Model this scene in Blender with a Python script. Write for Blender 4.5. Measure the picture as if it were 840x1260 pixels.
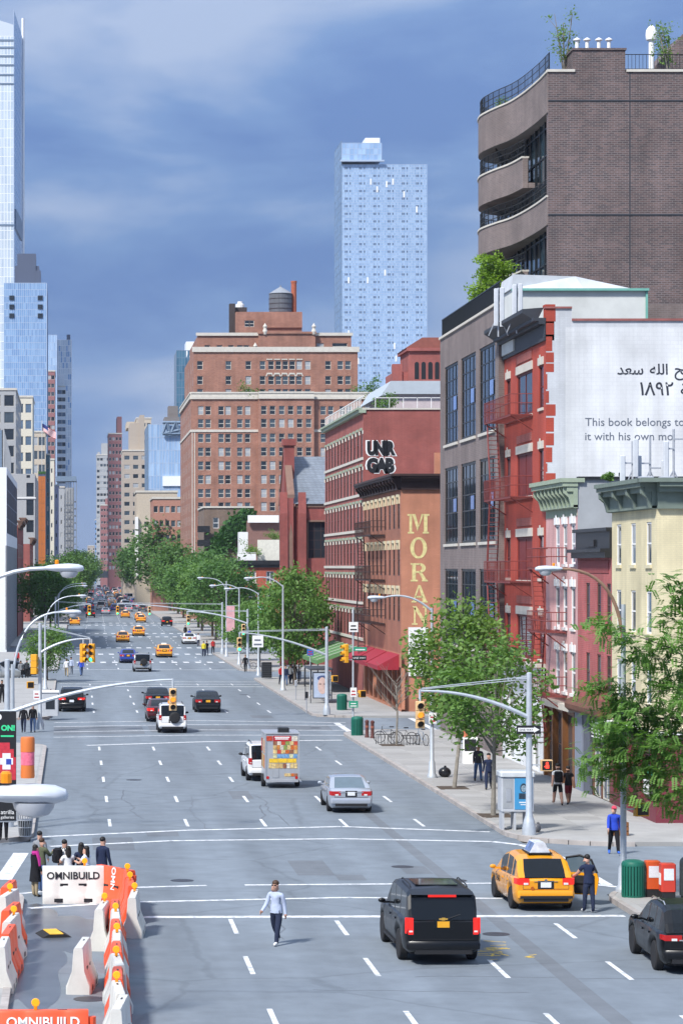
import bpy, bmesh, math, random
from mathutils import Vector, Matrix
R = math.radians
rnd = random.Random(7)
for o in list(bpy.data.objects): bpy.data.objects.remove(o)
SC = bpy.context.scene
COL = SC.collection

# ------------------------------------------------------------------ camera
FPX, HC, VX, VY = 3200.0, 10.2, 90.0, 698.0      # focal length and vanishing point in photo pixels, eye height
cd = bpy.data.cameras.new('camera'); cam = bpy.data.objects.new('camera', cd); COL.objects.link(cam)
cam.location = (0, 0, HC); cam.rotation_euler = (R(90), 0, 0)
cd.sensor_fit = 'HORIZONTAL'; cd.sensor_width = 36; cd.lens = 36 * FPX / 840
cd.shift_x = (420 - VX) / 840; cd.shift_y = (VY - 630) / 840
cd.clip_start = 0.5; cd.clip_end = 12000
SC.camera = cam

# ------------------------------------------------------------------ world, sun, exposure
SUN_EL, SUN_AZ = 47, 221          # degrees; azimuth clockwise from +Y (north), so the sun stands behind and left of the camera
wd = bpy.data.worlds.new('World'); SC.world = wd; wd.use_nodes = True
nt = wd.node_tree; N = nt.nodes; N.clear()
def nn(t, **k):
    n = N.new(t)
    for a, b in k.items(): setattr(n, a, b)
    return n
L = nt.links.new
out = nn('ShaderNodeOutputWorld'); bg = nn('ShaderNodeBackground'); bg.inputs[1].default_value = 0.1
L(bg.outputs[0], out.inputs[0])
sky = nn('ShaderNodeTexSky', sky_type='NISHITA', sun_disc=False, sun_elevation=R(SUN_EL), sun_rotation=R(SUN_AZ))
tc = nn('ShaderNodeTexCoord')
mp = nn('ShaderNodeMapping'); mp.inputs['Scale'].default_value = (1, 1, 2.8); mp.inputs['Location'].default_value = (0.31, 0.2, 0.12)
L(tc.outputs['Generated'], mp.inputs['Vector'])
n1 = nn('ShaderNodeTexNoise'); n1.inputs['Scale'].default_value = 7.5; n1.inputs['Detail'].default_value = 6; n1.inputs['Roughness'].default_value = .5; n1.inputs['Distortion'].default_value = .25
L(mp.outputs[0], n1.inputs['Vector'])
rp = nn('ShaderNodeValToRGB'); e = rp.color_ramp.elements
e[0].position = .40; e[0].color = (.098, .192, .445, 1); e[1].position = .66; e[1].color = (.34, .425, .61, 1)
m_ = e.new(.50); m_.color = (.148, .258, .505, 1)
L(n1.outputs['Fac'], rp.inputs[0])
sx = nn('ShaderNodeSeparateXYZ'); L(tc.outputs['Generated'], sx.inputs[0])
# overcast luminance: the zenith is about three times as bright as the horizon; a paler rim lies on the horizon
zr = nn('ShaderNodeMapRange'); zr.inputs[1].default_value = .12; zr.inputs[2].default_value = 1; zr.inputs[3].default_value = 9; zr.inputs[4].default_value = 25
L(sx.outputs[2], zr.inputs[0])
hz = nn('ShaderNodeMapRange'); hz.inputs[1].default_value = 0; hz.inputs[2].default_value = .055; hz.inputs[3].default_value = .5; hz.inputs[4].default_value = 0
hz.interpolation_type = 'SMOOTHSTEP'
L(sx.outputs[2], hz.inputs[0])
hm = nn('ShaderNodeMix', data_type='RGBA'); L(hz.outputs[0], hm.inputs[0]); L(rp.outputs[0], hm.inputs[6]); hm.inputs[7].default_value = (.36, .45, .62, 1)
zw = nn('ShaderNodeMapRange'); zw.inputs[1].default_value = .12; zw.inputs[2].default_value = .8; zw.inputs[3].default_value = 0; zw.inputs[4].default_value = .8
L(sx.outputs[2], zw.inputs[0])
zm = nn('ShaderNodeMix', data_type='RGBA'); L(zw.outputs[0], zm.inputs[0]); L(hm.outputs[2], zm.inputs[6]); zm.inputs[7].default_value = (.30, .345, .42, 1)   # cloud overhead is greyer
vm = nn('ShaderNodeVectorMath', operation='SCALE'); L(zm.outputs[2], vm.inputs[0]); L(zr.outputs[0], vm.inputs['Scale'])
mx = nn('ShaderNodeMix', data_type='RGBA'); mx.inputs[0].default_value = .93
L(sky.outputs[0], mx.inputs[6]); L(vm.outputs[0], mx.inputs[7]); L(mx.outputs[2], bg.inputs[0])
sl = bpy.data.lights.new('sun', 'SUN'); sun = bpy.data.objects.new('sun', sl); COL.objects.link(sun)
sl.energy = 4.4; sl.angle = R(7); sl.color = (1, .965, .915)
az = R(SUN_AZ); el = R(SUN_EL)
sdir = Vector((math.sin(az) * math.cos(el), math.cos(az) * math.cos(el), math.sin(el)))
sun.rotation_euler = sdir.to_track_quat('Z', 'Y').to_euler(); sun.location = (0, 0, 60)
SC.view_settings.view_transform = 'Standard'; SC.view_settings.look = 'None'; SC.view_settings.gamma = 1
SC.view_settings.use_curve_mapping = False; SC.view_settings.exposure = 0.35
SC.render.engine = 'CYCLES'
cy = SC.cycles; cy.use_denoising = True; cy.max_bounces = 6; cy.diffuse_bounces = 3; cy.glossy_bounces = 3; cy.transmission_bounces = 4
cy.transparent_max_bounces = 8; cy.caustics_reflective = False; cy.caustics_refractive = False; cy.sample_clamp_indirect = 6

# ------------------------------------------------------------------ helpers
def XP(px, D): return (px - VX) * D / FPX
def ZP(py, D): return HC - (py - VY) * D / FPX
def DG(py, z=0.0): return FPX * (HC - z) / (py - VY)
MATS = {}
def mat(name, col, rough=.75, metal=0., var=.12, scale=2.5, bump=0., spec=.4, emit=None, brick=None, fine=0., coat=0., trans=0.):
    """procedural material: noise-varied colour, optional brick courses, relief, emission"""
    if name in MATS: return MATS[name]
    m = bpy.data.materials.new(name); m.use_nodes = True; MATS[name] = m
    t = m.node_tree; b = t.nodes['Principled BSDF']; k = t.links.new
    b.inputs['Roughness'].default_value = rough; b.inputs['Metallic'].default_value = metal
    b.inputs['Specular IOR Level'].default_value = spec
    if coat: b.inputs['Coat Weight'].default_value = coat; b.inputs['Coat Roughness'].default_value = .06
    c4 = (*col, 1)
    b.inputs['Base Color'].default_value = c4
    m.diffuse_color = c4
    if emit:
        b.inputs['Emission Color'].default_value = (*emit[0], 1); b.inputs['Emission Strength'].default_value = emit[1]
    if var or brick or bump:
        co = t.nodes.new('ShaderNodeTexCoord')
        no = t.nodes.new('ShaderNodeTexNoise'); no.inputs['Scale'].default_value = scale; no.inputs['Detail'].default_value = 5
        no.inputs['Roughness'].default_value = .62
        k(co.outputs['Object'], no.inputs['Vector'])
        mr = t.nodes.new('ShaderNodeMapRange'); mr.inputs[1].default_value = .28; mr.inputs[2].default_value = .72
        mr.inputs[3].default_value = 1 - var; mr.inputs[4].default_value = 1 + var
        k(no.outputs['Fac'], mr.inputs[0])
        vs = t.nodes.new('ShaderNodeVectorMath'); vs.operation = 'SCALE'
        vs.inputs[0].default_value = col; k(mr.outputs[0], vs.inputs['Scale'])
        src = vs.outputs[0]
        if brick:
            c2, mort, bw, bh = brick
            sp = t.nodes.new('ShaderNodeSeparateXYZ'); k(co.outputs['Object'], sp.inputs[0])
            ad = t.nodes.new('ShaderNodeMath'); ad.operation = 'ADD'; k(sp.outputs[0], ad.inputs[0]); k(sp.outputs[1], ad.inputs[1])
            cb = t.nodes.new('ShaderNodeCombineXYZ'); k(ad.outputs[0], cb.inputs[0]); k(sp.outputs[2], cb.inputs[1])
            br = t.nodes.new('ShaderNodeTexBrick'); k(cb.outputs[0], br.inputs['Vector'])
            br.inputs['Scale'].default_value = 1; br.inputs['Brick Width'].default_value = bw; br.inputs['Row Height'].default_value = bh
            br.inputs['Mortar Size'].default_value = bh * .13; br.inputs['Mortar Smooth'].default_value = .3; br.inputs['Bias'].default_value = -.2
            br.inputs['Color2'].default_value = (*c2, 1); br.inputs['Mortar'].default_value = (*mort, 1)
            k(src, br.inputs['Color1'])
            big = t.nodes.new('ShaderNodeTexNoise'); big.inputs['Scale'].default_value = .35; big.inputs['Detail'].default_value = 6
            k(co.outputs['Object'], big.inputs['Vector'])
            m2 = t.nodes.new('ShaderNodeMapRange'); m2.inputs[1].default_value = .3; m2.inputs[2].default_value = .7
            m2.inputs[3].default_value = .8; m2.inputs[4].default_value = 1.16; k(big.outputs['Fac'], m2.inputs[0])
            sm = t.nodes.new('ShaderNodeMapping'); sm.inputs['Scale'].default_value = (1.4, 1.4, .07); k(co.outputs['Object'], sm.inputs[0])     # soot and water runs
            st = t.nodes.new('ShaderNodeTexNoise'); st.inputs['Scale'].default_value = 1; st.inputs['Detail'].default_value = 5; st.inputs['Roughness'].default_value = .65; k(sm.outputs[0], st.inputs['Vector'])
            m3 = t.nodes.new('ShaderNodeMapRange'); m3.inputs[1].default_value = .32; m3.inputs[2].default_value = .68; m3.inputs[3].default_value = .86; m3.inputs[4].default_value = 1.08; k(st.outputs['Fac'], m3.inputs[0])
            mm = t.nodes.new('ShaderNodeMath'); mm.operation = 'MULTIPLY'; k(m2.outputs[0], mm.inputs[0]); k(m3.outputs[0], mm.inputs[1])
            v2 = t.nodes.new('ShaderNodeVectorMath'); v2.operation = 'SCALE'; k(br.outputs['Color'], v2.inputs[0]); k(mm.outputs[0], v2.inputs['Scale'])
            src = v2.outputs[0]
        k(src, b.inputs['Base Color'])
        if bump:
            bp = t.nodes.new('ShaderNodeBump'); bp.inputs['Strength'].default_value = bump; bp.inputs['Distance'].default_value = .02
            fn = t.nodes.new('ShaderNodeTexNoise'); fn.inputs['Scale'].default_value = max(fine, 12); fn.inputs['Detail'].default_value = 3
            k(co.outputs['Object'], fn.inputs['Vector']); k(fn.outputs['Fac'], bp.inputs['Height']); k(bp.outputs[0], b.inputs['Normal'])
    if trans:
        tr = t.nodes.new('ShaderNodeBsdfTranslucent'); tr.inputs[0].default_value = (col[0] * 1.6, col[1] * 1.7, col[2] * .8, 1)
        ms = t.nodes.new('ShaderNodeMixShader'); ms.inputs[0].default_value = trans
        k(b.outputs[0], ms.inputs[1]); k(tr.outputs[0], ms.inputs[2]); k(ms.outputs[0], t.nodes['Material Output'].inputs[0])
    return m

class MB:
    """collects faces, builds ONE mesh"""
    def __init__(s): s.v = []; s.f = []; s.m = []
    def quad(s, *p, m=0):
        b = len(s.v); s.v += [tuple(q) for q in p]; s.f.append(tuple(range(b, b + len(p)))); s.m.append(m); return s
    def box(s, x0, x1, y0, y1, z0, z1, m=0):
        b = len(s.v)
        s.v += [(x0,y0,z0),(x1,y0,z0),(x1,y1,z0),(x0,y1,z0),(x0,y0,z1),(x1,y0,z1),(x1,y1,z1),(x0,y1,z1)]
        for q in ((0,3,2,1),(4,5,6,7),(0,1,5,4),(1,2,6,5),(2,3,7,6),(3,0,4,7)):
            s.f.append(tuple(b + i for i in q)); s.m.append(m)
        return s
    def bevbox(s, x0, x1, y0, y1, z0, z1, c=.03, m=0):
        """box with chamfered vertical and top edges"""
        P = [(x0+c,y0),(x1-c,y0),(x1,y0+c),(x1,y1-c),(x1-c,y1),(x0+c,y1),(x0,y1-c),(x0,y0+c)]
        Q = [(x0+2*c,y0+c),(x1-2*c,y0+c),(x1-c,y0+2*c),(x1-c,y1-2*c),(x1-2*c,y1-c),(x0+2*c,y1-c),(x0+c,y1-2*c),(x0+c,y0+2*c)]
        s.loft([[(a,b,z0) for a,b in P],[(a,b,z1-c) for a,b in P],[(a,b,z1) for a,b in Q]], cap=True, m=m); return s
    def loft(s, rings, cap=False, m=0, closed=True):
        b = len(s.v); n = len(rings[0])
        for r in rings: s.v += [tuple(q) for q in r]
        for i in range(len(rings) - 1):
            for j in range(n if closed else n - 1):
                k = (j + 1) % n
                s.f.append((b+i*n+j, b+i*n+k, b+(i+1)*n+k, b+(i+1)*n+j)); s.m.append(m)
        if cap:
            s.f.append(tuple(b + j for j in range(n))[::-1]); s.m.append(m)
            e = b + (len(rings) - 1) * n
            s.f.append(tuple(e + j for j in range(n))); s.m.append(m)
        return s
    def tube(s, pts, r, n=6, m=0, cap=True):
        pts = [Vector(p) for p in pts]; rs = r if isinstance(r, (list, tuple)) else [r] * len(pts); rings = []
        for i, p in enumerate(pts):
            d = (pts[min(i+1, len(pts)-1)] - pts[max(i-1, 0)])
            if d.length < 1e-9: d = Vector((0,0,1))
            d.normalize(); a = Vector((0,0,1)) if abs(d.z) < .9 else Vector((1,0,0))
            u = d.cross(a).normalized(); w = u.cross(d).normalized()
            rings.append([p + (u * math.cos(t) + w * math.sin(t)) * rs[i] for t in [2*math.pi*j/n for j in range(n)]])
        s.loft(rings, cap, m); return s
    def lathe(s, prof, n=16, c=(0,0,0), axis='z', m=0, cap=True):
        rings = []
        for r, h in prof:
            g = []
            for j in range(n):
                a = 2*math.pi*j/n; x, y = r*math.cos(a), r*math.sin(a)
                g.append((c[0]+x, c[1]+y, c[2]+h) if axis == 'z' else (c[0]+h, c[1]+x, c[2]+y) if axis == 'x' else (c[0]+y, c[1]+h, c[2]+x))
            rings.append(g)
        s.loft(rings, cap, m); return s
    def prism(s, poly, z0, z1, m=0):
        s.loft([[(x,y,z0) for x,y in poly],[(x,y,z1) for x,y in poly]], True, m); return s
    def eprism(s, poly, y0, y1, m=0):
        """polygon in x,z extruded along y"""
        s.loft([[(x,y0,z) for x,z in poly],[(x,y1,z) for x,z in poly]], True, m); return s
    def sphere(s, c, r, nu=10, nv=7, m=0, sc=(1,1,1)):
        rings = []
        for i in range(nv + 1):
            t = math.pi * (i + .02) / (nv + .04)
            rings.append([(c[0]+r*sc[0]*math.sin(t)*math.cos(2*math.pi*j/nu), c[1]+r*sc[1]*math.sin(t)*math.sin(2*math.pi*j/nu), c[2]-r*sc[2]*math.cos(t)) for j in range(nu)])
        s.loft(rings, True, m); return s
    def rot(s, fn):
        s.v = [tuple(fn(Vector(q))) for q in s.v]; return s
    def mesh(s, name, mats, smooth=False):
        me = bpy.data.meshes.new(name); me.from_pydata(s.v, [], s.f)
        for m in (mats if isinstance(mats, (list, tuple)) else [mats]): me.materials.append(m)
        if any(s.m): me.polygons.foreach_set('material_index', s.m)
        bm = bmesh.new(); bm.from_mesh(me); bmesh.ops.recalc_face_normals(bm, faces=bm.faces); bm.to_mesh(me); bm.free()
        if smooth:
            me.polygons.foreach_set('use_smooth', [True] * len(me.polygons))
            try: me.set_sharp_from_angle(angle=R(38))
            except Exception: pass
        me.update(); return me

ORG = {}                                             # world position of things that parent parts
def link(name, data, parent=None, loc=(0,0,0), rz=0, world=True):
    o = bpy.data.objects.new(name, data); COL.objects.link(o)
    l = Vector(loc)
    if parent is not None:
        o.parent = parent
        if world: l = l - ORG.get(parent.name, Vector((0,0,0)))
    o.location = l; o.rotation_euler = (0,0,rz)
    return o
def put(name, mb, mats, parent=None, loc=(0,0,0), rz=0, smooth=False, world=True):
    return link(name, mb.mesh(name, mats, smooth), parent, loc, rz, world)
def tag(o, label, cat=None, group=None, kind=None):
    if label: o['label'] = label
    if cat: o['category'] = cat
    if group: o['group'] = group
    if kind: o['kind'] = kind
    return o
def thing(name, label, cat, loc=(0,0,0), rz=0, group=None):
    o = bpy.data.objects.new(name, None); COL.objects.link(o); o.empty_display_size = .2
    o.location = loc; o.rotation_euler = (0,0,rz); ORG[o.name] = Vector(loc)
    return tag(o, label, cat, group)
def dup(root, loc, rz=0, label=None, scale=None, sub=None):
    """copy a thing with its parts and sub-parts; sub maps material -> material"""
    r = root.copy(); COL.objects.link(r); r.location = loc; r.rotation_euler = (0,0,rz)
    if scale: r.scale = scale
    if label: r['label'] = label
    def kids(src, dst):
        for ch in list(src.children):
            c = ch.copy(); COL.objects.link(c); c.parent = dst
            if sub and c.data and any(mm in sub for mm in c.data.materials):
                key = (c.data.name, tuple(sorted(v.name for v in sub.values())))
                if key not in DUPM:
                    d2 = c.data.copy()
                    for i, mm in enumerate(d2.materials):
                        if mm in sub: d2.materials[i] = sub[mm]
                    DUPM[key] = d2
                c.data = DUPM[key]
            kids(ch, c)
    kids(root, r); return r
DUPM = {}
def text_mesh(txt, size=1., depth=.01, align='LEFT', mats=None, bold=0., space=1.):
    """flat lettering as mesh, lying in x,z facing -y"""
    cu = bpy.data.curves.new('txt', 'FONT'); cu.body = txt; cu.size = size; cu.extrude = depth; cu.align_x = align; cu.offset = bold; cu.space_character = space
    cu.resolution_u = 3
    o = bpy.data.objects.new('txt', cu); COL.objects.link(o)
    dg = bpy.context.evaluated_depsgraph_get(); me = bpy.data.meshes.new_from_object(o.evaluated_get(dg))
    bpy.data.objects.remove(o); bpy.data.curves.remove(cu)
    me.transform(Matrix.Rotation(R(90), 4, 'X')); me.name = 'lettering'
    me.materials.clear(); me.materials.append(mats); return me

# facade frames: (origin of the lower left corner seen from outside, rotation about z)
def south(x, y, z=0): return (Vector((x, y, z)), 0.0)
def west(x, yfar, z=0): return (Vector((x, yfar, z)), -math.pi / 2)
def east(x, ynear, z=0): return (Vector((x, ynear, z)), math.pi / 2)
def fpt(F, u, z, d=0):
    c, s_ = math.cos(F[1]), math.sin(F[1])
    return F[0] + Vector((u * c - d * s_, u * s_ + d * c, z))
def wall_mb(W_, H_, ops=(), rev=.15, m=0, x0=0, z0=0):
    us = sorted({round(q, 4) for q in [x0, W_] + [o[0] for o in ops] + [o[1] for o in ops]})
    zs = sorted({round(q, 4) for q in [z0, H_] + [o[2] for o in ops] + [o[3] for o in ops]})
    b = MB()
    for i in range(len(us) - 1):
        run = None
        for j in range(len(zs) - 1):
            uc, zc = (us[i] + us[i+1]) / 2, (zs[j] + zs[j+1]) / 2
            if any(o[0] < uc < o[1] and o[2] < zc < o[3] for o in ops):
                if run is not None: b.quad((us[i],0,run),(us[i+1],0,run),(us[i+1],0,zs[j]),(us[i],0,zs[j]), m=m); run = None
            elif run is None: run = zs[j]
        if run is not None: b.quad((us[i],0,run),(us[i+1],0,run),(us[i+1],0,zs[-1]),(us[i],0,zs[-1]), m=m)
    for a, c, d, e_ in [o[:4] for o in ops]:
        b.quad((a,0,d),(a,rev,d),(a,rev,e_),(a,0,e_), m=m).quad((c,0,d),(c,0,e_),(c,rev,e_),(c,rev,d), m=m)
        b.quad((a,0,d),(c,0,d),(c,rev,d),(a,rev,d), m=m).quad((a,0,e_),(a,rev,e_),(c,rev,e_),(c,0,e_), m=m)
    return b
WM = {}
def win_meshes(w, h, style='sash', fw=.06, fm=None, gm=None):
    """frame mesh and pane mesh, origin bottom centre, front towards -y, standing at y = 0 .. 0.06"""
    key = (round(w, 3), round(h, 3), style, fw, fm.name, gm.name)
    if key in WM: return WM[key]
    f = MB(); f.box(-w/2, -w/2+fw, 0, .06, 0, h).box(w/2-fw, w/2, 0, .06, 0, h)
    f.box(-w/2+fw, w/2-fw, 0, .06, 0, fw).box(-w/2+fw, w/2-fw, 0, .06, h-fw, h)
    if style == 'sash': f.box(-w/2+fw, w/2-fw, .01, .05, h/2-fw*.45, h/2+fw*.45)
    elif style.startswith('g'):
        nx, ny = int(style[1]), int(style[2]); t = fw * .45
        for i in range(1, nx): x = -w/2 + w*i/nx; f.box(x-t/2, x+t/2, .012, .05, fw, h-fw)
        for j in range(1, ny): z = h*j/ny; f.box(-w/2+fw, w/2-fw, .015, .047, z-t/2, z+t/2)
    p = MB().quad((-w/2+fw*.5,.04,fw*.5),(w/2-fw*.5,.04,fw*.5),(w/2-fw*.5,.04,h-fw*.5),(-w/2+fw*.5,.04,h-fw*.5))
    WM[key] = (f.mesh('window', fm), p.mesh('pane', gm)); return WM[key]
def far_window(w, h, fm, gm, sash=True):
    key = ('far', round(w, 3), round(h, 3), sash, fm.name, gm.name)
    if key in WM: return WM[key]
    t = .09; b = MB().quad((-w/2,.006,0),(w/2,.006,0),(w/2,.006,h),(-w/2,.006,h), m=1)
    b.box(-w/2, -w/2+t, 0, .1, 0, h).box(w/2-t, w/2, 0, .1, 0, h).box(-w/2+t, w/2-t, 0, .1, h-t, h).box(-w/2+t, w/2-t, 0, .1, 0, t)
    if sash: b.box(-w/2+t, w/2-t, .001, .1, h/2-.05, h/2+.05)
    WM[key] = b.mesh('window', [fm, gm]); return WM[key]
def windows(parent, F, ops, style='sash', fm=None, gms=None, rev=.15, fw=.06, sill=None, lintel=None, far=False, sashf=True, lh=.22):
    for o in ops:
        a, c, d, e_ = o[:4]; w, h = c - a, e_ - d
        g = rnd.choice(gms) if isinstance(gms, list) else gms
        p = fpt(F, (a + c) / 2, d, rev - .06)
        if far:
            link('window', far_window(w, h, fm, g, sashf), parent, p, F[1]); continue
        fme, pme = win_meshes(w, h, style, fw, fm, g)
        wo = link('window', fme, parent, p, F[1])
        link('pane', pme, wo, world=False)
        if sill:
            k = ('sill', round(w, 3), sill.name)
            if k not in WM: WM[k] = MB().box(-w/2-.08, w/2+.08, -.02-rev, .0, -.14, -.003).mesh('sill', sill)
            link('sill', WM[k], wo, world=False)
        if lintel:
            k = ('lint', round(w, 3), lintel.name, lh)
            if k not in WM: WM[k] = MB().box(-w/2-.14, w/2+.14, -.06, .0, 0, lh).box(-.12, .12, -.09, -.055, .02, lh+.12).mesh('lintel', lintel)
            link('lintel', WM[k], wo, (0, -rev+.055, h+.003), world=False)
def wall(name, parent, F, W_, H_, ops, m, rev=.15, x0=0, z0=0):
    return put(name, wall_mb(W_, H_, ops, rev, 0, x0, z0), m, parent, F[0], F[1])
def ons(name, parent, F, mb, m, smooth=False):
    """mesh given in facade coordinates (x along, z up, -y outward)"""
    return put(name, mb, m, parent, F[0], F[1], smooth)
def grid(cols, w, rows):
    return [(c - w/2, c + w/2, z0, z1) for (z0, z1) in rows for c in cols]
# ------------------------------------------------------------------ ground, road, pavements
def road_mat(name, base, var):
    m = mat(name, base, rough=.86, var=var, scale=.9, bump=.25, fine=40, spec=.25)
    t = m.node_tree; k = t.links.new; b = t.nodes['Principled BSDF']
    src = b.inputs['Base Color'].links[0].from_socket
    co = t.nodes.new('ShaderNodeTexCoord'); mp = t.nodes.new('ShaderNodeMapping'); mp.inputs['Scale'].default_value = (.42, .018, 1)
    k(co.outputs['Object'], mp.inputs[0])
    no = t.nodes.new('ShaderNodeTexNoise'); no.inputs['Scale'].default_value = 1; no.inputs['Detail'].default_value = 4; k(mp.outputs[0], no.inputs['Vector'])
    mr = t.nodes.new('ShaderNodeMapRange'); mr.inputs[1].default_value = .3; mr.inputs[2].default_value = .7; mr.inputs[3].default_value = .80; mr.inputs[4].default_value = 1.13
    k(no.outputs['Fac'], mr.inputs[0])
    v = t.nodes.new('ShaderNodeVectorMath'); v.operation = 'SCALE'; k(src, v.inputs[0]); k(mr.outputs[0], v.inputs['Scale'])
    vo = t.nodes.new('ShaderNodeTexVoronoi'); vo.feature = 'DISTANCE_TO_EDGE'; vo.inputs['Scale'].default_value = .16
    nd = t.nodes.new('ShaderNodeTexNoise'); nd.inputs['Scale'].default_value = .8; nd.inputs['Detail'].default_value = 5; k(co.outputs['Object'], nd.inputs['Vector'])
    ma = t.nodes.new('ShaderNodeMix'); ma.data_type = 'VECTOR'; ma.inputs[0].default_value = .35; k(co.outputs['Object'], ma.inputs[4]); k(nd.outputs['Color'], ma.inputs[5])
    k(ma.outputs[1], vo.inputs['Vector'])
    cr = t.nodes.new('ShaderNodeMapRange'); cr.inputs[1].default_value = .004; cr.inputs[2].default_value = .012; cr.inputs[3].default_value = .87; cr.inputs[4].default_value = 1; k(vo.outputs['Distance'], cr.inputs[0])
    v2 = t.nodes.new('ShaderNodeVectorMath'); v2.operation = 'SCALE'; k(v.outputs[0], v2.inputs[0]); k(cr.outputs[0], v2.inputs['Scale'])
    k(v2.outputs[0], b.inputs['Base Color']); return m
def paint_mat(name, col, under, wear):
    m = mat(name, col, rough=.8, var=.05, scale=3)
    t = m.node_tree; k = t.links.new; b = t.nodes['Principled BSDF']; src = b.inputs['Base Color'].links[0].from_socket
    co = t.nodes.new('ShaderNodeTexCoord'); ge = t.nodes.new('ShaderNodeNewGeometry'); no = t.nodes.new('ShaderNodeTexNoise'); no.inputs['Scale'].default_value = 3.5; no.inputs['Detail'].default_value = 6; no.inputs['Roughness'].default_value = .7
    k(ge.outputs['Position'], no.inputs['Vector'])
    mr = t.nodes.new('ShaderNodeMapRange'); mr.inputs[1].default_value = .46; mr.inputs[2].default_value = .66; mr.inputs[3].default_value = 0; mr.inputs[4].default_value = wear; k(no.outputs['Fac'], mr.inputs[0])
    mi = t.nodes.new('ShaderNodeMix'); mi.data_type = 'RGBA'; k(mr.outputs[0], mi.inputs[0]); k(src, mi.inputs[6]); mi.inputs[7].default_value = (*under, 1)
    k(mi.outputs[2], b.inputs['Base Color']); return m
ASPH = (.178, .206, .236)
M_road = road_mat('asphalt', ASPH, .13)
M_patch = road_mat('asphalt_dark', (.152, .168, .188), .13)
M_wet = mat('wet_asphalt', (.085, .095, .11), rough=.3, var=.25, scale=1.2, spec=.6)
M_wpaint = paint_mat('road_paint_white', (.70, .71, .72), ASPH, .8)
M_ypaint = paint_mat('road_paint_yellow', (.75, .5, .06), ASPH, 1.)
M_side = mat('sidewalk_concrete', (.33, .325, .315), rough=.9, var=.14, scale=.5, bump=.2)
SLABS = [mat('slab_%d' % i, c, rough=.9, var=.09, scale=1.3, bump=.15) for i, c in enumerate([(.345,.34,.33), (.32,.315,.305), (.36,.355,.345), (.30,.295,.285)])]
M_kerb = mat('kerb_granite', (.36, .33, .31), rough=.85, var=.25, scale=1.5)
M_ground = mat('far_ground', (.17, .17, .17), rough=.95, var=.15, scale=.05)

tag(put('ground', MB().quad((-1500,-150,-.1),(1500,-150,-.1),(1500,4500,-.1),(-1500,4500,-.1)), M_ground), None, kind='structure')
# the avenue: straight for 350 m, then bearing slightly to the right; cross streets are arms of their own
def bend(D): return max(0, D - 350) * .0085
rb = MB()
ys = [-30, 60, 120, 200, 350, 700, 1200, 2000, 3200]
for a, b_ in zip(ys[:-1], ys[1:]):
    rb.quad((-1.6+bend(a),a,0),(16.6+bend(a),a,0),(16.6+bend(b_),b_,0),(-1.6+bend(b_),b_,0))
road = tag(put('avenue_road', rb, M_road), None, kind='structure')
CROSS = [(82,95),(161,176),(238,254),(308,330),(383,401),(458,474),(1255,1275)]
CROSSL = [(82,95.5),(149,173),(236,254),(308,330),(383,401),(458,474),(1255,1275)]
sb = MB()
for (a, b_), (c, d) in zip(CROSS, CROSSL):
    x0, x1 = 16.6+bend(a), -1.6+bend(a)
    sb.quad((x0,a-1,-.002),(140,a-1,-.002),(140,b_+1,-.002),(x0,b_+1,-.002)).quad((-140,c-1,-.002),(x1,c-1,-.002),(x1,d+1,-.002),(-140,d+1,-.002))
tag(put('side_street_road', sb, M_road), None, kind='structure')
def pavement(x0, x1, y0, y1, side, r=3.0, slabs=None, z=.15):
    """block of pavement: kerb on the avenue side with rounded corners; side=+1: kerb at x0, -1: kerb at x1"""
    s = 1 if side > 0 else -1
    xk, xb = (x0, x1) if side > 0 else (x1, x0)
    poly = []
    for i in range(9):
        a = i / 8 * math.pi / 2; poly.append((xk + s * (r - r * math.sin(a)), y0 + r - r * math.cos(a)))
    for i in range(9):
        a = i / 8 * math.pi / 2; poly.append((xk + s * (r - r * math.cos(a)), y1 - r + r * math.sin(a)))
    poly += [(xb, y1), (xb, y0)]
    if s < 0: poly = poly[::-1]
    o = tag(put('pavement', MB().prism(poly, -.08, z), M_side), None, kind='structure')
    # kerb stones along the avenue side and round both corners
    kb = MB(); line = poly[:18] if s > 0 else poly[2:]
    for p, q in zip(line[:-1], line[1:]):
        d = Vector((q[0]-p[0], q[1]-p[1])); Ln = d.length
        if Ln < .05: continue
        d.normalize(); nrm = Vector((-d.y, d.x)) * (1 if s < 0 else -1)
        n = max(1, min(40, int(Ln / 2.2)))
        for i in range(n):
            a = Vector(p) + d * (Ln * i / n + (.012 if n > 1 else 0)); b2 = Vector(p) + d * (Ln * (i + 1) / n)
            w = .17; dz = rnd.uniform(0, .008); e_ = .012
            P = [a - nrm * -e_, b2 - nrm * -e_, b2 - nrm * w, a - nrm * w]
            kb.prism([(v.x, v.y) for v in P], -.06, z + .006 + dz)
    put('kerb', kb, M_kerb, o)
    if slabs:
        sx0, sx1, sy0, sy1 = slabs; n = max(1, round((sx1 - sx0) / 1.5)); w = (sx1 - sx0) / n; ny = int((sy1 - sy0) / 1.5)
        me = [MB().bevbox(.012, w - .012, .012, 1.488, 0, .014, .004).mesh('paving_slab', q) for q in SLABS]
        for i in range(n):
            for j in range(ny):
                q = link('paving_slab', rnd.choice(me), o, (sx0 + i * w, sy0 + j * 1.5, z - .006 + rnd.uniform(0, .005)))
    return o
RK, LK, RB, LB = 16.5, -1.5, 22.9, -8.0
pavement(RK, 60, -28, 82, 1, slabs=(RK+.25, 23, 58, 79))
pavement(RK, 60, 95, 161, 1, r=4, slabs=(RK+.25, 22.5, 98.7, 157))
pavement(RK, 60, 176, 238, 1, slabs=None)
pavement(-60, LK, -28, 82, -1)
pavement(-60, LK, 95.5, 149, -1, slabs=(-7.8, LK-.25, 98.5, 146))
pavement(-60, LK, 173, 236, -1)
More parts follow.
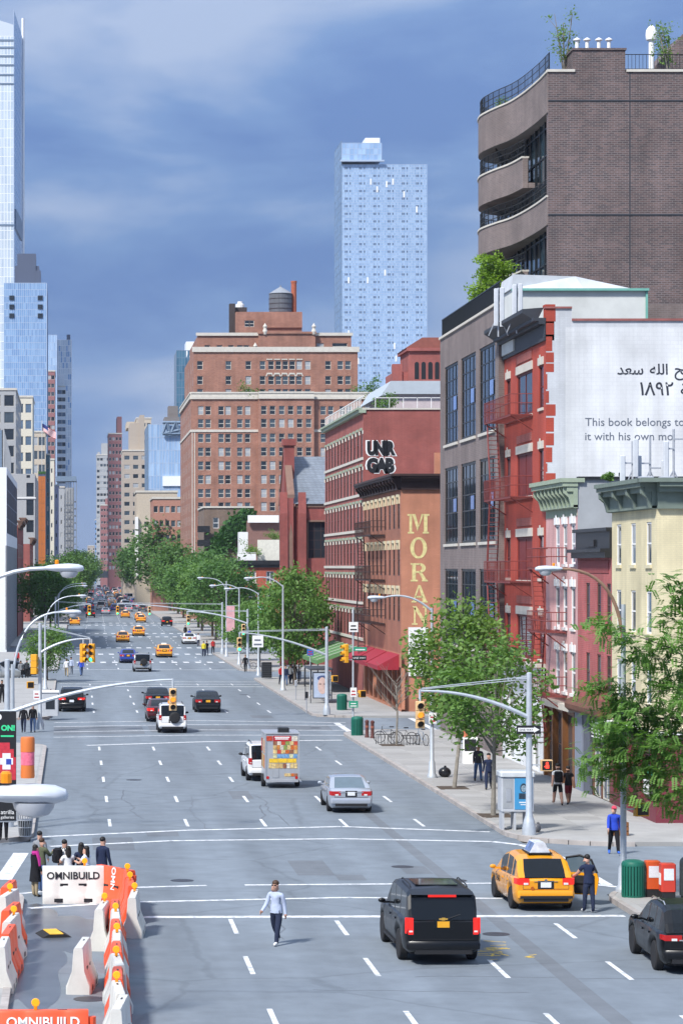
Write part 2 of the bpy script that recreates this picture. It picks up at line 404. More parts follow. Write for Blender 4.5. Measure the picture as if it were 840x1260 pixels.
for a, b_ in [(254,308),(330,383),(401,458),(474,1255),(1275,3000)]:
    bx = bend((a+b_)/2) if a < 470 else bend(a)
    pavement(RK+bx, 120, a, b_, 1); pavement(-120, LK+bend(a)-(.5 if a > 470 else 0), a, b_, -1)

# painted markings, worn; each one a part of the road
def stripe(name, pts, w, m=M_wpaint, z=.004, parent=road):
    b = MB()
    for (x0, y0), (x1, y1) in zip(pts[:-1], pts[1:]):
        d = Vector((x1-x0, y1-y0)).normalized(); n = Vector((-d.y, d.x)) * w / 2
        b.quad((x0-n.x,y0-n.y,z),(x1-n.x,y1-n.y,z),(x1+n.x,y1+n.y,z),(x0+n.x,y0+n.y,z))
    return put(name, b, m, parent)
LANES = [1.45, 4.52, 7.6, 10.78, 13.8]
dash = MB().quad((-.065,0,.004),(.065,0,.004),(.065,3,.004),(-.065,3,.004)).mesh('lane_dash', M_wpaint)
for i, x in enumerate(LANES):
    D0 = [57.3, 65.4, 72.6] + [102.2 + 10.6 * k for k in range(5)] + [182 + 10.6 * k for k in range(5)] + [260 + 10.6*k for k in range(4)] + [338 + 10.6*k for k in range(4)] + [408 + 10.6*k for k in range(5)] + [480 + 10.6*k for k in range(14)]
    for D in D0:
        if i == 0 and D < 80: continue
        link('lane_dash', dash, road, (x + bend(D) + rnd.uniform(-.03,.03), D + (.6*i if D < 80 else 0) * -.5, 0))
g = lambda px, py: (XP(px, DG(py)), DG(py))
# 17th street crossing
stripe('crosswalk_line', [g(52,1030), g(230,1022), g(420,1017.5), g(602,1024)], .3)
stripe('crosswalk_line', [g(62,1042), g(210,1035), g(420,1032.5), g(605,1036), g(640,1040), g(662,1046)], .3, z=.005)
stripe('crosswalk_line', [g(165,1092.5), g(254,1090)], .26); stripe('crosswalk_line', [g(301,1089.5), g(640,1087)], .26)
stripe('crosswalk_line', [g(12,1101), g(60,1097)], .26)
stripe('crosswalk_line', [g(165,1110.5), g(420,1105), g(618,1106)], .26, z=.005)
stripe('stop_line', [g(172,1129), g(768,1127.5)], .42); stripe('stop_line', [g(36,1118), g(118,1113)], .3)
stripe('crosswalk_line', [g(662,1041), g(700,1062), g(748,1090)], .34, z=.006); stripe('crosswalk_line', [g(700,1085), g(760,1092)], .3)
stripe('crosswalk_line', [g(26,1050), g(4,1083)], .55); stripe('crosswalk_line', [g(-26,1050), g(-60,1083)], .55)
# 18th street crossing
for y0, y1, w in ((888,889.5,.3),(893,893,.28),(906,905,.3),(899.5,899,.28)):
    stripe('crosswalk_line', [g(66, y0+1.5), g(240, y0-1.2), g(425, y1)], w)
stripe('stop_line', [g(107,917.5), g(250,913), g(421,911)], .45)
stripe('crosswalk_line', [g(414,890), g(432,902)], .4); stripe('crosswalk_line', [g(505,884), g(540,901)], .4)
# 19th and beyond
for D in (226, 231, 258): stripe('crosswalk_line', [(-1.2,D+1.5), (7,D+.4), (16.2,D)], .35)
stripe('stop_line', [(-1,222.5),(16.2,221.5)], .5)
zb = MB().quad((-.3,0,.005),(.3,0,.005),(.3,3.2,.005),(-.3,3.2,.005)).mesh('crosswalk_bar', M_wpaint)
for D in (277, 303, 327, 379, 398, 455, 472):
    for k in range(14): link('crosswalk_bar', zb, road, (-.6 + k * 1.27 + bend(D), D, 0))
# road wear: patched trenches, manhole covers, survey paint
def sheet(name, pts, m, z=.003):
    b = len(pts); return tag(put(name, MB().quad(*[(x, y, z) for x, y in pts]), m, road), None)
sheet('asphalt_patch', [(4.8,160.8),(16.3,162.5),(16.3,168),(4.8,166.8)], M_patch, .002)
sheet('asphalt_patch', [(-1.2,158),(4.4,159),(4.4,166.6),(-1.2,166.5)], M_patch, .002)
sheet('asphalt_patch', [(12.0,50),(12.5,50),(12.4,118),(12.0,118)], M_patch, .0022)
mh = MB().lathe([(.38,0),(.38,.006),(.36,.008),(.30,.005),(.28,.008),(.05,.008)], 20).mesh('manhole_cover', mat('cast_iron', (.07,.07,.08), rough=.5, metal=.6, var=.2))
for p in ((495,1067),(224,1084),(560,1084),(110,1230),(388,896),(520,906),(300,855),(165,960),(610,1150)):
    q = g(*p); link('manhole_cover', mh, road, (q[0], q[1], .001))
for k in range(16):
    q = g(590 + rnd.gauss(16, 9), 1170 + rnd.gauss(0, 7)); a = rnd.uniform(0, 3.14); l = rnd.uniform(.12,.4)
    stripe('survey_mark', [(q[0]-l*math.cos(a), q[1]-l*math.sin(a)), (q[0]+l*math.cos(a), q[1]+l*math.sin(a))], .07, M_ypaint, .0035 + .0001*k)
for k in range(4):
    q = g(645+k*2, 1178+rnd.uniform(-3,3)); stripe('survey_mark', [q, (q[0]+.2,q[1]+.1)], .06, M_ypaint, .0055+.0001*k)
def blob(cx, cy, rx, ry, n=22, seed=1):
    f = lambda a: .88 + .13*math.sin(3*a+seed) + .08*math.sin(7*a+2*seed) + .04*math.sin(13*a+seed)
    n *= 3; return [(cx + rx*math.cos(2*math.pi*i/n)*f(2*math.pi*i/n), cy + ry*math.sin(2*math.pi*i/n)*f(2*math.pi*i/n)) for i in range(n)]
sheet('wet_patch', blob(-1.5, 69, 1.5, 10.5, 30, 4), M_wet, .0026)
sheet('wet_patch', blob(-.4, 72.5, 1.5, 3.8, 26, 5), M_wet, .003)
sheet('wet_patch', blob(.55, 62.2, .5, .5, 18, 6), M_patch, .003)

M_tar = mat('tar_seal', (.11,.12,.135), rough=.6, var=.2)
r_t = random.Random(17)
for k in range(16):          # tar-sealed seams wandering along and across the lanes
    x = r_t.uniform(-.8, 16); y = r_t.uniform(52, 150); lng = r_t.random() < .65; pts = []
    for j in range(r_t.randrange(7, 16)):
        pts.append((x, y)); x += r_t.gauss(0, .12) if lng else .7 + r_t.gauss(0, .1); y += 1.1 + r_t.gauss(0, .1) if lng else r_t.gauss(0, .18)
        if x > 16.2 or x < -1.3: break
    if len(pts) > 2: stripe('tar_seam', pts, r_t.uniform(.03,.06), M_tar, .0015 + .00002*k)
for k in range(9):           # small squared repairs
    x, y, w, h = r_t.uniform(0, 14), r_t.uniform(56, 200), r_t.uniform(.8, 1.8), r_t.uniform(1.5, 5); sheet('asphalt_patch', [(x,y),(x+w,y),(x+w,y+h),(x,y+h)], M_patch, .0018)
# ------------------------------------------------------------------ buildings on the right side
def gl(name, c, rough=.06, spec=.6): return mat(name, c, rough=rough, var=.3, scale=.6, spec=spec)
G_dark = gl('glass_dark', (.022,.028,.036)); G_mid = gl('glass_mid', (.06,.08,.10)); G_blind = gl('glass_blind', (.36,.38,.40), .25); G_blue = gl('glass_blue', (.10,.15,.22))
G_tint = gl('glass_tinted', (.012,.018,.022), .04)
GL = [G_dark, G_dark, G_mid, G_blue]
GLB = [G_dark, G_mid, G_blind, G_mid, G_dark]
M_white = mat('white_paint', (.78,.78,.77), rough=.6, var=.05); M_black = mat('black_paint', (.016,.017,.02), rough=.45, var=.1)
M_steel = mat('galvanised_steel', (.5,.52,.55), rough=.42, metal=.55, var=.1, scale=4)
M_roof = mat('roof_tar', (.12,.12,.125), rough=.95, var=.2); M_stone = mat('limestone', (.55,.52,.46), rough=.85, var=.1, scale=1.5)
M_cream = mat('cream_trim', (.62,.56,.38), rough=.75, var=.08)
B_red = mat('brick_red', (.32,.085,.07), rough=.9, var=.18, scale=1.2, brick=((.28,.072,.06), (.28,.13,.12), .26, .085))
B_redp = mat('brick_painted_red', (.43,.068,.042), rough=.8, var=.1, scale=.8, brick=((.40,.062,.038), (.34,.06,.042), .26, .085))
B_rose = mat('brick_rose', (.42,.10,.10), rough=.85, var=.22, scale=1.4, brick=((.38,.09,.092), (.40,.17,.16), .26, .085))
B_pink = mat('brick_pink', (.62,.36,.35), rough=.8, var=.08, brick=((.59,.34,.33), (.56,.33,.32), .26, .085))
B_yel = mat('brick_yellow', (.70,.62,.40), rough=.8, var=.06, scale=.7, brick=((.68,.60,.385), (.63,.56,.37), .26, .085))
B_brown = mat('brick_brown', (.135,.09,.085), rough=.85, var=.4, scale=1.5, brick=((.062,.052,.056), (.215,.195,.195), .30, .10))
B_browns = mat('brick_grey_brown', (.20,.155,.145), rough=.85, var=.18, scale=1.2, brick=((.16,.128,.122), (.22,.195,.185), .3, .1))
B_or = mat('painted_brick_orange', (.48,.21,.13), rough=.85, var=.12, scale=1.0, brick=((.46,.20,.122), (.42,.185,.115), .26, .085))
B_orw = mat('brick_orange_front', (.36,.14,.085), rough=.85, var=.14, brick=((.31,.115,.07), (.30,.15,.11), .26, .085))
B_lt = mat('brick_terrace', (.34,.16,.112), rough=.9, var=.2, scale=.5, brick=((.27,.12,.085), (.34,.20,.15), .5, .2))
M_iron_red = mat('iron_red', (.20,.045,.04), rough=.6, var=.2); M_iron = mat('iron_dark', (.045,.024,.022), rough=.6, var=.2)
M_green_c = mat('cornice_green', (.16,.20,.17), rough=.7, var=.12); M_sage = mat('cornice_sage', (.30,.36,.27), rough=.7, var=.12)

def roof(parent, x0, x1, y0, y1, z, m=None): put('roof', MB().box(x0+.02, x1-.02, y0+.02, y1-.02, z-.25, z-.01), m or M_roof, parent)
def back(parent, x0, x1, y0, y1, h, m, faces='ne'):
    b = MB()
    if 'n' in faces: b.quad((x0,y1,0),(x1,y1,0),(x1,y1,h),(x0,y1,h))
    if 'e' in faces: b.quad((x1,y0,0),(x1,y1,0),(x1,y1,h),(x1,y0,h))
    if 's' in faces: b.quad((x0,y0,0),(x1,y0,0),(x1,y0,h),(x0,y0,h))
    if 'w' in faces: b.quad((x0,y0,0),(x0,y1,0),(x0,y1,h),(x0,y0,h))
    put('wall', b, m, parent)
def cornice(parent, F, W_, z0, z1, dep, m, nb=6, ov=0., ret=0., bw=.22):
    """moulded cornice with scroll brackets along a facade; ret turns it round the right-hand corner"""
    h = z1 - z0
    b = MB().box(-ov, W_+ov, -dep*.25, 0, z0, z0+h*.55).box(-ov, W_+ov, -dep*.62, 0, z0+h*.55, z0+h*.72)
    b.box(-ov-.05, W_+ov+.05, -dep*.88, 0, z0+h*.72, z0+h*.86).box(-ov-.1, W_+ov+.1, -dep, .3, z0+h*.86, z1)
    b.box(-ov, W_+ov, -dep*.33, 0, z0+h*.02, z0+h*.1)
    if ret:
        b.box(W_, W_+dep*.25, 0, ret, z0, z0+h*.55).box(W_, W_+dep*.62, -.01, ret, z0+h*.55, z0+h*.72).box(W_, W_+dep*.88, -.02, ret, z0+h*.72, z0+h*.86).box(W_+.005, W_+dep+ov, -dep, ret, z0+h*.86, z1-.004)
    co = ons('cornice', parent, F, b, m)
    prof = [(0,0),(-dep*.35,.02*h),(-dep*.42,.2*h),(-dep*.5,.35*h),(-dep*.78,.5*h),(-dep*.8,.7*h),(0,.7*h)]
    me = MB(); me.loft([[(-bw/2, -dep*.0+p, q) for p, q in prof], [(bw/2, p, q) for p, q in prof]], True)
    me = me.mesh('bracket', m)
    for i in range(nb):
        u = bw*.7 + (W_ - bw*1.4) * i / max(1, nb - 1)
        link('bracket', me, co, (u, 0, z0), world=False)
    return co
def fire_escape(parent, F, levels, m, dep=1.05, rail=.95, drop=True):
    """levels: (u0,u1,z) from the top down; each platform with its railing and the stair below it"""
    for i, (u0, u1, z) in enumerate(levels):
        b = MB()
        b.box(u0, u1, -dep, -dep+.05, z-.1, z).box(u0, u1, -.1, -.05, z-.1, z)
        n = int((u1-u0)/.16)
        for k in range(n + 1): x = u0 + (u1-u0-.04)*k/n; b.box(x, x+.05, -dep, -.05, z-.045, z-.005)
        for x in (u0+.15, u1-.15): b.tube([(x,-dep+.05,z-.08),(x,0,z-.8)], .03, 4)
        o = ons('fire_escape', parent, F, b, m); o['label'] = 'iron fire escape platform with railing and stair'
        r_ = MB()
        for zz in (rail, rail*.55):
            r_.tube([(u0,-.02,z+zz),(u0,-dep,z+zz),(u1,-dep,z+zz),(u1,-.02,z+zz)], .022, 4)
        n = max(3, int((u1-u0)/.28))
        for k in range(n + 1): x = u0 + (u1-u0)*k/n; r_.box(x-.011, x+.011, -dep-.011, -dep+.011, z, z+rail)
        for k in range(1, 4):
            y = -dep*k/4
            for x in (u0, u1): r_.box(x-.011, x+.011, y-.011, y+.011, z, z+rail)
        put('railing', r_, m, o, world=False)
        zn = levels[i+1][2] if i + 1 < len(levels) else (z - 2.6 if drop else None)
        if zn is not None:
            s = MB(); a = (u0 + .25, z); c = (u0 + min(1.5, (u1-u0)*.55), zn); 
            if i % 2: a, c = (a[0]+1.0, z), (a[0]-.0, zn)
            for y in (-dep+.12, -dep+.62): s.tube([(a[0],y,a[1]),(c[0],y,c[1])], .035, 4)
            n = int((z - zn) / .23)
            for k in range(1, n):
                t = k / n; x = a[0]+(c[0]-a[0])*t; zz = z+(zn-z)*t; s.box(x-.09, x+.09, -dep+.12, -dep+.62, zz-.015, zz+.015)
            for y in (-dep+.1, -dep+.64): s.tube([(a[0],y,a[1]+.8),(c[0],y,c[1]+.8)], .018, 4)
            put('stair', s, m, o, world=False)
def bld(name, label, x, y): return thing(name, label, 'building', (x, y, .1))

# ---- yellow corner building, D 102..110.6
Dn, Df, X = 102.1, 110.6, 22.9
b = bld('corner_building', 'pale yellow corner building with dark green bracketed cornice, rooftop antennas and maroon storefront', X, Dn)
F = west(X, Df); W_ = Df - Dn; Hh = 12.5
cols = [Df-109.2, Df-106.4, Df-103.5]; rows = [(10.3,12.0),(7.55,9.25),(4.75,6.35)]
ops = grid(cols, .92, rows); shop = [(.5,3.0,.7,3.1),(3.5,5.2,.25,3.1),(5.7,8.0,.9,3.1)]
wall('wall', b, F, W_, Hh, ops, B_yel, z0=3.75, rev=.09); windows(b, F, ops, 'sash', M_white, [G_mid, G_blue, G_dark], sill=M_cream, fw=.07, rev=.09)
M_maroon = mat('maroon_paint', (.17,.03,.045), rough=.55, var=.12)
wall('storefront', b, (F[0]+Vector((-.05,0,0)), F[1]), W_+.05, 3.6, shop, M_maroon, rev=.2, z0=.0)
windows(b, (F[0]+Vector((-.05,0,0)), F[1]), shop, 'g21', M_maroon, [G_dark], rev=.2)
ons('storefront_cornice', b, F, MB().box(-.05, W_+.2, -.32, 0, 3.6, 3.72).box(-.05, W_+.12, -.2, 0, 3.5, 3.6).box(W_, W_+.3, 0, 9, 3.6, 3.72), M_white)
S = south(X, Dn); wall('wall', b, S, 16, Hh, [], B_yel, z0=3.75)
so = [(2.2,5.2,1.2,3.0),(6.2,9,1.2,3.0)]
wall('storefront', b, (S[0]+Vector((-.05,-.05,0)), 0), 16, 3.6, so, M_maroon, rev=.2); windows(b, (S[0]+Vector((-.05,-.05,0)), 0), so, 'g21', M_white, [G_blue], rev=.2)
cornice(b, F, W_, 12.5, 13.7, .75, M_green_c, nb=4, ret=15, bw=.32)
co2 = [c for c in b.children if c.name.startswith('cornice')][0]
bm_ = [c for c in co2.children][0].data
for k in range(6):
    q = link('bracket', bm_, co2, (W_, 1.2 + k*2.4, 12.5), math.pi/2, world=False)
roof(b, X, X+16, Dn, Df, 13.1); back(b, X, X+16, Dn, Df, 12.6, B_yel)
sg = put('shop_sign', MB().box(-.02,.0,0,1.0,0,.62), M_white, b, (X-.1, Dn+.9, 1.15))
put('shop_sign', MB().box(-.02,.0,0,1.1,0,.35), mat('sign_green', (.02,.28,.17), rough=.5, var=.02), b, (X-.1, Dn+.2, 2.0))
# rooftop cellular antennas on the yellow building
M_ant = mat('antenna_grey', (.55,.58,.62), rough=.5, var=.08)
def antenna(x, y, z, panels, label, h=2.4):
    a = thing('rooftop_antenna', label, 'antenna', (x, y, z), group='rooftop antennas')
    put('mast', MB().tube([(0,0,0),(0,0,h)], .05, 8).tube([(-.5,0,.05),(0,0,1.2)], .03, 5).tube([(.5,0,.05),(0,0,1.2)], .03, 5), M_steel, a, world=False)
    for dx, z0, hh in panels:
        p = put('antenna_panel', MB().bevbox(dx-.11, dx+.11, -.2, -.08, z0, z0+hh, .03), M_ant, a, world=False)
        [put('bracket', MB().box(min(dx,0)-.02, max(dx,0)+.02, -.09, .03, q, q+.06), M_steel, a, world=False) for q in (z0+.25, z0+hh-.35)]
    return a
antenna(23.5, 109.3, 13.1, [(-.45,.3,1.5),(.1,.9,1.6)], 'tall antenna mast with two grey panels on the yellow building, left of the cluster')
antenna(24.3, 109.6, 13.1, [(-.5,.5,1.3),(.55,.2,1.4)], 'middle antenna mast in the cluster above the green cornice', 2.6)
antenna(25.2, 109.2, 13.1, [(-.35,.2,2.2),(.6,.4,2.4)], 'right antenna mast with long pale panels beside the mural', 2.9)
p_ = put('vent_pipe', MB().tube([(0,0,0),(0,0,1.0)], .09, 10).lathe([(.13,1.0),(.13,1.12),(.0,1.2)], 10), M_black, None, (23.1, 109.6, 13.05)); tag(p_, 'short black vent pipe on the yellow roof before the mural', 'pipe')
for k, (xx, yy) in enumerate([(23.9,108.6),(24.8,108.8)]):
    q = put('equipment_cabinet', MB().bevbox(-.3,.3,-.2,.2,0,.9,.03).box(-.25,.25,-.215,-.2,.1,.8), M_steel, None, (xx, yy, 13.09)); tag(q, ['grey equipment cabinet at the foot of the antennas, nearer the avenue', 'grey equipment cabinet at the foot of the antennas, further from the avenue'][k], 'cabinet')

# ---- rose two-storey building
Dn, Df = 110.62, 118.1; F = west(X, Df); W_ = Df - Dn
b = bld('brick_shop_building', 'low rose-red brick building with black cornice and rusty metal awning', X, Dn)
cols = [Df - X*3200/(q-90) for q in (723,736.6,748.6)]; ops = grid(cols, .85, [(7.65,9.5),(4.7,6.4)])
wall('wall', b, F, W_, 10.6, ops, B_rose, z0=3.7, rev=.09); windows(b, F, ops, 'sash', mat('frame_brown', (.10,.06,.05), rough=.7), [G_dark, G_mid], fw=.07, rev=.09)
ons('panel', b, F, MB().box(.6, W_-.6, -.03, 0, 9.95, 10.5), mat('rose_panel', (.30,.075,.075), rough=.8))
ons('cornice', b, F, MB().box(-.05, W_+.02, -.3, .2, 10.6, 10.85).box(-.1, W_+.02, -.5, .2, 10.85, 11.0).box(0, W_, -.1, .2, 11.0, 11.75).box(-.05, W_+.02, -.25, .25, 11.75, 11.9).box(2.6, 4.6, -.2, -.1, 11.1, 11.4), M_black)
M_rust = mat('rusty_metal', (.14,.062,.04), rough=.7, var=.35, scale=2)
aw = MB()
prof = [(0,3.7),(-.45,3.72),(-.6,3.85),(-.62,4.05),(-.45,4.25),(0,4.38)]
aw.loft([[(.05,y,z) for y,z in prof],[(W_-.05,y,z) for y,z in prof]], True); ons('awning', b, F, aw, M_rust)
M_bgrey = mat('blue_grey_paint', (.22,.25,.32), rough=.6, var=.06)
ons('pilaster', b, F, MB().box(.0, 1.7, -.14, .0, .1, 3.69), M_bgrey); ons('pilaster', b, F, MB().box(1.95, 3.3, -.12, .0, .1, 3.69), mat('slate_paint', (.10,.11,.14), rough=.6))
sgn = ons('shop_sign', b, F, MB().box(3.7, 6.9, -.16, -.06, 2.55, 3.6), M_black)
for k in range(5): ons('lettering', b, F, MB().box(3.95, 6.6 - (k % 3)*.4, -.168, -.16, 3.4-k*.16, 3.46-k*.16), M_white)
ops2 = [(3.6,5.2,.15,2.35),(5.35,6.95,.15,2.35)]
wall('storefront', b, F, W_, 2.5, ops2, M_rust, rev=.12, x0=3.4); windows(b, F, ops2, 'g21', M_stone, [G_mid, G_blue], rev=.12)
roof(b, X, X+15, Dn, Df, 11.2); back(b, X, X+15, Dn, Df, 10.7, B_rose)

# ---- pink building
Dn, Df = 118.12, 126; F = west(X, Df); W_ = Df - Dn
b = bld('row_building', 'pale pink row building with sage green cornice and white window lintels', X, Dn)
cols = [Df - X*3200/(q-90) for q in (685.7,695,705)]; ops = grid(cols, 1.0, [(10.35,12.2),(7.4,9.3),(4.4,6.3)])
wall('wall', b, F, W_, 12.9, ops, B_pink, z0=3.9, rev=.09); windows(b, F, ops, 'sash', M_white, [G_dark, G_mid, G_blue], fw=.09, rev=.09, sill=M_white, lintel=M_white, lh=.34)
cornice(b, F, W_, 12.9, 14.25, .8, M_sage, nb=9, ret=0, ov=.05, bw=.18)
ons('frieze', b, F, MB().box(.1, W_-.1, -.03, .0, 12.55, 12.9), M_sage)
fire_escape(b, F, [(.5,5.4,10.2),(.5,5.4,7.2),(.5,5.4,4.2)], M_iron_red, 1.0, .9)
M_wood = mat('varnished_wood', (.20,.085,.03), rough=.5, var=.2)
ops = [(.5,2.2,.3,3.4),(2.6,4.7,.3,3.4),(5.1,7.4,.3,3.4)]
wall('storefront', b, F, W_, 3.9, ops, M_wood, rev=.12); windows(b, F, ops, 'g22', M_wood, [G_dark, G_mid], rev=.12)
for u in (.1, 2.25, 4.75, 7.45): ons('column', b, F, MB().box(u, u+.3, -.15, 0, .1, 3.6), M_wood)
ons('storefront_cornice', b, F, MB().box(0, W_, -.4, 0, 3.6, 3.9), M_stone)
M_gstucco = mat('grey_stucco', (.34,.36,.38), rough=.9, var=.14, scale=.7)
S = south(X, Dn); wall('wall', b, S, 16, 14.2, [], M_gstucco, z0=3); roof(b, X, X+16, Dn, Df, 13.9); back(b, X, X+16, Dn, Df, 13.8, M_gstucco)
put('coping', MB().box(X+.0, X+16, Dn-.12, Dn+.3, 14.2, 14.32), M_black, b)

# ---- tall red building with the mural on its south wall
Dn, Df = 126.02, 138.2; F = west(X, Df); W_ = Df - Dn
b = bld('brick_tenement', 'tall bright red brick tenement with fire escapes, charcoal cornice and white mural wall', X, Dn)
cw = lambda q: Df - X*3200/(q-90)
rows = [(18.0,20.1),(13.9,16.0),(9.65,11.75),(5.7,7.8)]
c0, c1, c2, c3 = cw(625.5), cw(640), cw(650.5), cw(665.7)
ops = grid([c0, c3], 1.15, rows); opm = [(c1-.95, c2+.95, z0-.1, z1) for z0, z1 in rows]
wall('wall', b, F, W_, 21.2, ops + opm, B_redp, z0=5.3, rev=.1)
windows(b, F, ops, 'sash', mat('frame_maroon', (.12,.02,.02), rough=.6), [G_dark, G_mid], fw=.08, rev=.1, sill=M_stone, lintel=M_stone, lh=.38)
windows(b, F, opm, 'g21', mat('frame_maroon', (.12,.02,.02)), [G_dark, mat('red_shutter', (.16,.022,.02), rough=.6)], fw=.12, rev=.1, sill=M_stone)
for z0, z1 in rows: ons('lintel', b, F, MB().box(c1-1.1, c2+1.1, -.07, 0, z1+.003, z1+.42), M_stone); ons('brick_panel', b, F, MB().box(c1-.95, c2+.95, -.05, 0, z1+.55, z1+.95), B_red)
M_char = mat('charcoal_paint', (.035,.04,.05), rough=.6, var=.1)
cb = MB().box(0, W_, -.12, 0, 21.2, 21.35).box(0, W_, -.06, 0, 21.35, 22.0).box(-.1, W_, -.35, 0, 22.0, 22.15).eprism([(0,22.15),(W_,22.15),(W_,22.3),(0,22.3)], -.6, 0)
cb.loft([[(-.2,-.35,22.15),(-.2,-1.05,22.6),(-.2,-1.05,22.78),(-.2,0,22.86)],[(W_-.6,-.35,22.15),(W_-.6,-1.05,22.6),(W_-.6,-1.05,22.78),(W_-.6,0,22.86)]], True)
ons('cornice', b, F, cb, M_char)
ons('parapet', b, F, MB().box(W_-.6, W_, -.02, .4, 21.2, 22.85).box(W_-.62, W_+.02, -.05, .45, 22.85, 22.95), B_redp)
fire_escape(b, F, [(c0-.9, c2+1.2, 17.85),(c0-.9, c2+1.2, 13.75),(c0-.9, c2+1.2, 9.5),(c0-.9, c2+1.2, 5.55)], M_iron_red, 1.15, 1.0, drop=False)
M_mur = mat('mural_white', (.70,.715,.73), rough=.8, var=.03, scale=.4, brick=((.69,.705,.72), (.665,.68,.70), .4, .2)); M_murg = mat('mural_margin', (.60,.62,.65), rough=.85, var=.1, brick=((.58,.60,.63), (.55,.57,.60), .26, .085))
S = south(X, Dn)
wall('wall', b, S, 22, 22.15, [], M_murg); ons('parapet', b, S, MB().box(0, 1.25, 0, .4, 22.15, 22.75), M_murg)
ons('coping', b, S, MB().box(1.25, 22, -.08, .45, 22.15, 22.26), mat('coping_tile', (.28,.10,.09), rough=.7, var=.2)); ons('coping', b, S, MB().box(-.05, 1.25, -.08, .45, 22.75, 22.84), mat('coping_tile', (.3,.1,.1)))
mz0, mz1 = ZP(592, Dn), ZP(402.5, Dn); mx0 = XP(695.5, Dn) - X
mu = ons('mural', b, S, MB().box(mx0, 21.5, -.012, -.003, mz0 - 3, mz1), M_mur); mu['label'] = 'white painted mural with large Arabic and English handwriting'
M_ink = mat('mural_ink', (.03,.035,.05), rough=.7, var=.05); M_ink2 = mat('mural_ink_grey', (.13,.15,.19), rough=.7, var=.05)
def mural_text(t, px, py, capx, width_px, m, bold=0.):
    """lettering whose left end and baseline are given on the wall, scaled to its real width"""
    me = text_mesh(t, 1, .004, 'LEFT', m, bold); xs = [v.co.x for v in me.vertices]; zs = [v.co.z for v in me.vertices]
    if not xs: return
    sx_ = width_px * Dn / FPX / (max(xs) - min(xs)); sz_ = capx * Dn / FPX / .72 if capx else sx_
    me.transform(Matrix.Translation((-min(xs), 0, 0))); me.transform(Matrix.Diagonal((sx_, 1, sz_, 1)))
    link('lettering', me, b, (XP(px, Dn), Dn-.02, ZP(py, Dn)))
mural_text('This book belongs to', 719.5, 523.8, 10.2, 122, M_ink2); mural_text('it with his own mo', 719.5, 541.5, 10.2, 108, M_ink2)
mural_text('\uFEAA\uFECC\uFEB3', 759, 460.5, None, 32, M_ink, .012); mural_text('\uFEEA\uFEE0\uFEDF\uFE8D', 799, 460.5, None, 22, M_ink, .012)
mural_text('\uFEA2\uFE98\uFED3', 829.5, 460.5, None, 26, M_ink, .012)
mural_text('\u0661\u0668\u0669\u0662', 787, 486, None, 41, M_ink, .012); mural_text('\uFE94\uFEE8\uFEB3', 837, 486, None, 30, M_ink, .012)
r2 = random.Random(3); z = 6.
while z < 22.5:       # toothed red brick where the mural wall meets the front
    h = r2.uniform(.45, .9); w = r2.choice([.06,.14,.3,.38,.46]); z += h
    ons('brick_quoin', b, S, MB().box(0, w, -.008, -.002, z-h, z-h*.12), B_redp)
roof(b, X, X+22, Dn, Df, 21.6); back(b, X, X+22, Dn, Df, 21.2, B_redp)
M_wbase = mat('white_painted_brick', (.72,.74,.76), rough=.8, var=.07, brick=((.70,.72,.74), (.66,.68,.70), .26, .085))
ops = [(1.2,3.6,.2,3.6),(4.5,5.3,2.2,3.6),(6.4,7.2,2.2,3.6),(8.6,10.6,.2,3.2)]
Fb = (F[0]+Vector((-.1,0,0)), F[1]); wall('storefront', b, Fb, W_+.1, 5.3, ops, M_wbase, rev=.25); windows(b, Fb, ops, 'g22', M_white, [G_mid, G_dark], rev=.25)
ons('storefront_cornice', b, F, MB().box(0, W_, -.45, 0, 5.3, 5.5), M_stone)
# roof bulkhead and antennas on the red building
k_ = thing('roof_bulkhead', 'white stucco rooftop bulkhead with pale sloped metal roof and green gutter', 'rooftop structure', (23.1, 134, 21.6))
x0, x1, y0, y1 = XP(631,134.5), XP(795,134.5), 134.5, 138.1; M_stuc = mat('white_stucco', (.60,.62,.60), rough=.85, var=.12, scale=.6)
put('wall', MB().box(x0, x1, y0, y1, 21.4, 24.6), M_stuc, k_)
rf = MB(); zt = 25.35
rf.loft([[(x0-.1,y0-.15,24.62),(x0+.0,y0-.1,25.35),(x0+.0,y1,25.35),(x0-.1,y1,24.62)],[(x0+3.6,y0-.15,24.62),(x0+3.3,y0+.4,25.3),(x0+3.3,y1,25.3),(x0+3.6,y1,24.62)],[(x1+.05,y0-.15,24.62),(x1-.2,y0+1.4,24.72),(x1-.2,y1,24.72),(x1+.05,y1,24.62)]], True)
put('roof', rf, mat('roof_membrane', (.52,.55,.58), rough=.7, var=.22, scale=.5), k_)
put('gutter', MB().box(x0-.1, x1+.1, y0-.22, y0-.02, 24.5, 24.62).box(x1-.05, x1+.06, y0-.1, y0-.02, 21.6, 24.5), mat('copper_green', (.16,.40,.34), rough=.7), k_)
for k, (dx, lab) in enumerate([(0,'leftmost white antenna panel group on the red building behind the charcoal cornice'),(.62,'right white antenna panel group on the red building behind the charcoal cornice')]):
    antenna(XP(613,133)+dx, 133-dx*3, 22.0, [(-.14,.55,1.9),(.16,.5,2.0)], lab, 2.5)

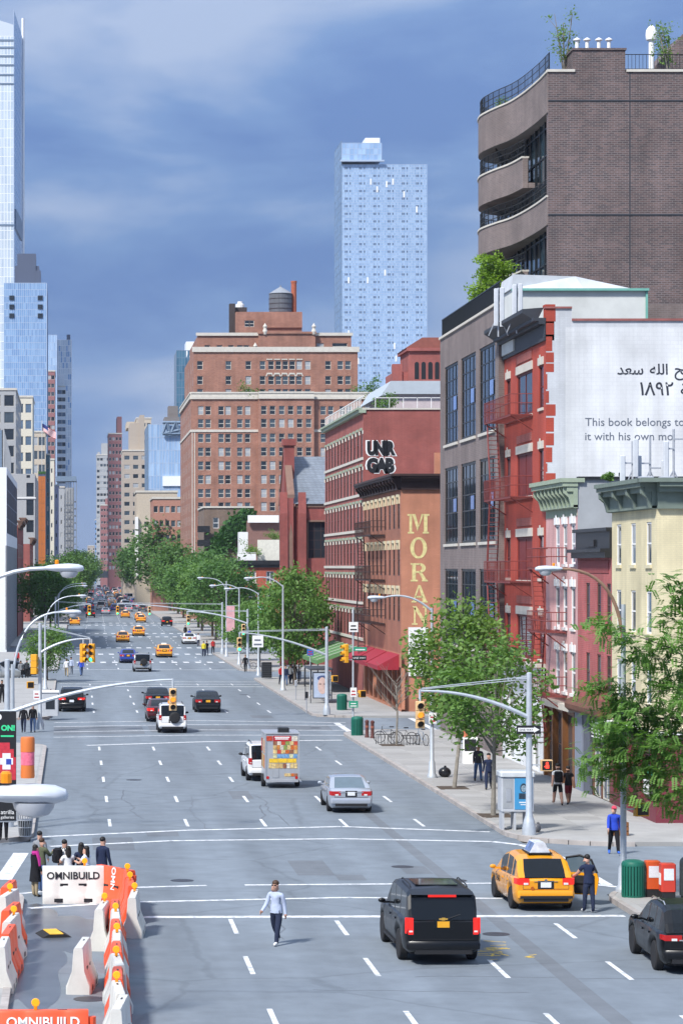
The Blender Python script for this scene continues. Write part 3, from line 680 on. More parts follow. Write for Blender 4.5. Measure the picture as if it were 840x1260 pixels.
# ---- brown modern building: low west wing and curved-balcony tower
X2 = 22.6; Dn, Df = 138.22, 160.2
b = bld('modern_brick_building', 'tall grey-brown brick building with wavy brick balconies and big black-framed factory windows', X2, Dn)
F = west(X2, Df); W_ = Df - Dn; dd = lambda q: Df - X2*3200/(q-90)
cb_ = [(dd(547), dd(563)), (dd(567), dd(585)), (dd(589.5), dd(609))]
rows = [(17.6,22.35),(11.6,16.2),(5.6,10.1)]
ops = [(a, c, z0, z1) for z0, z1 in rows for a, c in cb_]
wall('wall', b, F, W_, 24.2, ops, B_browns, rev=.12)
M_bframe = mat('black_frame', (.012,.014,.017), rough=.4, var=.05)
for a, c, z0, z1 in ops:
    fme, pme = win_meshes(c-a, z1-z0, 'g45', .15, M_bframe, G_tint)
    wo = link('window', fme, b, fpt(F, (a+c)/2, z0, .06), F[1]); link('pane', pme, wo, world=False)
    pw = (c-a)/4; ph = (z1-z0)/5
    link('open_pane', MB().box(-pw*.42, pw*.42, -.05, -.03, .05, ph*.9).mesh('open_pane', mat('glass_skylit', (.16,.26,.55), rough=.12, spec=.8, var=.05)), wo, (pw*1.0, 0, ph*2), world=False)  # sky reflection painted in as the pane's blue base colour
    link('sill', MB().box(-(c-a)/2-.05, (c-a)/2+.05, -.16, .0, -.16, -.003).mesh('sill', M_stone), wo, world=False)
ons('coping', b, F, MB().box(0, W_, -.1, .4, 24.2, 24.34), M_stone)
rl = MB()
for k in range(0, int(W_/.22)): rl.box(k*.22, k*.22+.03, .1, .13, 24.34, 25.4)
rl.box(0, W_, .09, .14, 25.4, 25.46); ons('railing', b, F, rl, M_bframe)
back(b, X2, X2+20, Dn, Df, 24.2, B_browns, 'nes'); roof(b, X2, X2+20, Dn, Df, 24.0)
ops = [(2,6,.3,4.4),(8,13,.3,4.4),(15,20,.3,4.4)]
# tower
TY = 141.0; TX = XP(674, TY)
S = south(TX, TY, 24.0); ztop = ZP(88, TY)
wall('wall', b, S, 14, ztop-24, [], B_brown)
ons('coping', b, S, MB().box(-.05, 1.45, -.08, .4, ztop-24, ztop-23.86), M_stone); ons('coping', b, S, MB().box(4.25, 14, -.08, .4, ztop-24, ztop-23.86), M_stone)
zp = ZP(61, TY) - 24; px0 = XP(705, TY)-TX; px1 = XP(769, TY)-TX
ons('parapet', b, S, MB().box(px0, px1, .001, 2.6, ztop-24, zp).box(px0-.06, px1+.06, -.07, 2.7, zp, zp+.1), B_brown)
for z in (ZP(264,TY), ZP(123.5,TY)): ons('shelf_band', b, S, MB().box(0, 14, -.03, 0, z-24-.04, z-24+.04), M_char)
ons('expansion_joint', b, S, MB().box(XP(774,TY)-TX, XP(774,TY)-TX+.06, -.006, 0, 0, ztop-24), M_char)
for q in (714, 726.5, 741, 753.5):
    ons('flue', b, S, MB().tube([(XP(q,TY)-TX, 1.0, zp), (XP(q,TY)-TX, 1.0, zp+.72)], .1, 10).lathe([(.2,0),(.2,.06),(.02,.16)], 12, (XP(q,TY)-TX, 1.0, zp+.72)), M_white)
edge = [(25.70,141.06),(25.68,144),(25.5,147.6),(25.2,150.2),(24.75,152),(24.4,153.7),(24.25,155.2),(24.5,157.2),(25.2,158.6),(26.3,159.5)]
def smooth_edge(e, n=4):
    o = []
    for i in range(len(e)-1):
        p0, p1, p2, p3 = [Vector(e[max(0, min(len(e)-1, i+k))]) for k in (-1,0,1,2)]
        for k in range(n):
            t = k/n; o.append(.5*((2*p1)+(p2-p0)*t+(2*p0-5*p1+4*p2-p3)*t*t+(3*p1-p0-3*p2+p3)*t**3))
    return o + [Vector(e[-1])]
ed = smooth_edge(edge)
def balcony(i0, z0, z1, rails=True):
    pts = ed[i0:]
    bb = MB(); ring = [(p.x+.03, p.y+.03) for p in pts[:-1]] + [(26.8, 159.4), (26.24, 159.4), (26.24, pts[0].y+.03)]
    bb.prism(ring, z0+.01, z0+.3)
    bb.loft([[(p.x, p.y, z) for z in (z0-.001, z1)] + [(p.x+.3, p.y, z) for z in (z1, z0-.001)] for p in pts], True)
    o = put('balcony', bb, B_browns, b, smooth=True); o['label'] = 'wavy brick balcony band'
    cp = MB().loft([[(p.x-.06, p.y, z1+.002), (p.x-.06, p.y, z1+.1), (p.x+.36, p.y, z1+.1), (p.x+.36, p.y, z1+.002)] for p in pts], True); put('coping', cp, M_stone, o, world=False)
    for q in o.children: q.location = (0,0,0)
    if rails:
        r_ = MB(); step = 0
        for zz in (.4, .75, 1.1): r_.tube([(p.x+.12, p.y, z1+zz) for p in pts], .025, 4)
        for p in pts[::2]: r_.box(p.x+.1, p.x+.14, p.y-.02, p.y+.02, z1+.1, z1+1.1)
        for a_, c_ in zip(pts[:-1], pts[1:]):
            for t in (0,.33,.66): q = a_.lerp(c_, t); r_.box(q.x+.11, q.x+.13, q.y-.008, q.y+.008, z1+.1, z1+1.1)
        put('railing', r_, M_bframe, o, world=False)
    return o
balcony(0, 34.9, 37.05); 
i2 = min(range(len(ed)), key=lambda i: abs(ed[i].y-147.6))
balcony(i2, 31.75, 33.45); balcony(0, 28.8, 30.3); balcony(i2, 25.6, 27.0)
# glazed west wall behind the balconies
FW = west(26.25, 160.3, 24.0); gw = 160.3-141.4
gm = MB(); n = 13
for k in range(n+1): gm.box(gw*k/n-.05, gw*k/n+.05, -.12, 0, .3, ztop-24-.3)
for z in [1.5*j for j in range(1, 9)]: gm.box(0, gw, -.1, 0, z-.05, z+.05)
ons('window_frame', b, FW, gm, M_bframe)
for k in range(n): ons('pane', b, FW, MB().box(gw*k/n+.05, gw*(k+1)/n-.05, -.05, -.02, .3, ztop-24-.3), rnd.choice([G_tint, G_dark, gl('glass_teal', (.03,.06,.08))]))
put('wall', MB().box(26.3, 39, 160.0, 160.3, 24, ztop), B_brown, b); roof(b, TX, 39, TY, 160.3, ztop-.1)
put('wall', MB().box(25.76, 26.3, 141.02, 141.6, 24, ztop-.05), B_brown, b)
put('railing', MB().box(XP(769,TY), 39, TY+.25, TY+.28, ztop+.98, ztop+1.02).box(XP(769,TY), 39, TY+.25, TY+.28, ztop+.2, ztop+.23), M_bframe, b)
rr = MB()
for k in range(46): rr.box(XP(769,TY)+k*.2, XP(769,TY)+k*.2+.02, TY+.25, TY+.27, ztop, ztop+1.0)
put('railing', rr, M_bframe, b)
put('pergola', MB().box(XP(705,150), XP(812,150), 150, 152, ztop+1.7, ztop+1.85).box(XP(700,150), XP(705,150), 150, 152, ztop, ztop+1.8).box(XP(780,150), XP(800,150), 150.5, 152, ztop, ztop+1.7), M_bframe, b)
put('roof_house', MB().box(XP(795,147), 39, 147, 152, ztop, ztop+1.3).eprism([(XP(803,147),ztop+1.3),(XP(840,147),ztop+3.3),(39,ztop+4),(39,ztop+1.3)], 147, 152), B_brown, b)
put('roof_bench', MB().bevbox(XP(784,144), XP(806,144), 144, 144.7, ztop+.1, ztop+.75, .05), M_white, b)
put('ventilator', MB().lathe([(.16,0),(.16,2.7),(.3,2.75),(.34,3.0),(.3,3.3),(.15,3.5),(.03,3.6)], 14, (32.45,146,ztop)), M_white, b, smooth=True)
# ------------------------------------------------------------------ buildings beyond 18th street
X = 22.8
# ---- orange painted-sign building
Dn, Df = 181.0, 204.4; F = west(X, Df); W_ = Df - Dn
b = bld('orange_brick_building', 'orange painted brick corner building with MORAN in tall cream letters and dark cornice', X, Dn)
nc = 9; cols = [W_*(i+.5)/nc for i in range(nc)]
rows = [(12.9,15.1),(9.6,11.9),(6.4,8.7)]; ops = grid(cols, 1.05, rows)
wall('wall', b, F, W_, 15.6, ops, B_orw, z0=4.2, rev=.08); windows(b, F, ops, 'sash', M_iron, [G_dark, G_mid, G_dark], fw=.08, rev=.08)
for z0, z1 in rows:
    for c in cols: ons('window_hood', b, F, MB().box(c-.66, c+.66, -.12, 0, z1+.0, z1+.2).box(c-.66, c-.53, -.1, 0, z1-.45, z1).box(c+.53, c+.66, -.1, 0, z1-.45, z1), M_cream)
cornice(b, F, W_, 15.6, 16.7, .8, M_iron, nb=14, ret=15)
fire_escape(b, F, [(4,14.5,12.6),(4,14.5,9.3),(4,14.5,6.1)], M_iron, 1.1, 1.0)
S = south(X, Dn); wall('wall', b, S, 16, 16.2, [], B_or)
ons('parapet', b, S, MB().box(2.4, 16, .3, .7, 16.2, 18.2), B_or)
roof(b, X, X+16, Dn, Df, 16.4); back(b, X, X+16, Dn, Df, 15.7, B_orw)
def slab_letter(ch):
    """slab serif capital in a unit cell, polygons in x,z"""
    m = MB(); q = lambda *p: m.eprism(list(p), -.012, -.002); s = .09
    bx_ = lambda x0, x1, z0, z1: q((x0,z0),(x1,z0),(x1,z1),(x0,z1))
    if ch == 'M':
        bx_(.02,.30,0,s); bx_(.70,.98,0,s); bx_(.09,.21,s,1-s); bx_(.75,.91,s,1-s); bx_(.0,.21,1-s,1); bx_(.75,1,1-s,1)
        q((.215,1),(.36,1),(.53,.36),(.46,.12)); q((.745,1),(.64,1),(.465,.12),(.535,.36))
    if ch == 'O':
        for i in range(20):
            a, c = 2*math.pi*i/20, 2*math.pi*(i+1)/20
            q((.5+.44*math.cos(a),.5+.5*math.sin(a)),(.5+.44*math.cos(c),.5+.5*math.sin(c)),(.5+.24*math.cos(c),.5+.4*math.sin(c)),(.5+.24*math.cos(a),.5+.4*math.sin(a)))
    if ch == 'R':
        bx_(.04,.44,0,s); bx_(.13,.33,s,1-s); bx_(.04,.33,1-s,1)
        for i in range(10):
            a, c = math.pi/2-math.pi*i/10, math.pi/2-math.pi*(i+1)/10; o_, n_ = .27, .16
            q((.55+.32*math.cos(a),.735+o_*math.sin(a)),(.55+.32*math.cos(c),.735+o_*math.sin(c)),(.5+.16*math.cos(c),.735+n_*math.sin(c)),(.5+.16*math.cos(a),.735+n_*math.sin(a)))
        q((.335,.9),(.56,.9),(.56,1),(.335,1)); q((.335,.465),(.56,.465),(.56,.57),(.335,.57)); q((.5,.464),(.68,.46),(.92,s),(.7,s)); bx_(.66,.98,0,s-.001)
    if ch == 'A':
        bx_(.0,.3,0,s); bx_(.62,1,0,s); q((.09,s),(.19,s),(.47,.84),(.42,1)); q((.42,1),(.56,1),(.93,s),(.70,s)); bx_(.24,.66,.28,.38)
    if ch == 'N':
        bx_(.0,.34,0,s); bx_(.12,.23,s,1-s); bx_(.66,1,1-s,1); bx_(.77,.88,.0,1-s); q((.02,1),(.28,1),(.88,.14),(.88,0),(.74,0),(.24,.74),(.12,.9)); 
    return m
M_let = mat('cream_lettering', (.62,.54,.25), rough=.85, var=.28, scale=3.5)
for ch, y0, y1, x0, x1 in (('M',632.5,656.6,501,528),('O',661,687.5,503,526.5),('R',693,715.5,504,526.5),('A',720,741.5,506,526),('N',746,769,506.5,527)):
    me = slab_letter(ch).mesh('letter_' + ch.lower(), M_let); me.transform(Matrix.Diagonal((XP(x1,Dn)-XP(x0,Dn), 1, ZP(y0,Dn)-ZP(y1,Dn), 1)))
    link('painted_letter', me, b, (XP(x0,Dn), Dn-.002, ZP(y1,Dn)))
bn = tag(put('wall_banner', MB().box(XP(502,Dn), XP(526,Dn), Dn-.09, Dn-.05, ZP(832,Dn), ZP(772,Dn)), M_white), 'white banner with small print hung on the orange wall below MORAN', 'banner')
for k, (yy, w) in enumerate([(775.5,10),(782,18),(793,14),(797,15),(801,12)]):
    put('lettering', MB().box(XP(514-w/2,Dn), XP(514+w/2,Dn), Dn-.096, Dn-.09, ZP(yy+1.6,Dn), ZP(yy,Dn)), M_ink2, bn)
M_awn = mat('awning_red', (.30,.02,.035), rough=.7, var=.1)
ops = [(1+i*2.9, 3.4+i*2.9, .3, 3.2) for i in range(8)]
wall('storefront', b, F, W_, 4.2, ops, B_or, rev=.3); windows(b, F, ops, 'g22', M_iron, [G_dark, G_mid], rev=.3)
for i in range(3): ons('awning', b, F, MB().loft([[(1+i*7.4,0,4.1),(1+i*7.4,-1.5,3.3),(1+i*7.4,-1.5,3.0),(1+i*7.4,0,3.0)],[(7.6+i*7.4,0,4.1),(7.6+i*7.4,-1.5,3.3),(7.6+i*7.4,-1.5,3.0),(7.6+i*7.4,0,3.0)]], True), M_awn)

# ---- large red warehouse
Dn, Df = 204.45, 235.5; F = west(X, Df); W_ = Df - Dn
b = bld('brick_warehouse', 'large dark red brick warehouse with rows of narrow windows and green roof edge', X, Dn)
nc = 12; cols = [W_*(i+.5)/nc for i in range(nc)]
rows = [(z-2.1, z) for z in (21.0,18.15,15.3,12.45,9.6,6.75)]; ops = grid(cols, 1.25, rows)
wall('wall', b, F, W_, 22.6, ops, B_red, rev=.08); windows(b, F, ops, 'sash', M_iron, [G_dark, G_mid, gl('glass_reddish', (.07,.035,.035))], fw=.09, rev=.08)
for z0, z1 in rows:
    ons('sill_course', b, F, MB().box(0, W_, -.1, 0, z0-.24, z0-.03), M_stone)
    for c in cols: ons('window_hood', b, F, MB().box(c-.75, c+.75, -.1, 0, z1+.003, z1+.2), M_sage); 
    for i in range(nc+1): ons('pier_cap', b, F, MB().box(max(.0, W_*i/nc-.28), min(W_, W_*i/nc+.28), -.08, 0, z1-.3, z1-.03), M_stone)
ons('cornice', b, F, MB().box(-.1, W_+.1, -.35, .2, 22.35, 22.6).box(-.1, W_+.1, -.5, .3, 22.6, 22.75), M_sage)
rl = MB()
for k in range(int(W_/1.2)): rl.box(k*1.2, k*1.2+.05, .0, .05, 22.75, 23.7)
rl.box(0, W_, 0, .05, 23.65, 23.72); ons('railing', b, F, rl, M_white)
S = south(X, Dn); wall('wall', b, S, 16, 22.6, [], B_red); ons('coping', b, S, MB().box(-.1, 16, -.1, .4, 22.6, 22.72), M_stone)
roof(b, X, X+16, Dn, Df, 22.5); back(b, X, X+16, Dn, Df, 22.6, B_red)
rl = MB()
for k in range(14): rl.box(1+k*1.1, 1.04+k*1.1, .6, .64, 22.6, 23.6)
rl.box(1, 15.5, .6, .64, 23.55, 23.6); ons('railing', b, S, rl, M_white)
# graffiti: black bubble letters with a white outline
def graffiti(t, px, py, w, h):
    for q, m, bo, dy in ((0, M_white, .12, 0), (1, M_black, .075, .02)):
        me = text_mesh(t, 1, .004, 'LEFT', m, bo, .86); xs = [v.co.x for v in me.vertices]; zs = [v.co.z for v in me.vertices]
        f = (max(xs)-min(xs)); gz = max(zs)-min(zs)
        me.transform(Matrix.Translation((-(max(xs)+min(xs))/2, 0, -(max(zs)+min(zs))/2)))
        k = 1 if q == 0 else .9
        me.transform(Matrix.Diagonal((w*Dn/FPX/f*k, 1, h*Dn/FPX/gz*k, 1)))
        link('graffiti_letters', me, b, (XP(px,Dn), Dn-.01-dy, ZP(py,Dn)))
graffiti('UNIR', 469, 551.5, 39, 20); graffiti('GAB', 468, 572.5, 38, 21)
h_ = thing('roof_shed', 'pale blue-grey metal penthouse on the red warehouse roof', 'rooftop structure', (26, 212, 22.4)); M_shed = mat('metal_siding', (.42,.47,.52), rough=.5, var=.06)
put('wall', MB().box(XP(480,213), 39, 213, 228, 22.4, ZP(484,213)), mat('shed_pink_panel', (.52,.45,.46), rough=.6), h_)
put('roof', MB().loft([[(XP(468,213),212.6,ZP(487,213)),(XP(480,213),212.6,ZP(469,213)),(39,212.6,ZP(469,213)),(39,212.6,ZP(485,213)),(XP(483,213),212.6,ZP(485,213))],[(XP(468,213),228.6,ZP(487,213)),(XP(480,213),228.6,ZP(469,213)),(39,228.6,ZP(469,213)),(39,228.6,ZP(485,213)),(XP(483,213),228.6,ZP(485,213))]], True), M_shed, h_)
FX = west(XP(480,213)-.02, 228); 
for k in range(6): ons('window', h_, FX, MB().box(1+k*2.3, 2.9+k*2.3, -.05, 0, 22.9, 24.0), G_blue)
# ---- brick tower with arcade behind the shed
t = bld('brick_tower', 'ornate red brick tower with arched belfry openings behind the warehouse roof', XP(487,300), 300)
x0, x1 = XP(503,300), XP(560,300); F = south(x0, 300, 0); zt = ZP(428,300)
def arch(u0, u1, z0, z1, d=.05, n=8):
    r_ = (u1-u0)/2; c = (u0+u1)/2; return [(u0,z0),(u1,z0)] + [(c+r_*math.cos(math.pi*i/n), z1-r_+r_*math.sin(math.pi*i/n)) for i in range(n+1)]
put('wall', MB().box(x0, x1, 300, 308, 0, zt), B_red, t)
for k in range(5): ons('arched_opening', t, F, MB().eprism(arch(.65+k*.78, 1.15+k*.78, zt-3.6, zt-1.6), -.02, .0), M_black)
put('cornice', MB().box(x0-.3, x1+.3, 299.7, 308.3, zt-.35, zt), B_red, t); put('band', MB().box(x0-.1, x1+.1, 299.9, 308, zt-4.1, zt-3.8), M_stone, t)
put('wing', MB().box(XP(487,299), x0+.3, 301, 309, 0, ZP(457,300)).box(XP(487,299)-.15, XP(497,299), 300.8, 302, 0, ZP(447,300)), B_red, t)
put('roof', MB().eprism([(x0-.4,zt),(x1+.4,zt),(x1-1,zt+1.2),(x0+1.5,zt+1.2)], 299.8, 308), mat('roof_tile', (.25,.08,.06), rough=.8), t)

# ---- brick chapel with slate roof
Dn, Df = 268, 279; X0 = XP(363, Dn)
b = bld('brick_chapel', 'dark red brick chapel with steep slate roof, tall chimney and big leaded window', X0, Dn)
B_chap = mat('brick_chapel', (.27,.065,.055), rough=.9, var=.16, brick=((.23,.055,.047), (.24,.1,.09), .3, .1))
S = south(X0, Dn); ops = [(XP(379,Dn)-X0, XP(403,Dn)-X0, ZP(687,Dn), ZP(642,Dn))]
ze = ZP(620, Dn)
wall('wall', b, S, 8, ze, ops, B_chap, rev=.35); windows(b, S, ops, 'g34', M_iron, [G_dark], rev=.35, fw=.12)
put('band', MB().box(X0, X0+8, Dn-.12, Dn, ze-.35, ze), mat('brownstone', (.20,.12,.09), rough=.85, var=.15), b)
zr_ = ZP(561, Dn)
put('roof', MB().loft([[(X0-.2,Dn-.3,ze),(X0-.2,Dn+6,zr_+.2),(X0-.2,Df,zr_-4)],[(X0+9,Dn-.3,ze),(X0+9,Dn+6,zr_+.2),(X0+9,Df,zr_-4)]], True), mat('slate', (.20,.23,.27), rough=.6, var=.15, brick=((.18,.21,.25), (.15,.17,.2), .5, .28)), b)
gw_ = [(Dn-.5,0),(Dn-.5,ze+.6),(Dn+5.4,zr_+1.0),(Df,ze),(Df,0)]
put('gable_wall', MB().loft([[(X0-.7,y,z) for y,z in gw_],[(X0-.2,y,z) for y,z in gw_]], True), B_chap, b)
put('chimney', MB().box(XP(350,Dn+3), XP(362,Dn+3), Dn+3, Dn+4.6, 8, ZP(545,Dn+3)).box(XP(349,Dn+3)-.1, XP(363,Dn+3)+.1, Dn+2.8, Dn+4.8, ZP(548,Dn+3), ZP(540,Dn+3)), B_chap, b)
for k in range(2): put('buttress', MB().loft([[(X0-1.6+k*1.9,Dn-.9,0),(X0-.8+k*1.9,Dn-.9,0),(X0-.8+k*1.9,Dn,0),(X0-1.6+k*1.9,Dn,0)],[(X0-1.6+k*1.9,Dn-.6,ze-1),(X0-.8+k*1.9,Dn-.6,ze-1),(X0-.8+k*1.9,Dn,ze-1),(X0-1.6+k*1.9,Dn,ze-1)],[(X0-1.6+k*1.9,Dn-.05,ze+1.2),(X0-.8+k*1.9,Dn-.05,ze+1.2),(X0-.8+k*1.9,Dn,ze+1.2),(X0-1.6+k*1.9,Dn,ze+1.2)]], True), B_chap, b)
back(b, X0, X0+8, Dn, Df, ze, B_chap, 'n')
M_bst = mat('brownstone', (.20,.12,.09)); S2 = south(X0-.8, Dn-.5)
ons('lancet_panel', b, S2, MB().eprism([(.14,5),(.52,5),(.52,ze-3.2),(.33,ze-2.0),(.14,ze-3.2)], -.03, 0), M_bst)
for k in range(5): ons('stone_course', b, S, MB().box(0, 8, -.05, 0, 2.4+k*2.1, 2.55+k*2.1), M_bst) if k < 2 else None
put('gable_coping', MB().loft([[(X0-.82,y,z) for y,z in gw_[1:4]]+[(X0-.82,y,z+.35) for y,z in gw_[3:0:-1]],[(X0-.1,y,z) for y,z in gw_[1:4]]+[(X0-.1,y,z+.35) for y,z in gw_[3:0:-1]]], True), M_bst, b)
put('window_surround', MB().box(XP(377.5,Dn), XP(379,Dn), Dn-.1, Dn, ZP(689,Dn), ZP(640,Dn)).box(XP(377.5,Dn), XP(405,Dn), Dn-.1, Dn, ZP(642,Dn), ZP(640,Dn)), M_bst, b)

# ---- small red house with roof terrace
Dn = 362; X0 = XP(292, Dn); X1 = XP(345, Dn)
b = bld('corner_house', 'small bright red brick corner house with black cornice and planted white roof terrace', X0, Dn)
M_rh = mat('brick_house_red', (.40,.085,.05), rough=.85, var=.12, brick=((.37,.078,.046), (.34,.12,.09), .3, .1))
zt = ZP(694, Dn); S = south(X0, Dn); w = X1-X0
ops = grid([w*.34, w*.76], 1.1, [(ZP(717,Dn),ZP(703,Dn)),(ZP(742,Dn),ZP(727,Dn))])
wall('wall', b, S, w, zt, ops, M_rh, rev=.2); windows(b, S, ops, 'g22', M_white, [G_mid, G_blind], rev=.2, fw=.12, sill=M_stone)
F = west(X0, Dn+14); opw = grid([2.5,6,9.5,12.5], 1.1, [(ZP(717,Dn),ZP(703,Dn)),(ZP(742,Dn),ZP(727,Dn))]); wall('wall', b, F, 14, zt, opw, M_rh, rev=.2); windows(b, F, opw, 'g22', M_white, [G_mid], rev=.2, fw=.12)
put('cornice', MB().box(X0-.5, X1+.2, Dn-.5, Dn+14, zt-.1, zt+.5).box(X0-.3, X1+.1, Dn-.3, Dn+14, zt-.5, zt-.1), M_black, b)
put('terrace_screen', MB().box(XP(318,Dn), X1, Dn+2, Dn+2.2, zt+.5, ZP(664,Dn)), mat('terrace_panel', (.66,.64,.56), rough=.8), b)
put('terrace_rail', MB().box(X0, X0+2.6, Dn+.2, Dn+.26, zt+1.5, zt+1.58).box(X0, X0+2.6, Dn+.22, Dn+.25, zt+.5, zt+1.4), M_white, b)
put('bulkhead', MB().box(XP(297,Dn), XP(308,Dn), Dn+5, Dn+8, zt, ZP(654,Dn)), M_white, b)
back(b, X0, X1, Dn, Dn+14, zt, M_rh)

# ---- brown brick building with ivy
Dn = 455; X0 = XP(251, Dn); X1 = XP(312, Dn)
b = bld('ivy_building', 'brown brick tenement with ivy climbing its corner and dark balconies', X0, Dn)
M_bb = mat('brick_dull', (.20,.14,.105), rough=.9, var=.2, brick=((.17,.12,.09), (.2,.16,.13), .4, .15))
zt = ZP(625, Dn); S = south(X0, Dn); ops = [(XP(262,Dn)-X0, XP(269,Dn)-X0, ZP(650,Dn), ZP(637,Dn)), (XP(262,Dn)-X0, XP(269,Dn)-X0, ZP(676,Dn), ZP(664,Dn)), (XP(281,Dn)-X0, XP(288,Dn)-X0, ZP(650,Dn), ZP(637,Dn))]
wall('wall', b, S, X1-X0, zt, ops, M_bb); windows(b, S, ops, far=True, fm=M_white, gms=[G_mid])
F = west(X0, Dn+20); wall('wall', b, F, 20, zt, [], M_bb); put('coping', MB().box(X0-.2, X1, Dn-.2, Dn+20, zt, zt+.3), M_stone, b); back(b, X0, X1, Dn, Dn+20, zt, M_bb)
put('penthouse', MB().box(XP(306,Dn-10), XP(346,Dn-10), Dn-10, Dn-4, 0, ZP(640,Dn-10)).box(XP(309,Dn-10), XP(345,Dn-10), Dn-9, Dn-5, ZP(640,Dn-10), ZP(634,Dn-10)), mat('penthouse_brown', (.22,.12,.10), rough=.9), b)
put('penthouse_roof', MB().box(XP(305,Dn-11), XP(343,Dn-11), Dn-11, Dn-10.4, ZP(643,Dn-11), ZP(634,Dn-11)), M_white, b)
iv = MB(); r3 = random.Random(5)
for k in range(1400):
    t_ = r3.random(); px = 262 + t_*42 + r3.gauss(0, 4.5); py = 678 - t_*48 + r3.gauss(0, 6)
    if t_ > .7: py = 628 + abs(r3.gauss(0, 26)); px = 302 + r3.gauss(0, 5)
    p = Vector((XP(px,Dn), Dn-.35-r3.random()*.5, ZP(min(py,690),Dn))); s_ = r3.uniform(.18,.4); a = Vector((r3.gauss(0,1),r3.gauss(0,.5),r3.gauss(0,1))).normalized()*s_; c_ = a.cross(Vector((r3.gauss(0,1),-1,r3.gauss(0,1)))).normalized()*s_
    iv.quad(p-a-c_, p+a-c_, p+a+c_, p-a+c_)
M_leafi = mat('ivy_leaf', (.045,.13,.03), rough=.7, var=.5, scale=1.5, trans=.25)
put('ivy', iv, M_leafi, b)
for z in (ZP(655,Dn), ZP(672,Dn)): put('balcony', MB().box(X0-1.2, X0+1.0, Dn-1.0, Dn-.1, z, z+.12).box(X0-1.2, X0+1.0, Dn-1.0, Dn-.95, z+.12, z+1.1), M_black, b)

# ---- large brick apartment block with setbacks and water tower
Dn, Df = 507, 557; X0 = XP(235, Dn); X1 = XP(475, Dn)
b = bld('apartment_block', 'huge orange-brown brick apartment block with stepped crown, pale stone bands and rooftop water tank', X0, Dn)
zx = lambda py: ZP(py, Dn); ux = lambda px: XP(px, Dn) - X0
S = south(X0, Dn); colp = [247,256,272,280.5,295,304.6,324,334.7,346,357,368,379,397.5,406.8,421,429.7,443,452]
rows = [(zx(y+5.4), zx(y-5.4)) for y in (505,521,539,556,573,590,607,623.5,640,657)]
def near_bay(px): return 320 < px < 384
ops = [(ux(p)-.54, ux(p)+.54, z0, z1) for p in colp for z0, z1 in rows if not near_bay(p)]
zpar = zx(491)
uA, uB = ux(317.5), ux(385.5)
wall('wall', b, S, uA, zpar, [o for o in ops if o[1] < uA], B_lt, rev=.2); wall('wall', b, S, ux(475), zpar, [o for o in ops if o[0] > uB], B_lt, rev=.2, x0=uB)
windows(b, S, ops, far=True, fm=M_stone, gms=GLB, rev=.2)
Sb = south(X0, Dn-1.2); opb = [(ux(p)-.56, ux(p)+.56, z0, z1) for p in colp if near_bay(p) for z0, z1 in rows]
wall('wall', b, Sb, uB, zpar, opb, B_lt, rev=.2, x0=uA); windows(b, Sb, opb, far=True, fm=M_stone, gms=GLB, rev=.2)
put('wall', MB().quad((X0+uA,Dn-1.2,0),(X0+uA,Dn,0),(X0+uA,Dn,zpar),(X0+uA,Dn-1.2,zpar)).quad((X0+uB,Dn-1.2,0),(X0+uB,Dn,0),(X0+uB,Dn,zpar),(X0+uB,Dn-1.2,zpar)), B_lt, b)
F = west(X0, Df); wc = [5,9,16,20,27,31,38,42,46.5]
opw = [(c-.5, c+.5, z0, z1) for c in wc for z0, z1 in rows]; wall('wall', b, F, Df-Dn, zpar, opw, B_lt, rev=.07); windows(b, F, opw, far=True, fm=M_stone, gms=GLB, rev=.07)
for F_, w0, w1 in ((S, 0, uA), (S, uB, ux(475)), (F, 0, Df-Dn), (Sb, uA, uB)):
    ons('balustrade', b, F_, MB().box(w0, w1, -.3, .3, zpar, zpar+.5).box(w0, w1, -.12, .12, zpar+.5, zpar+1.1).box(w0, w1, -.25, .25, zpar+1.1, zpar+1.4), M_stone)
    if F_ is not Sb: ons('stone_band', b, F_, MB().box(w0, w1, -.15, 0, zx(531.5), zx(528.5)), M_stone)
for p in (236, 239): ons('quoin_strip', b, S, MB().box(ux(p), ux(p)+.16, -.06, 0, 6, zx(531)), M_stone)
# setback storeys
X3 = XP(232, 511)+1; D3 = 511; u3 = lambda px: XP(px, D3) - X3; z3 = lambda py: ZP(py, D3)
S3 = south(X3, D3, 0); z4 = z3(433)
cu = [246,281,305.5,323,333.5,342.5,351,359.5,368,378.5,403.5,418.5,428]
op3 = [(u3(p)-.56, u3(p)+.56, z3(y+5), z3(y-5.5)) for p in cu for y in (449.5,468,484)]
wall('wall', b, S3, u3(440), z4, op3, B_lt, rev=.2, z0=zpar-1); windows(b, S3, op3, far=True, fm=M_stone, gms=GLB, rev=.2)
put('stone_band', MB().box(X3-.3, X3+u3(440)+.3, D3-.3, D3+.3, z4, z4+1.0), M_stone, b)
for k in range(5):   # arched crown over the centre bay
    p = 331.5+k*9.2; ons('arch_hood', b, S3, MB().eprism([(u3(p)-.75,z3(463)),(u3(p)-.55,z3(463)),(u3(p)-.4,z3(460.5)),(u3(p)+.4,z3(460.5)),(u3(p)+.55,z3(463)),(u3(p)+.75,z3(463)),(u3(p)+.5,z3(458.5)),(u3(p)-.5,z3(458.5))], -.12, 0), M_stone)
    ons('arch_hood', b, S3, MB().box(u3(p)-.6, u3(p)+.6, -.12, 0, z3(442.6), z3(441.3)), M_stone)
F3 = west(X3, 553); opf = [(c-.5, c+.5, z3(y+5), z3(y-5.5)) for c in (5,12,20,30,38) for y in (449.5,468,484)]; wall('wall', b, F3, 42, z4, opf, B_lt, rev=.07, z0=zpar-1); windows(b, F3, opf, far=True, fm=M_stone, gms=GLB, rev=.07)
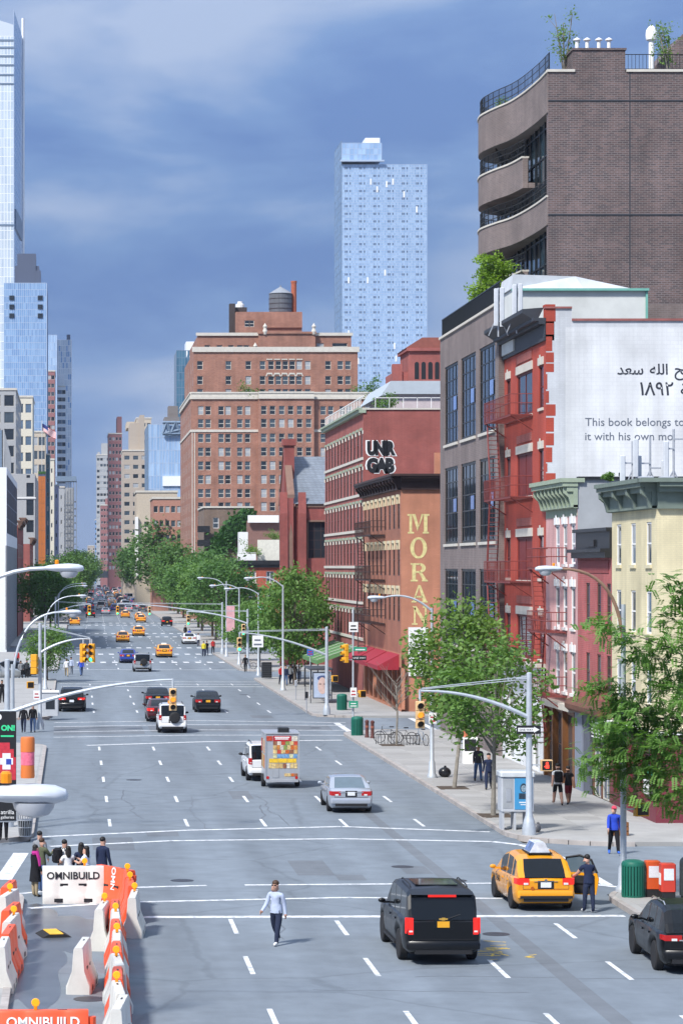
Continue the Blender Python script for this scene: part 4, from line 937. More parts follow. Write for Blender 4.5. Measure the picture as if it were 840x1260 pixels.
X5 = XP(243, 515); D5 = 515; z5 = ZP(413, D5); u5 = lambda px: XP(px, D5) - X5
S5 = south(X5, D5, 0); op5 = [(u5(p)-.55, u5(p)+.55, ZP(431,D5), ZP(424.5,D5)) for p in (255,270,284,295,303)] + [(u5(p)-w, u5(p)+w, ZP(430,D5), ZP(422,D5)) for p, w in ((328,1.4),(345,1.1),(372,1.5),(394,.7),(418,1.5))]
wall('wall', b, S5, u5(432), z5, op5, B_lt, rev=.2, z0=z4-1); windows(b, S5, op5, far=True, fm=M_stone, gms=GLB, rev=.2)
put('stone_band', MB().box(X5-.3, XP(432,D5)+.3, D5-.3, D5+.3, z5, z5+.6), M_stone, b); back(b, X5, XP(432,D5), D5, 550, z5, B_lt, 'w'); roof(b, X5, XP(432,D5), D5, 550, z5)
put('crown', MB().box(XP(318,D5-1), XP(388,D5-1), D5-1, 548, z4, ZP(409,D5)).box(XP(317,D5-1), XP(389,D5-1), D5-1.3, D5-.7, ZP(411,D5), ZP(408.5,D5)), B_lt, b)
for q in (326, 386, 314):
    put('finial', MB().lathe([(.35,0),(.5,.6),(.3,1.2),(.45,1.6),(.0,2.3)], 8, (XP(q,D5-1), D5-1, ZP(412 if q > 320 else 436,D5))), M_stone, b)
D6 = 520; op6 = [(XP(p,D6)-XP(290,D6)-.5, XP(p,D6)-XP(290,D6)+.5, ZP(y+4,D6), ZP(y-4,D6)) for p, y in ((304,398),(309.5,398),(344.5,391.5),(353,391.5))]
wall('wall', b, south(XP(290,D6), D6), XP(371.5,D6)-XP(290,D6), ZP(383.5,D6), op6, B_lt, z0=50); windows(b, south(XP(290,D6), D6), op6, far=True, fm=M_stone, gms=[G_dark])
put('bulkhead', MB().box(XP(290,D6), XP(371.5,D6), D6+.25, D6+14, 50, ZP(384,D6)).box(XP(326,D6), XP(371.5,D6), D6-.4, D6+10, ZP(403,D6), ZP(384,D6)-.1), B_lt, b)
put('chimney', MB().box(XP(283,D6), XP(290,D6), D6+2, D6+4, 50, ZP(372,D6)), mat('chimney_black', (.05,.04,.04), rough=.8), b); put('chimney', MB().box(XP(290,D6), XP(305,D6), D6+3, D6+6, 50, ZP(376,D6)), mat('chimney_black', (.05,.04,.04)), b)
put('vent', MB().lathe([(.9,0),(.9,.7),(.5,.9),(.5,1.3)], 12, (XP(297,D6), D6+4.5, ZP(376,D6))), M_white, b)
put('chimney', MB().lathe([(.55,0),(.55,9.3),(.62,9.4),(.62,9.8)], 10, (XP(364,D6), D6+5, ZP(384,D6)-3)), mat('chimney_red', (.36,.10,.05), rough=.8), b)
wt = thing('water_tank', 'grey wooden rooftop water tank with conical lid on the apartment block', 'water tank', (XP(347.5,D6), D6+5, ZP(384,D6)-.1))
put('tank', MB().lathe([(2.3,.5),(2.35,2.5),(2.3,4.3)], 24), mat('tank_wood', (.20,.22,.25), rough=.7, var=.2, brick=((.17,.19,.22), (.12,.13,.15), .3, 6.)), wt, world=False)
put('lid', MB().lathe([(2.45,4.3),(1.2,5.1),(.15,5.7),(.15,6.0)], 24), mat('tank_lid', (.25,.27,.30), rough=.6), wt, world=False)
for z in (1.2,2.2,3.2): put('hoop', MB().lathe([(2.37,z),(2.40,z),(2.40,z+.08),(2.37,z+.08)], 24), M_iron, wt, world=False)
put('stand', MB().box(-2,-1.7,-2,-1.7,0,.5).box(1.7,2,-2,-1.7,0,.5).box(-2,-1.7,1.7,2,0,.5).box(1.7,2,1.7,2,0,.5), M_iron, wt, world=False)
roof(b, X0, X1, Dn, Df, zpar)
# ------------------------------------------------------------------ far towers
def curtain(parent, F, W_, H_, nx, nz, gms, mm, z0=0, mul=.12, seed=1, joint=True, dark=None, md=.05):
    """glass curtain wall: uneven panels (too small to pick apart) and raised mullions"""
    r_ = random.Random(seed); pb = MB()
    dx, dz = W_/nx, (H_-z0)/nz
    for i in range(nx):
        for j in range(nz):
            g_ = .03*min(dx,dz); t1, t2 = r_.uniform(-.03,.03), r_.uniform(-.03,.03); mi = r_.randrange(len(gms))
            if dark and dark(i, j): mi = len(gms)
            pb.quad((i*dx+g_, t1, z0+j*dz+g_), ((i+1)*dx-g_, -t1, z0+j*dz+g_), ((i+1)*dx-g_, t2, z0+(j+1)*dz-g_), (i*dx+g_, -t2, z0+(j+1)*dz-g_), m=mi)
    o = ons('glass_panels', parent, F, pb, list(gms) + ([cg('window_blue_dark', (.09,.15,.26))] if dark else [])); o['kind'] = 'stuff'
    mb = MB()
    for i in range(nx+1): mb.box(i*dx-mul/2, i*dx+mul/2, -md, .15, z0, H_)
    for j in range(nz+1): mb.box(0, W_, -md*.6, .1, z0+j*dz-mul/2, z0+j*dz+mul/2)
    q = ons('mullions', parent, F, mb, mm); q['kind'] = 'stuff'
def cg(name, c, r_=.12): return mat(name, c, rough=r_, var=.12, scale=.03, spec=.7)
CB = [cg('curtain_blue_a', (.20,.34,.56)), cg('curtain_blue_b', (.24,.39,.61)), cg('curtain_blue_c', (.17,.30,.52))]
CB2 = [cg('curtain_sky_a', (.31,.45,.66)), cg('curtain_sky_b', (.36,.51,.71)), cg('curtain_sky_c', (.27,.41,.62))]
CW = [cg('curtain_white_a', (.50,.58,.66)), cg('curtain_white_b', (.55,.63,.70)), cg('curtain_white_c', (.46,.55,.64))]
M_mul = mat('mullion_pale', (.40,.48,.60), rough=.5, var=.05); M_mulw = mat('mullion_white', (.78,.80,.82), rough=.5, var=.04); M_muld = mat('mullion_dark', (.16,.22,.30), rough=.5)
# ---- blue glass tower
D = 900; x0, x1 = XP(420,D), XP(525,D); zt = ZP(202,D)
b = bld('glass_tower', 'tall pale blue glass tower with small dark windows and stepped white-capped top', x0, D)
dk = lambda i, j: (i % 9 in (2, 3, 5)) and (j % 3 == 1)
curtain(b, south(x0, D), x1-x0, zt, 54, 171, CB2, M_mul, seed=3, mul=.1, dark=dk)
xb = XP(412,D)
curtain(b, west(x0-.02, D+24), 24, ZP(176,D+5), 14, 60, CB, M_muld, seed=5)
curtain(b, south(x0, D-.8), XP(469,D)-x0, ZP(176,D), 10, 3, CB2, M_mul, z0=ZP(197,D), seed=6)
put('roof_block', MB().box(x0, XP(469,D), D-.7, D+22, ZP(197,D), ZP(176.5,D)).box(x0-.5, XP(472,D), D-1.5, D, ZP(199,D), ZP(197,D)), M_mul, b)
put('roof_cap', MB().box(XP(450,D), XP(468,D), D+2, D+12, ZP(177,D), ZP(168,D)), M_mulw, b)
put('core', MB().box(x0+.2, x1-.02, D+.25, D+24, 0, zt-.2), M_muld, b)
for k in range(26):  # plain white blinds at scattered spots
    r_ = random.Random(k*7+1); i, j = r_.randrange(2, 52), r_.randrange(30, 168); dx = (x1-x0)/54; dz = zt/171
    ons('lit_blind', b, south(x0, D), MB().box(i*dx, i*dx+dx*1.1, -.12, -.08, j*dz, j*dz+dz*2.4), M_white)
# ---- dark teal slab behind the brick block
D = 760; b = bld('dark_glass_building', 'narrow dark teal glass slab rising just left of the brick apartment block', XP(217,D), D)
curtain(b, south(XP(217,D), D), XP(245,D)-XP(217,D), ZP(431,D), 8, 34, [cg('teal_glass_a',(.05,.13,.20)), cg('teal_glass_b',(.07,.17,.25))], M_muld, seed=8); put('core', MB().box(XP(217,D)+.1, XP(245,D), D+.2, D+20, 0, ZP(431,D)), M_muld, b)
put('penthouse', MB().box(XP(229,D), XP(243,D), D, D+10, ZP(431,D)-2, ZP(420,D)), M_mulw, b)
# ---- glass block right of the avenue with a truss and a low white podium
D = 700; b = bld('glass_office', 'pale blue glass office block with dark diagonal truss at its top', XP(182,D), D)
curtain(b, south(XP(182,D), D), XP(226,D)-XP(182,D), ZP(522,D), 12, 14, CB2, M_mul, seed=9); put('core', MB().box(XP(182,D)+.1, XP(226,D), D+.2, D+30, 0, ZP(523,D)), M_mul, b)
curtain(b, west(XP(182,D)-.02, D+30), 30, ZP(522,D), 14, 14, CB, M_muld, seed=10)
tr = MB()
for a, c in (((200,534),(205,520)),((205,520),(210,534)),((210,534),(216,519)),((216,519),(222,534)),((200,520),(226,520)),((200,534),(226,534)),((200,534),(226,528))):
    tr.tube([(XP(a[0],D),D-1,ZP(a[1],D)),(XP(c[0],D),D-1,ZP(c[1],D))], .4, 4)
put('truss', tr, M_muld, b); put('roof_plant', MB().box(XP(203,D), XP(222,D), D+4, D+15, ZP(523,D), ZP(512,D)).box(XP(208,D), XP(220,D), D+5, D+12, ZP(512,D), ZP(498,D)), mat('plant_brown', (.18,.16,.15), rough=.8), b)
put('band', MB().box(XP(200,D), XP(226,D), D-.5, D, ZP(598,D), ZP(586,D)), M_mulw, b)
# ---- masonry towers in the distance
def masonry(name, label, px0, px1, pyt, D, m, nx, rows, wsz, deep=30, gms=GLB, xw=True, fm=None, steps=(), trim=None):
    x0, x1 = XP(px0,D), XP(px1,D); zt = ZP(pyt,D); b = bld(name, label, x0, D); W_ = x1-x0
    dx = W_/nx; fh = rows; ops = []; z = zt - fh*.95
    while z > 7:
        ops += [(dx*(i+.5)-wsz[0]/2, dx*(i+.5)+wsz[0]/2, z, z+wsz[1]) for i in range(nx)]; z -= fh
    wall('wall', b, south(x0, D), W_, zt, ops, m, rev=.2); windows(b, south(x0, D), ops, far=True, fm=fm or M_stone, gms=gms, rev=.2, sashf=False)
    Fw = west(x0, D+deep) if xw else east(x1, D); nd = max(2, int(deep/5)); dy = deep/nd
    opw = [(dy*(i+.5)-wsz[0]/2, dy*(i+.5)+wsz[0]/2, o[2], o[3]) for o in ops[::nx] for i in range(nd)]
    wall('wall', b, Fw, deep, zt, opw, m, rev=.065); windows(b, Fw, opw, far=True, fm=fm or M_stone, gms=gms, rev=.065, sashf=False)
    put('coping', MB().box(x0-.2, x1+.2, D-.2, D+deep, zt, zt+.5), trim or M_stone, b); back(b, x0, x1, D, D+deep, zt, m, 'ne' if xw else 'nw')
    for i_, (a, c, y) in enumerate(steps): put('penthouse', MB().box(XP(a,D)+.05*i_, XP(c,D)-.05*i_, D+3-.7*i_, D+deep-3-.7*i_, zt-1, ZP(y,D)), m, b)
    return b
M_bei = mat('beige_brick', (.40,.34,.28), rough=.9, var=.08); M_tan = mat('tan_stone', (.50,.43,.34), rough=.9, var=.08); M_mau = mat('mauve_brick', (.28,.13,.13), rough=.9, var=.1); M_grs = mat('grey_stone', (.36,.37,.38), rough=.85, var=.08); M_crm = mat('cream_stone', (.62,.58,.48), rough=.85, var=.06)
masonry('brick_tower_block', 'dark red brick apartment tower on the right of the avenue gap', 133.5, 150, 534, 1150, M_mau, 4, 3.0, (1.0,1.5), steps=((144,150,512),))
masonry('beige_tower_block', 'beige brick tower with wide windows right of the avenue', 151, 183, 555, 900, M_bei, 3, 3.2, (1.9,1.5), steps=((160,178,520),(172,178,510)))
masonry('slab_tower', 'pale beige slab tower with stepped roof behind the beige tower', 168, 186, 515, 980, M_tan, 3, 3.2, (1.4,1.4), steps=((156,166,526),))
masonry('pale_tower', 'pale grey slender tower right beside the sky gap over the avenue', 119, 135, 560, 1500, M_grs, 4, 3.4, (1.6,1.6), steps=((125,135,545),(120,123,556)))
masonry('small_brick_tower', 'small mauve brick tower low beside the sky gap', 124, 134, 622, 1350, M_mau, 3, 3.2, (1.0,1.3), steps=((130,134,613),))
masonry('glass_low_tower', 'low bluish tower nearest the vanishing point', 117, 126, 640, 1650, CB[2], 4, 3.2, (1.0,1.4))
masonry('tan_building', 'plain tan stone building with few windows above the trees', 168, 218, 606, 640, M_tan, 2, 9.0, (1.2,1.4), deep=20, xw=True)
masonry('brick_flats', 'low pinkish brick flats in front of the tan building', 188, 224, 614, 600, mat('pink_flats_brick', (.40,.20,.15), rough=.9, var=.1), 5, 3.3, (1.0,1.5), deep=20)
put('arch_panel', MB().box(XP(166,640), XP(170,640), 639, 640, 8, ZP(636,640)), M_white, [o for o in bpy.data.objects if o.name.startswith('tan_building')][0])
# pale horizon buildings closing the avenue
for k, (a, c, y, D, lab) in enumerate([(108,117,672,2100,'low bluish building far down the avenue at the left'),(118,124,668,2300,'bluish building far down the avenue in the centre'),(126,135,660,2000,'bluish building far down the avenue, tallest at its end'),(140,152,668,1900,'pale building far down the avenue behind the yellow billboard')]):
    masonry('distant_building', lab, a, c, y, D, M_grs if k % 2 else M_bei, 3, 3.4, (1.2,1.6))
D = 1230; bb_ = thing('billboard', 'pale cream billboard on a pole above the far traffic', 'billboard', (XP(136,D), D, 0)); put('panel', MB().box(XP(132.5,D), XP(139.5,D), D, D+.5, ZP(691,D), ZP(676,D)), M_crm, bb_); put('post', MB().box(XP(135,D), XP(136.5,D), D+.1, D+.5, 0, ZP(691,D)), M_muld, bb_)
D = 1290; ov = thing('overpass', 'dark road overpass crossing the avenue in the distance', 'bridge', (XP(120,D), D, 0)); M_ovp = mat('overpass_dark', (.035,.045,.06), rough=.8)
put('deck', MB().box(XP(60,D), XP(180,D), D, D+12, ZP(711,D), ZP(703,D)), M_ovp, ov)
for q in (60, 106, 160, 178): put('pier', MB().box(XP(q,D), XP(q,D)+2.5, D+2, D+10, 0, ZP(711,D)), M_ovp, ov)
hsg = thing('highway_sign', 'green highway sign hung on the far overpass', 'sign', (XP(142,D), D-.6, ZP(711,D))); put('panel', MB().box(-2.2,2.2,-.2,0,0,3.6), mat('sign_green', (.02,.28,.17)), hsg, world=False); put('frame', MB().box(-2.3,2.3,0,.1,-.1,3.7), M_steel, hsg, world=False)

# ------------------------------------------------------------------ left side
# ---- white skyscraper at the frame edge
D = 1100; x1 = XP(17,D); b = bld('skyscraper', 'white glass skyscraper with slanted crown cut off by the left frame edge', x1, D)
S = south(XP(-70,D), D); w = x1-XP(-70,D); zt = ZP(44,D)
curtain(b, S, w, zt, 22, 60, CW, M_mulw, seed=11, mul=.25)
put('crown', MB().eprism([(XP(-70,D),zt),(x1,zt),(x1,ZP(30,D)),(XP(-70,D),ZP(2,D))], D, D+.4), mat('crown_white', (.56,.62,.68), rough=.3, var=.05), b)
E = (Vector((x1,D,0)), math.atan2(60, XP(28,1160)-x1)); Lw = math.hypot(60, XP(28,1160)-x1)
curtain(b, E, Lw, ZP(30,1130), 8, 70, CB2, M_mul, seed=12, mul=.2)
put('edge_fin', MB().tube([(XP(28,1160),1160,0),(XP(28.5,1160),1160,ZP(22,1160))], .7, 4), M_mulw, b)
for y in (48.5,57.5,68,79,91,102,276): ons('louvre_band', b, S, MB().box(0, w, -.3, 0, ZP(y+1.3,D), ZP(y-.6,D)), M_muld)
ons('louvre_box', b, E, MB().box(Lw*.1, Lw*.8, -.6, 0, ZP(286,1120), ZP(262,1120)), M_muld)
put('core', MB().box(XP(-70,D), x1-.5, D+.5, D+60, 0, zt-1).prism([(x1-.5,D+.6),(x1-.2,D+.6),(XP(28,1160)-.4,1159),(x1-.5,1159)], 0, zt-1), M_mulw, b)
# ---- blue glass towers on the left
def gtower(name, label, px0, px1, pyt, D, nx, nz, gms, mm, deep=40, tops=(), seed=2, mul=.12):
    x0, x1 = XP(px0,D), XP(px1,D); zt = ZP(pyt,D); b = bld(name, label, x1, D)
    curtain(b, south(x0, D), x1-x0, zt, nx, nz, gms, mm, seed=seed, mul=mul); curtain(b, east(x1, D), deep, zt, 10, nz, gms, mm, seed=seed+1, mul=mul)
    put('core', MB().box(x0, x1-.25, D+.25, D+deep, 0, zt-.1), mm, b)
    for i_, (a, c, y, m) in enumerate(tops): put('roof_plant', MB().box(XP(a,D), XP(c,D), D+2-i_*.4, D+12-i_*.5, zt-.2, ZP(y,D)), m, b)
    return b
M_slate = mat('slate_metal', (.085,.105,.16), rough=.5, var=.06)
t = gtower('glass_tower', 'blue glass tower with slate rooftop plant left of the avenue', 5, 57.5, 348, 800, 22, 48, CB, M_mul, tops=((18,48,326,M_slate),(21,44,311,M_slate),(44,50,332,M_slate)), seed=21)
for px in (11.5, 46.5):
    for py in (366, 377, 388): put('balcony_recess', MB().box(XP(px,800), XP(px+6,800), 799.7, 799.95, ZP(py+3,800), ZP(py-2.5,800)), G_dark, t)
gtower('glass_tower', 'paler stepped glass tower behind the blue one, left of the sky gap', 59, 70, 412, 1050, 6, 34, CB2, M_mul, seed=23)
gtower('glass_tower', 'white and blue glass tower directly left of the sky gap', 70, 88, 418, 1150, 8, 44, CW+[CB[0]], M_mulw, seed=25, tops=((82,86.5,411,M_slate),), deep=30)
masonry('narrow_brick_tower', 'narrow red-brown brick tower between the glass towers', 58, 67.5, 457, 1000, M_mau, 2, 3.2, (1.3,1.6), xw=False)
bt = masonry('balcony_tower', 'white apartment tower with stacked balconies left of the sky gap', 68, 80, 476, 1080, mat('white_concrete', (.66,.70,.74), rough=.8, var=.05), 3, 3.1, (1.8,1.7), xw=False, steps=((70,79,460),), gms=[G_blue, G_mid, G_dark])
D = 950; sc = thing('scaffold_building', 'building frame wrapped in dark scaffolding at the left of the avenue gap', 'building', (XP(80,D), D, 0)); s_ = MB()
x0, x1 = XP(74,D), XP(94,D)
for i in range(7):
    for j in range(3): x = x0+(x1-x0)*i/6; y = D+j*6; s_.box(x-.12, x+.12, y-.12, y+.12, 0, ZP(590 + (6-i)*2.5,D))
for k in range(13):
    z = 3+k*2.6
    for j in range(3): s_.box(x0, x1, D+j*6-.1, D+j*6+.1, z, z+.25)
    s_.box(x1-.1, x1+.1, D, D+12, z, z+.25)
    if k < 12:
        for i in range(0, 6, 2): s_.tube([(x0+(x1-x0)*i/6,D-.2,z),(x0+(x1-x0)*(i+1)/6,D-.2,z+2.6)], .08, 3)
put('scaffold', s_, mat('scaffold_grey', (.18,.20,.23), rough=.6), sc); put('deck', MB().box(x0-1.5, x1, D-.5, D+12, ZP(592,D), ZP(586,D)), M_muld, sc); put('core', MB().box(x0+.4, x1-.8, D+1, D+11, 0, ZP(600,D)), M_grs, sc)
# ---- mid-distance masonry on the left
masonry('stone_building', 'grey stone building with projecting cornice at the left frame edge', -30, 19.5, 480, 600, M_grs, 3, 3.9, (2.3,2.6), deep=60, xw=False, gms=[G_mid, G_dark])
masonry('cream_building', 'slim cream building behind the grey stone one on the left', 20, 40, 489, 690, M_crm, 2, 4.3, (1.6,2.4), deep=30, xw=False, gms=[G_mid, G_blue])
masonry('beige_building', 'beige stone building with paired wide windows below the flag', 38, 56, 532, 752, M_tan, 2, 4.0, (1.9,2.5), deep=25, xw=False, gms=[G_mid, G_blind])
D = 690; x0, x1 = XP(47,D), XP(56,D); o_ = bld('rust_panel_building', 'narrow building clad in orange-brown rust panels on the left', x1, D); M_or2 = mat('corten_panel', (.42,.13,.03), rough=.7, var=.15)
put('core', MB().box(x0, x1-.05, D+.1, D+20, 0, ZP(583,D)), M_slate, o_)
for j in range(9):
    for i in range(2): put('panel', MB().box(x0+(x1-x0)*i/2+.02, x0+(x1-x0)*(i+1)/2-.02, D-.05, D+.09, 2+j*3.6, 5.55+j*3.6), M_or2, o_)
put('roof_garden', MB().box(x0, x1, D, D+6, ZP(583,D), ZP(580,D)), M_leafi, o_)
for k, (a, c, y, D, m, lab) in enumerate([(56.5,61,560,770,mat('teal_slab', (.08,.16,.20), rough=.4),'thin teal slab building beside the rust panels'),(61,66.5,566,800,M_crm,'thin cream slab building left of the avenue trees'),(66.5,72,598,840,mat('lilac_slab', (.40,.38,.46), rough=.8),'thin lilac grey slab building left of the avenue'),(72,79,600,880,M_grs,'thin grey building with dark joints left of the scaffolding')]):
    masonry('slab_building', lab, a, c, y, D, m, 1, 4.2, (.5,1.4), deep=20, xw=False)
# ---- white and grey building with dark glass, nearest on the left
Dn, Df = 312, 371; b = bld('modern_white_building', 'white panelled building with dark glass side wall nearest on the left', LB, Dn); M_wp = mat('white_panel', (.72,.74,.76), rough=.6, var=.04)
z1 = ZP(575, Dn); z2 = ZP(662, Dn)
wall('wall', b, south(-40, Dn), 40+LB, z1, [(8,31,3,z2-1.2)], M_wp, rev=.3); 
ons('glass', b, south(-40, Dn), MB().box(8, 31, .2, .28, 3, z2-1.2), G_blue)
curtain(b, (Vector((LB,Dn+.5,0)), math.pi/2), Df-Dn-1, z1-.8, 12, 4, [gl('navy_glass_a', (.025,.045,.07), .5, .08), gl('navy_glass_b', (.035,.055,.085), .5, .08)], M_muld, z0=z2+.6, seed=31, mul=.1, md=.01)
ons('band', b, (Vector((LB,Dn,0)), math.pi/2), MB().box(0, Df-Dn, -.02, 0, z1-.8, z1).box(0, Df-Dn, -.02, 0, z2-.9, z2+.6).box(0, .5, -.015, 0, 0, z1-.8), M_wp)
for k in range(12): ons('pilaster', b, (Vector((LB,Dn,0)), math.pi/2), MB().box(1+k*5-.6, 1+k*5+.6, -.012, 0, 0, z2-.9), M_wp)
ons('glass', b, (Vector((LB,Dn,0)), math.pi/2), MB().box(0, Df-Dn, .004, .1, .3, z2-.9), gl('navy_glass_a', (.025,.045,.07)))
put('core', MB().box(-40, LB-.3, Dn+.4, Df, 0, z1-.1), M_gstucco, b)
zl = ZP(529, Dn+2); put('louvre_screen', MB().box(-40, LB-.5, Dn+2, Dn+2.3, z1-.1, zl).box(-40,-8.8,Dn+2,Df-20,z1-.1,z1+.2), M_muld, b)
lv = MB()
for k in range(16): lv.box(LB-.6, LB-.3, Dn+2+k*2.2, Dn+2.6+k*2.2, z1-.1, zl-(k*.12))
put('louvre_fin', lv, M_grs, b)
# ---- row of brick houses beyond it
for k, (dn, df, zt, m, lab) in enumerate([(376,398,15.8,B_red,'red brick row house with stone trim next to the white building on the left'),(398.1,418,16.6,B_chap,'darker red brick row house with heavy cornice, second from the white building'),(480,520,14.5,B_red,'low red brick house beyond the left side street')]):
    b = bld('row_house', lab, LB, dn); Fe = east(LB, dn); n = int((df-dn)/3.4)
    ops = [(1.2+i*3.4, 2.4+i*3.4, z, z+2.0) for i in range(n) for z in (4.6,8.2,11.6) if z+2.4 < zt]
    wall('wall', b, Fe, df-dn, zt, ops, m, rev=.065); windows(b, Fe, ops, far=True, fm=M_stone, gms=[G_dark, G_mid], rev=.065)
    wall('wall', b, south(LB-14, dn), 14, zt, [], m); cornice(b, Fe, df-dn, zt, zt+1.2, .8, mat('brownstone', (.2,.12,.09)), nb=8)
    back(b, LB-14, LB, dn, df, zt, m, 'n'); roof(b, LB-14, LB, dn, df, zt); put('chimney', MB().box(LB-3, LB-1.6, dn+.1, dn+2, zt-1, zt+3.2).box(LB-3.1, LB-1.5, dn, dn+2.1, zt+3.2, zt+3.5), m, b)
# ---- light grey apartment house behind the brick row
Dn, Df = 545, 600; X1 = XP(43, Dn); b = bld('grey_apartment_house', 'light grey stucco apartment house with dark square windows on the left', X1, Dn)
zt = ZP(583, Dn); op = [(XP(a,Dn)+30, XP(c,Dn)+30, ZP(y1,Dn), ZP(y0,Dn)) for a, c in ((32.5,41.5),(12,20)) for y0, y1 in ((594,611),(615,634),(640,655))] + [(XP(32.5,Dn)+30, XP(37,Dn)+30, ZP(588,Dn), ZP(584.5,Dn))]
wall('wall', b, south(-30, Dn), 30+X1, zt, op, M_grs, rev=.25); windows(b, south(-30, Dn), op, far=True, fm=M_char, gms=[G_dark], rev=.25, sashf=False)
opf = [(4+i*8, 7+i*8, ZP(y1,Dn), ZP(y0,Dn)) for i in range(6) for y0, y1 in ((594,611),(615,634))]
wall('wall', b, east(X1, Dn), Df-Dn, zt, opf, M_grs, rev=.065); windows(b, east(X1, Dn), opf, far=True, fm=M_char, gms=[G_dark], rev=.065, sashf=False)
put('band', MB().box(-30, X1+.2, Dn-.2, Dn+.2, ZP(613.5,Dn), ZP(612,Dn)), M_white, b); roof(b, -30, X1, Dn, Df, zt); back(b, -30, X1, Dn, Df, zt, M_grs, 'n')
# ---- flag
D = 693; fl = thing('flagpole', 'rooftop flagpole with a flying striped star-spangled flag on the left side', 'flag', (XP(69,D), D, ZP(541,D)))
put('pole', MB().tube([(XP(51.6,D)-XP(69,D),-.2,ZP(584,690)-ZP(541,D)),(XP(51.6,D)-XP(69,D),-.2,ZP(517,D)-ZP(541,D))], .09, 6), M_white, fl, world=False)
def flagpt(u, v):
    x = XP(52+u*17,D)-XP(69,D); z = ZP(521+u*11+v*9,D)-ZP(541,D); return (x, -.2+.25*math.sin(u*9+v*1.5), z+.12*math.sin(u*8))
for s in range(13):
    m = MB(); u0 = .42 if s < 7 else 0
    for k in range(10):
        a, c = u0+(1-u0)*k/10, u0+(1-u0)*(k+1)/10; m.quad(flagpt(a,s/13), flagpt(c,s/13), flagpt(c,(s+1)/13), flagpt(a,(s+1)/13))
    put('flag_stripe', m, [mat('flag_red', (.45,.02,.04), rough=.8, var=.05), M_white][s % 2], fl, world=False)
m = MB()
for k in range(4): m.quad(flagpt(.42*k/4,0), flagpt(.42*(k+1)/4,0), flagpt(.42*(k+1)/4,7/13), flagpt(.42*k/4,7/13))
put('flag_canton', m, mat('flag_blue', (.02,.03,.16), rough=.8, var=.05), fl, world=False)
# ------------------------------------------------------------------ trees
def leaf_mat(name, c, tr=.3, sc=.9):
    m = mat(name, c, rough=.6, var=.45, scale=sc, spec=.3, trans=tr); return m
M_leaf = leaf_mat('leaf_green', (.115,.215,.052)); M_leafd = leaf_mat('leaf_deep_green', (.085,.175,.05)); M_leafl = leaf_mat('leaf_light_green', (.14,.235,.058), .35); M_leafb = leaf_mat('leaf_bright_lime', (.20,.32,.05), .4)
M_bark = mat('bark_grey', (.13,.105,.085), rough=.95, var=.3, scale=6, bump=.4); M_barkp = mat('bark_pale', (.22,.20,.17), rough=.9, var=.3, scale=6)
def leaves(b, c, n, rad, size, r_, flat=.75, asp=.6, droop=0.):
    for _ in range(n):
        d = Vector((r_.gauss(0,1), r_.gauss(0,1), r_.gauss(0,1)*flat))
        if d.length > 2.1: d *= 2.1/d.length
        p = c + d * rad * .55; s = size * r_.uniform(.6, 1.3)
        a = Vector((r_.gauss(0,1), r_.gauss(0,1), r_.gauss(0,.6) - droop)).normalized(); q = a.cross(Vector((r_.gauss(0,.8), r_.gauss(0,.8), 1))).normalized()
        a *= s; q *= s * asp
        b.quad(p-a*.5, p+q*.5, p+a*.5, p-q*.5)
def tree_parts(seed, H, th, rx, rz, nclump, nleaf, leaf, clump_r, trunk_r=.16, lean=(0,0), ry=None, cz=None, bark=None, lm=None, asp=.6):
    r_ = random.Random(seed); ry = ry or rx; tb, lb = MB(), MB()
    top = Vector((lean[0], lean[1], H*.82)); cz = cz if cz is not None else (H + th) / 2
    pts = [Vector((0,0,-.1)), Vector((lean[0]*.25,lean[1]*.25,th*.5)), Vector((lean[0]*.5,lean[1]*.5,th)), Vector((lean[0]*.8,lean[1]*.8,(th+H)/2)), top]
    tb.tube(pts, [trunk_r*1.25, trunk_r, trunk_r*.85, trunk_r*.5, .02], 8)
    for k in range(nclump):
        while True:
            d = Vector((r_.uniform(-1,1), r_.uniform(-1,1), r_.uniform(-1,1)))
            if .35 < d.length < 1: break
        d *= d.length ** -.35
        c = Vector((lean[0]*.7 + d.x*rx, lean[1]*.7 + d.y*ry, cz + d.z*rz*(1.0 if d.z > 0 else .9)))
        f = r_.uniform(.0, .6); o = pts[2].lerp(pts[4], f); mid = o.lerp(c, .5) + Vector((0,0,r_.uniform(-.1,.3)))
        if k % 2 == 0 or nclump < 30: tb.tube([o, mid, c], [trunk_r*.38, trunk_r*.22, .015], 5)
        leaves(lb, c, nleaf, clump_r * r_.uniform(.7, 1.25), leaf, r_, asp=asp)
    return tb.mesh('trunk', bark or M_bark, True), lb.mesh('crown', lm or M_leaf)
def plant_tree(label, x, y, meshes, rz=0, s=1., z=.15, group='street trees', name='street_tree', sz=None):
    t = thing(name, label, 'tree', (x, y, z), rz, group); t.scale = (s, s, sz or s)
    link('trunk', meshes[0], t, world=False); link('crown', meshes[1], t, world=False); return t
TV = [tree_parts(11, 10.8, 2.2, 4.6, 4.2, 80, 62, .5, 1.4), tree_parts(12, 11.8, 2.4, 5.0, 4.6, 84, 62, .52, 1.5, lm=M_leafd), tree_parts(13, 9.8, 2.0, 4.3, 3.9, 78, 62, .48, 1.4)]
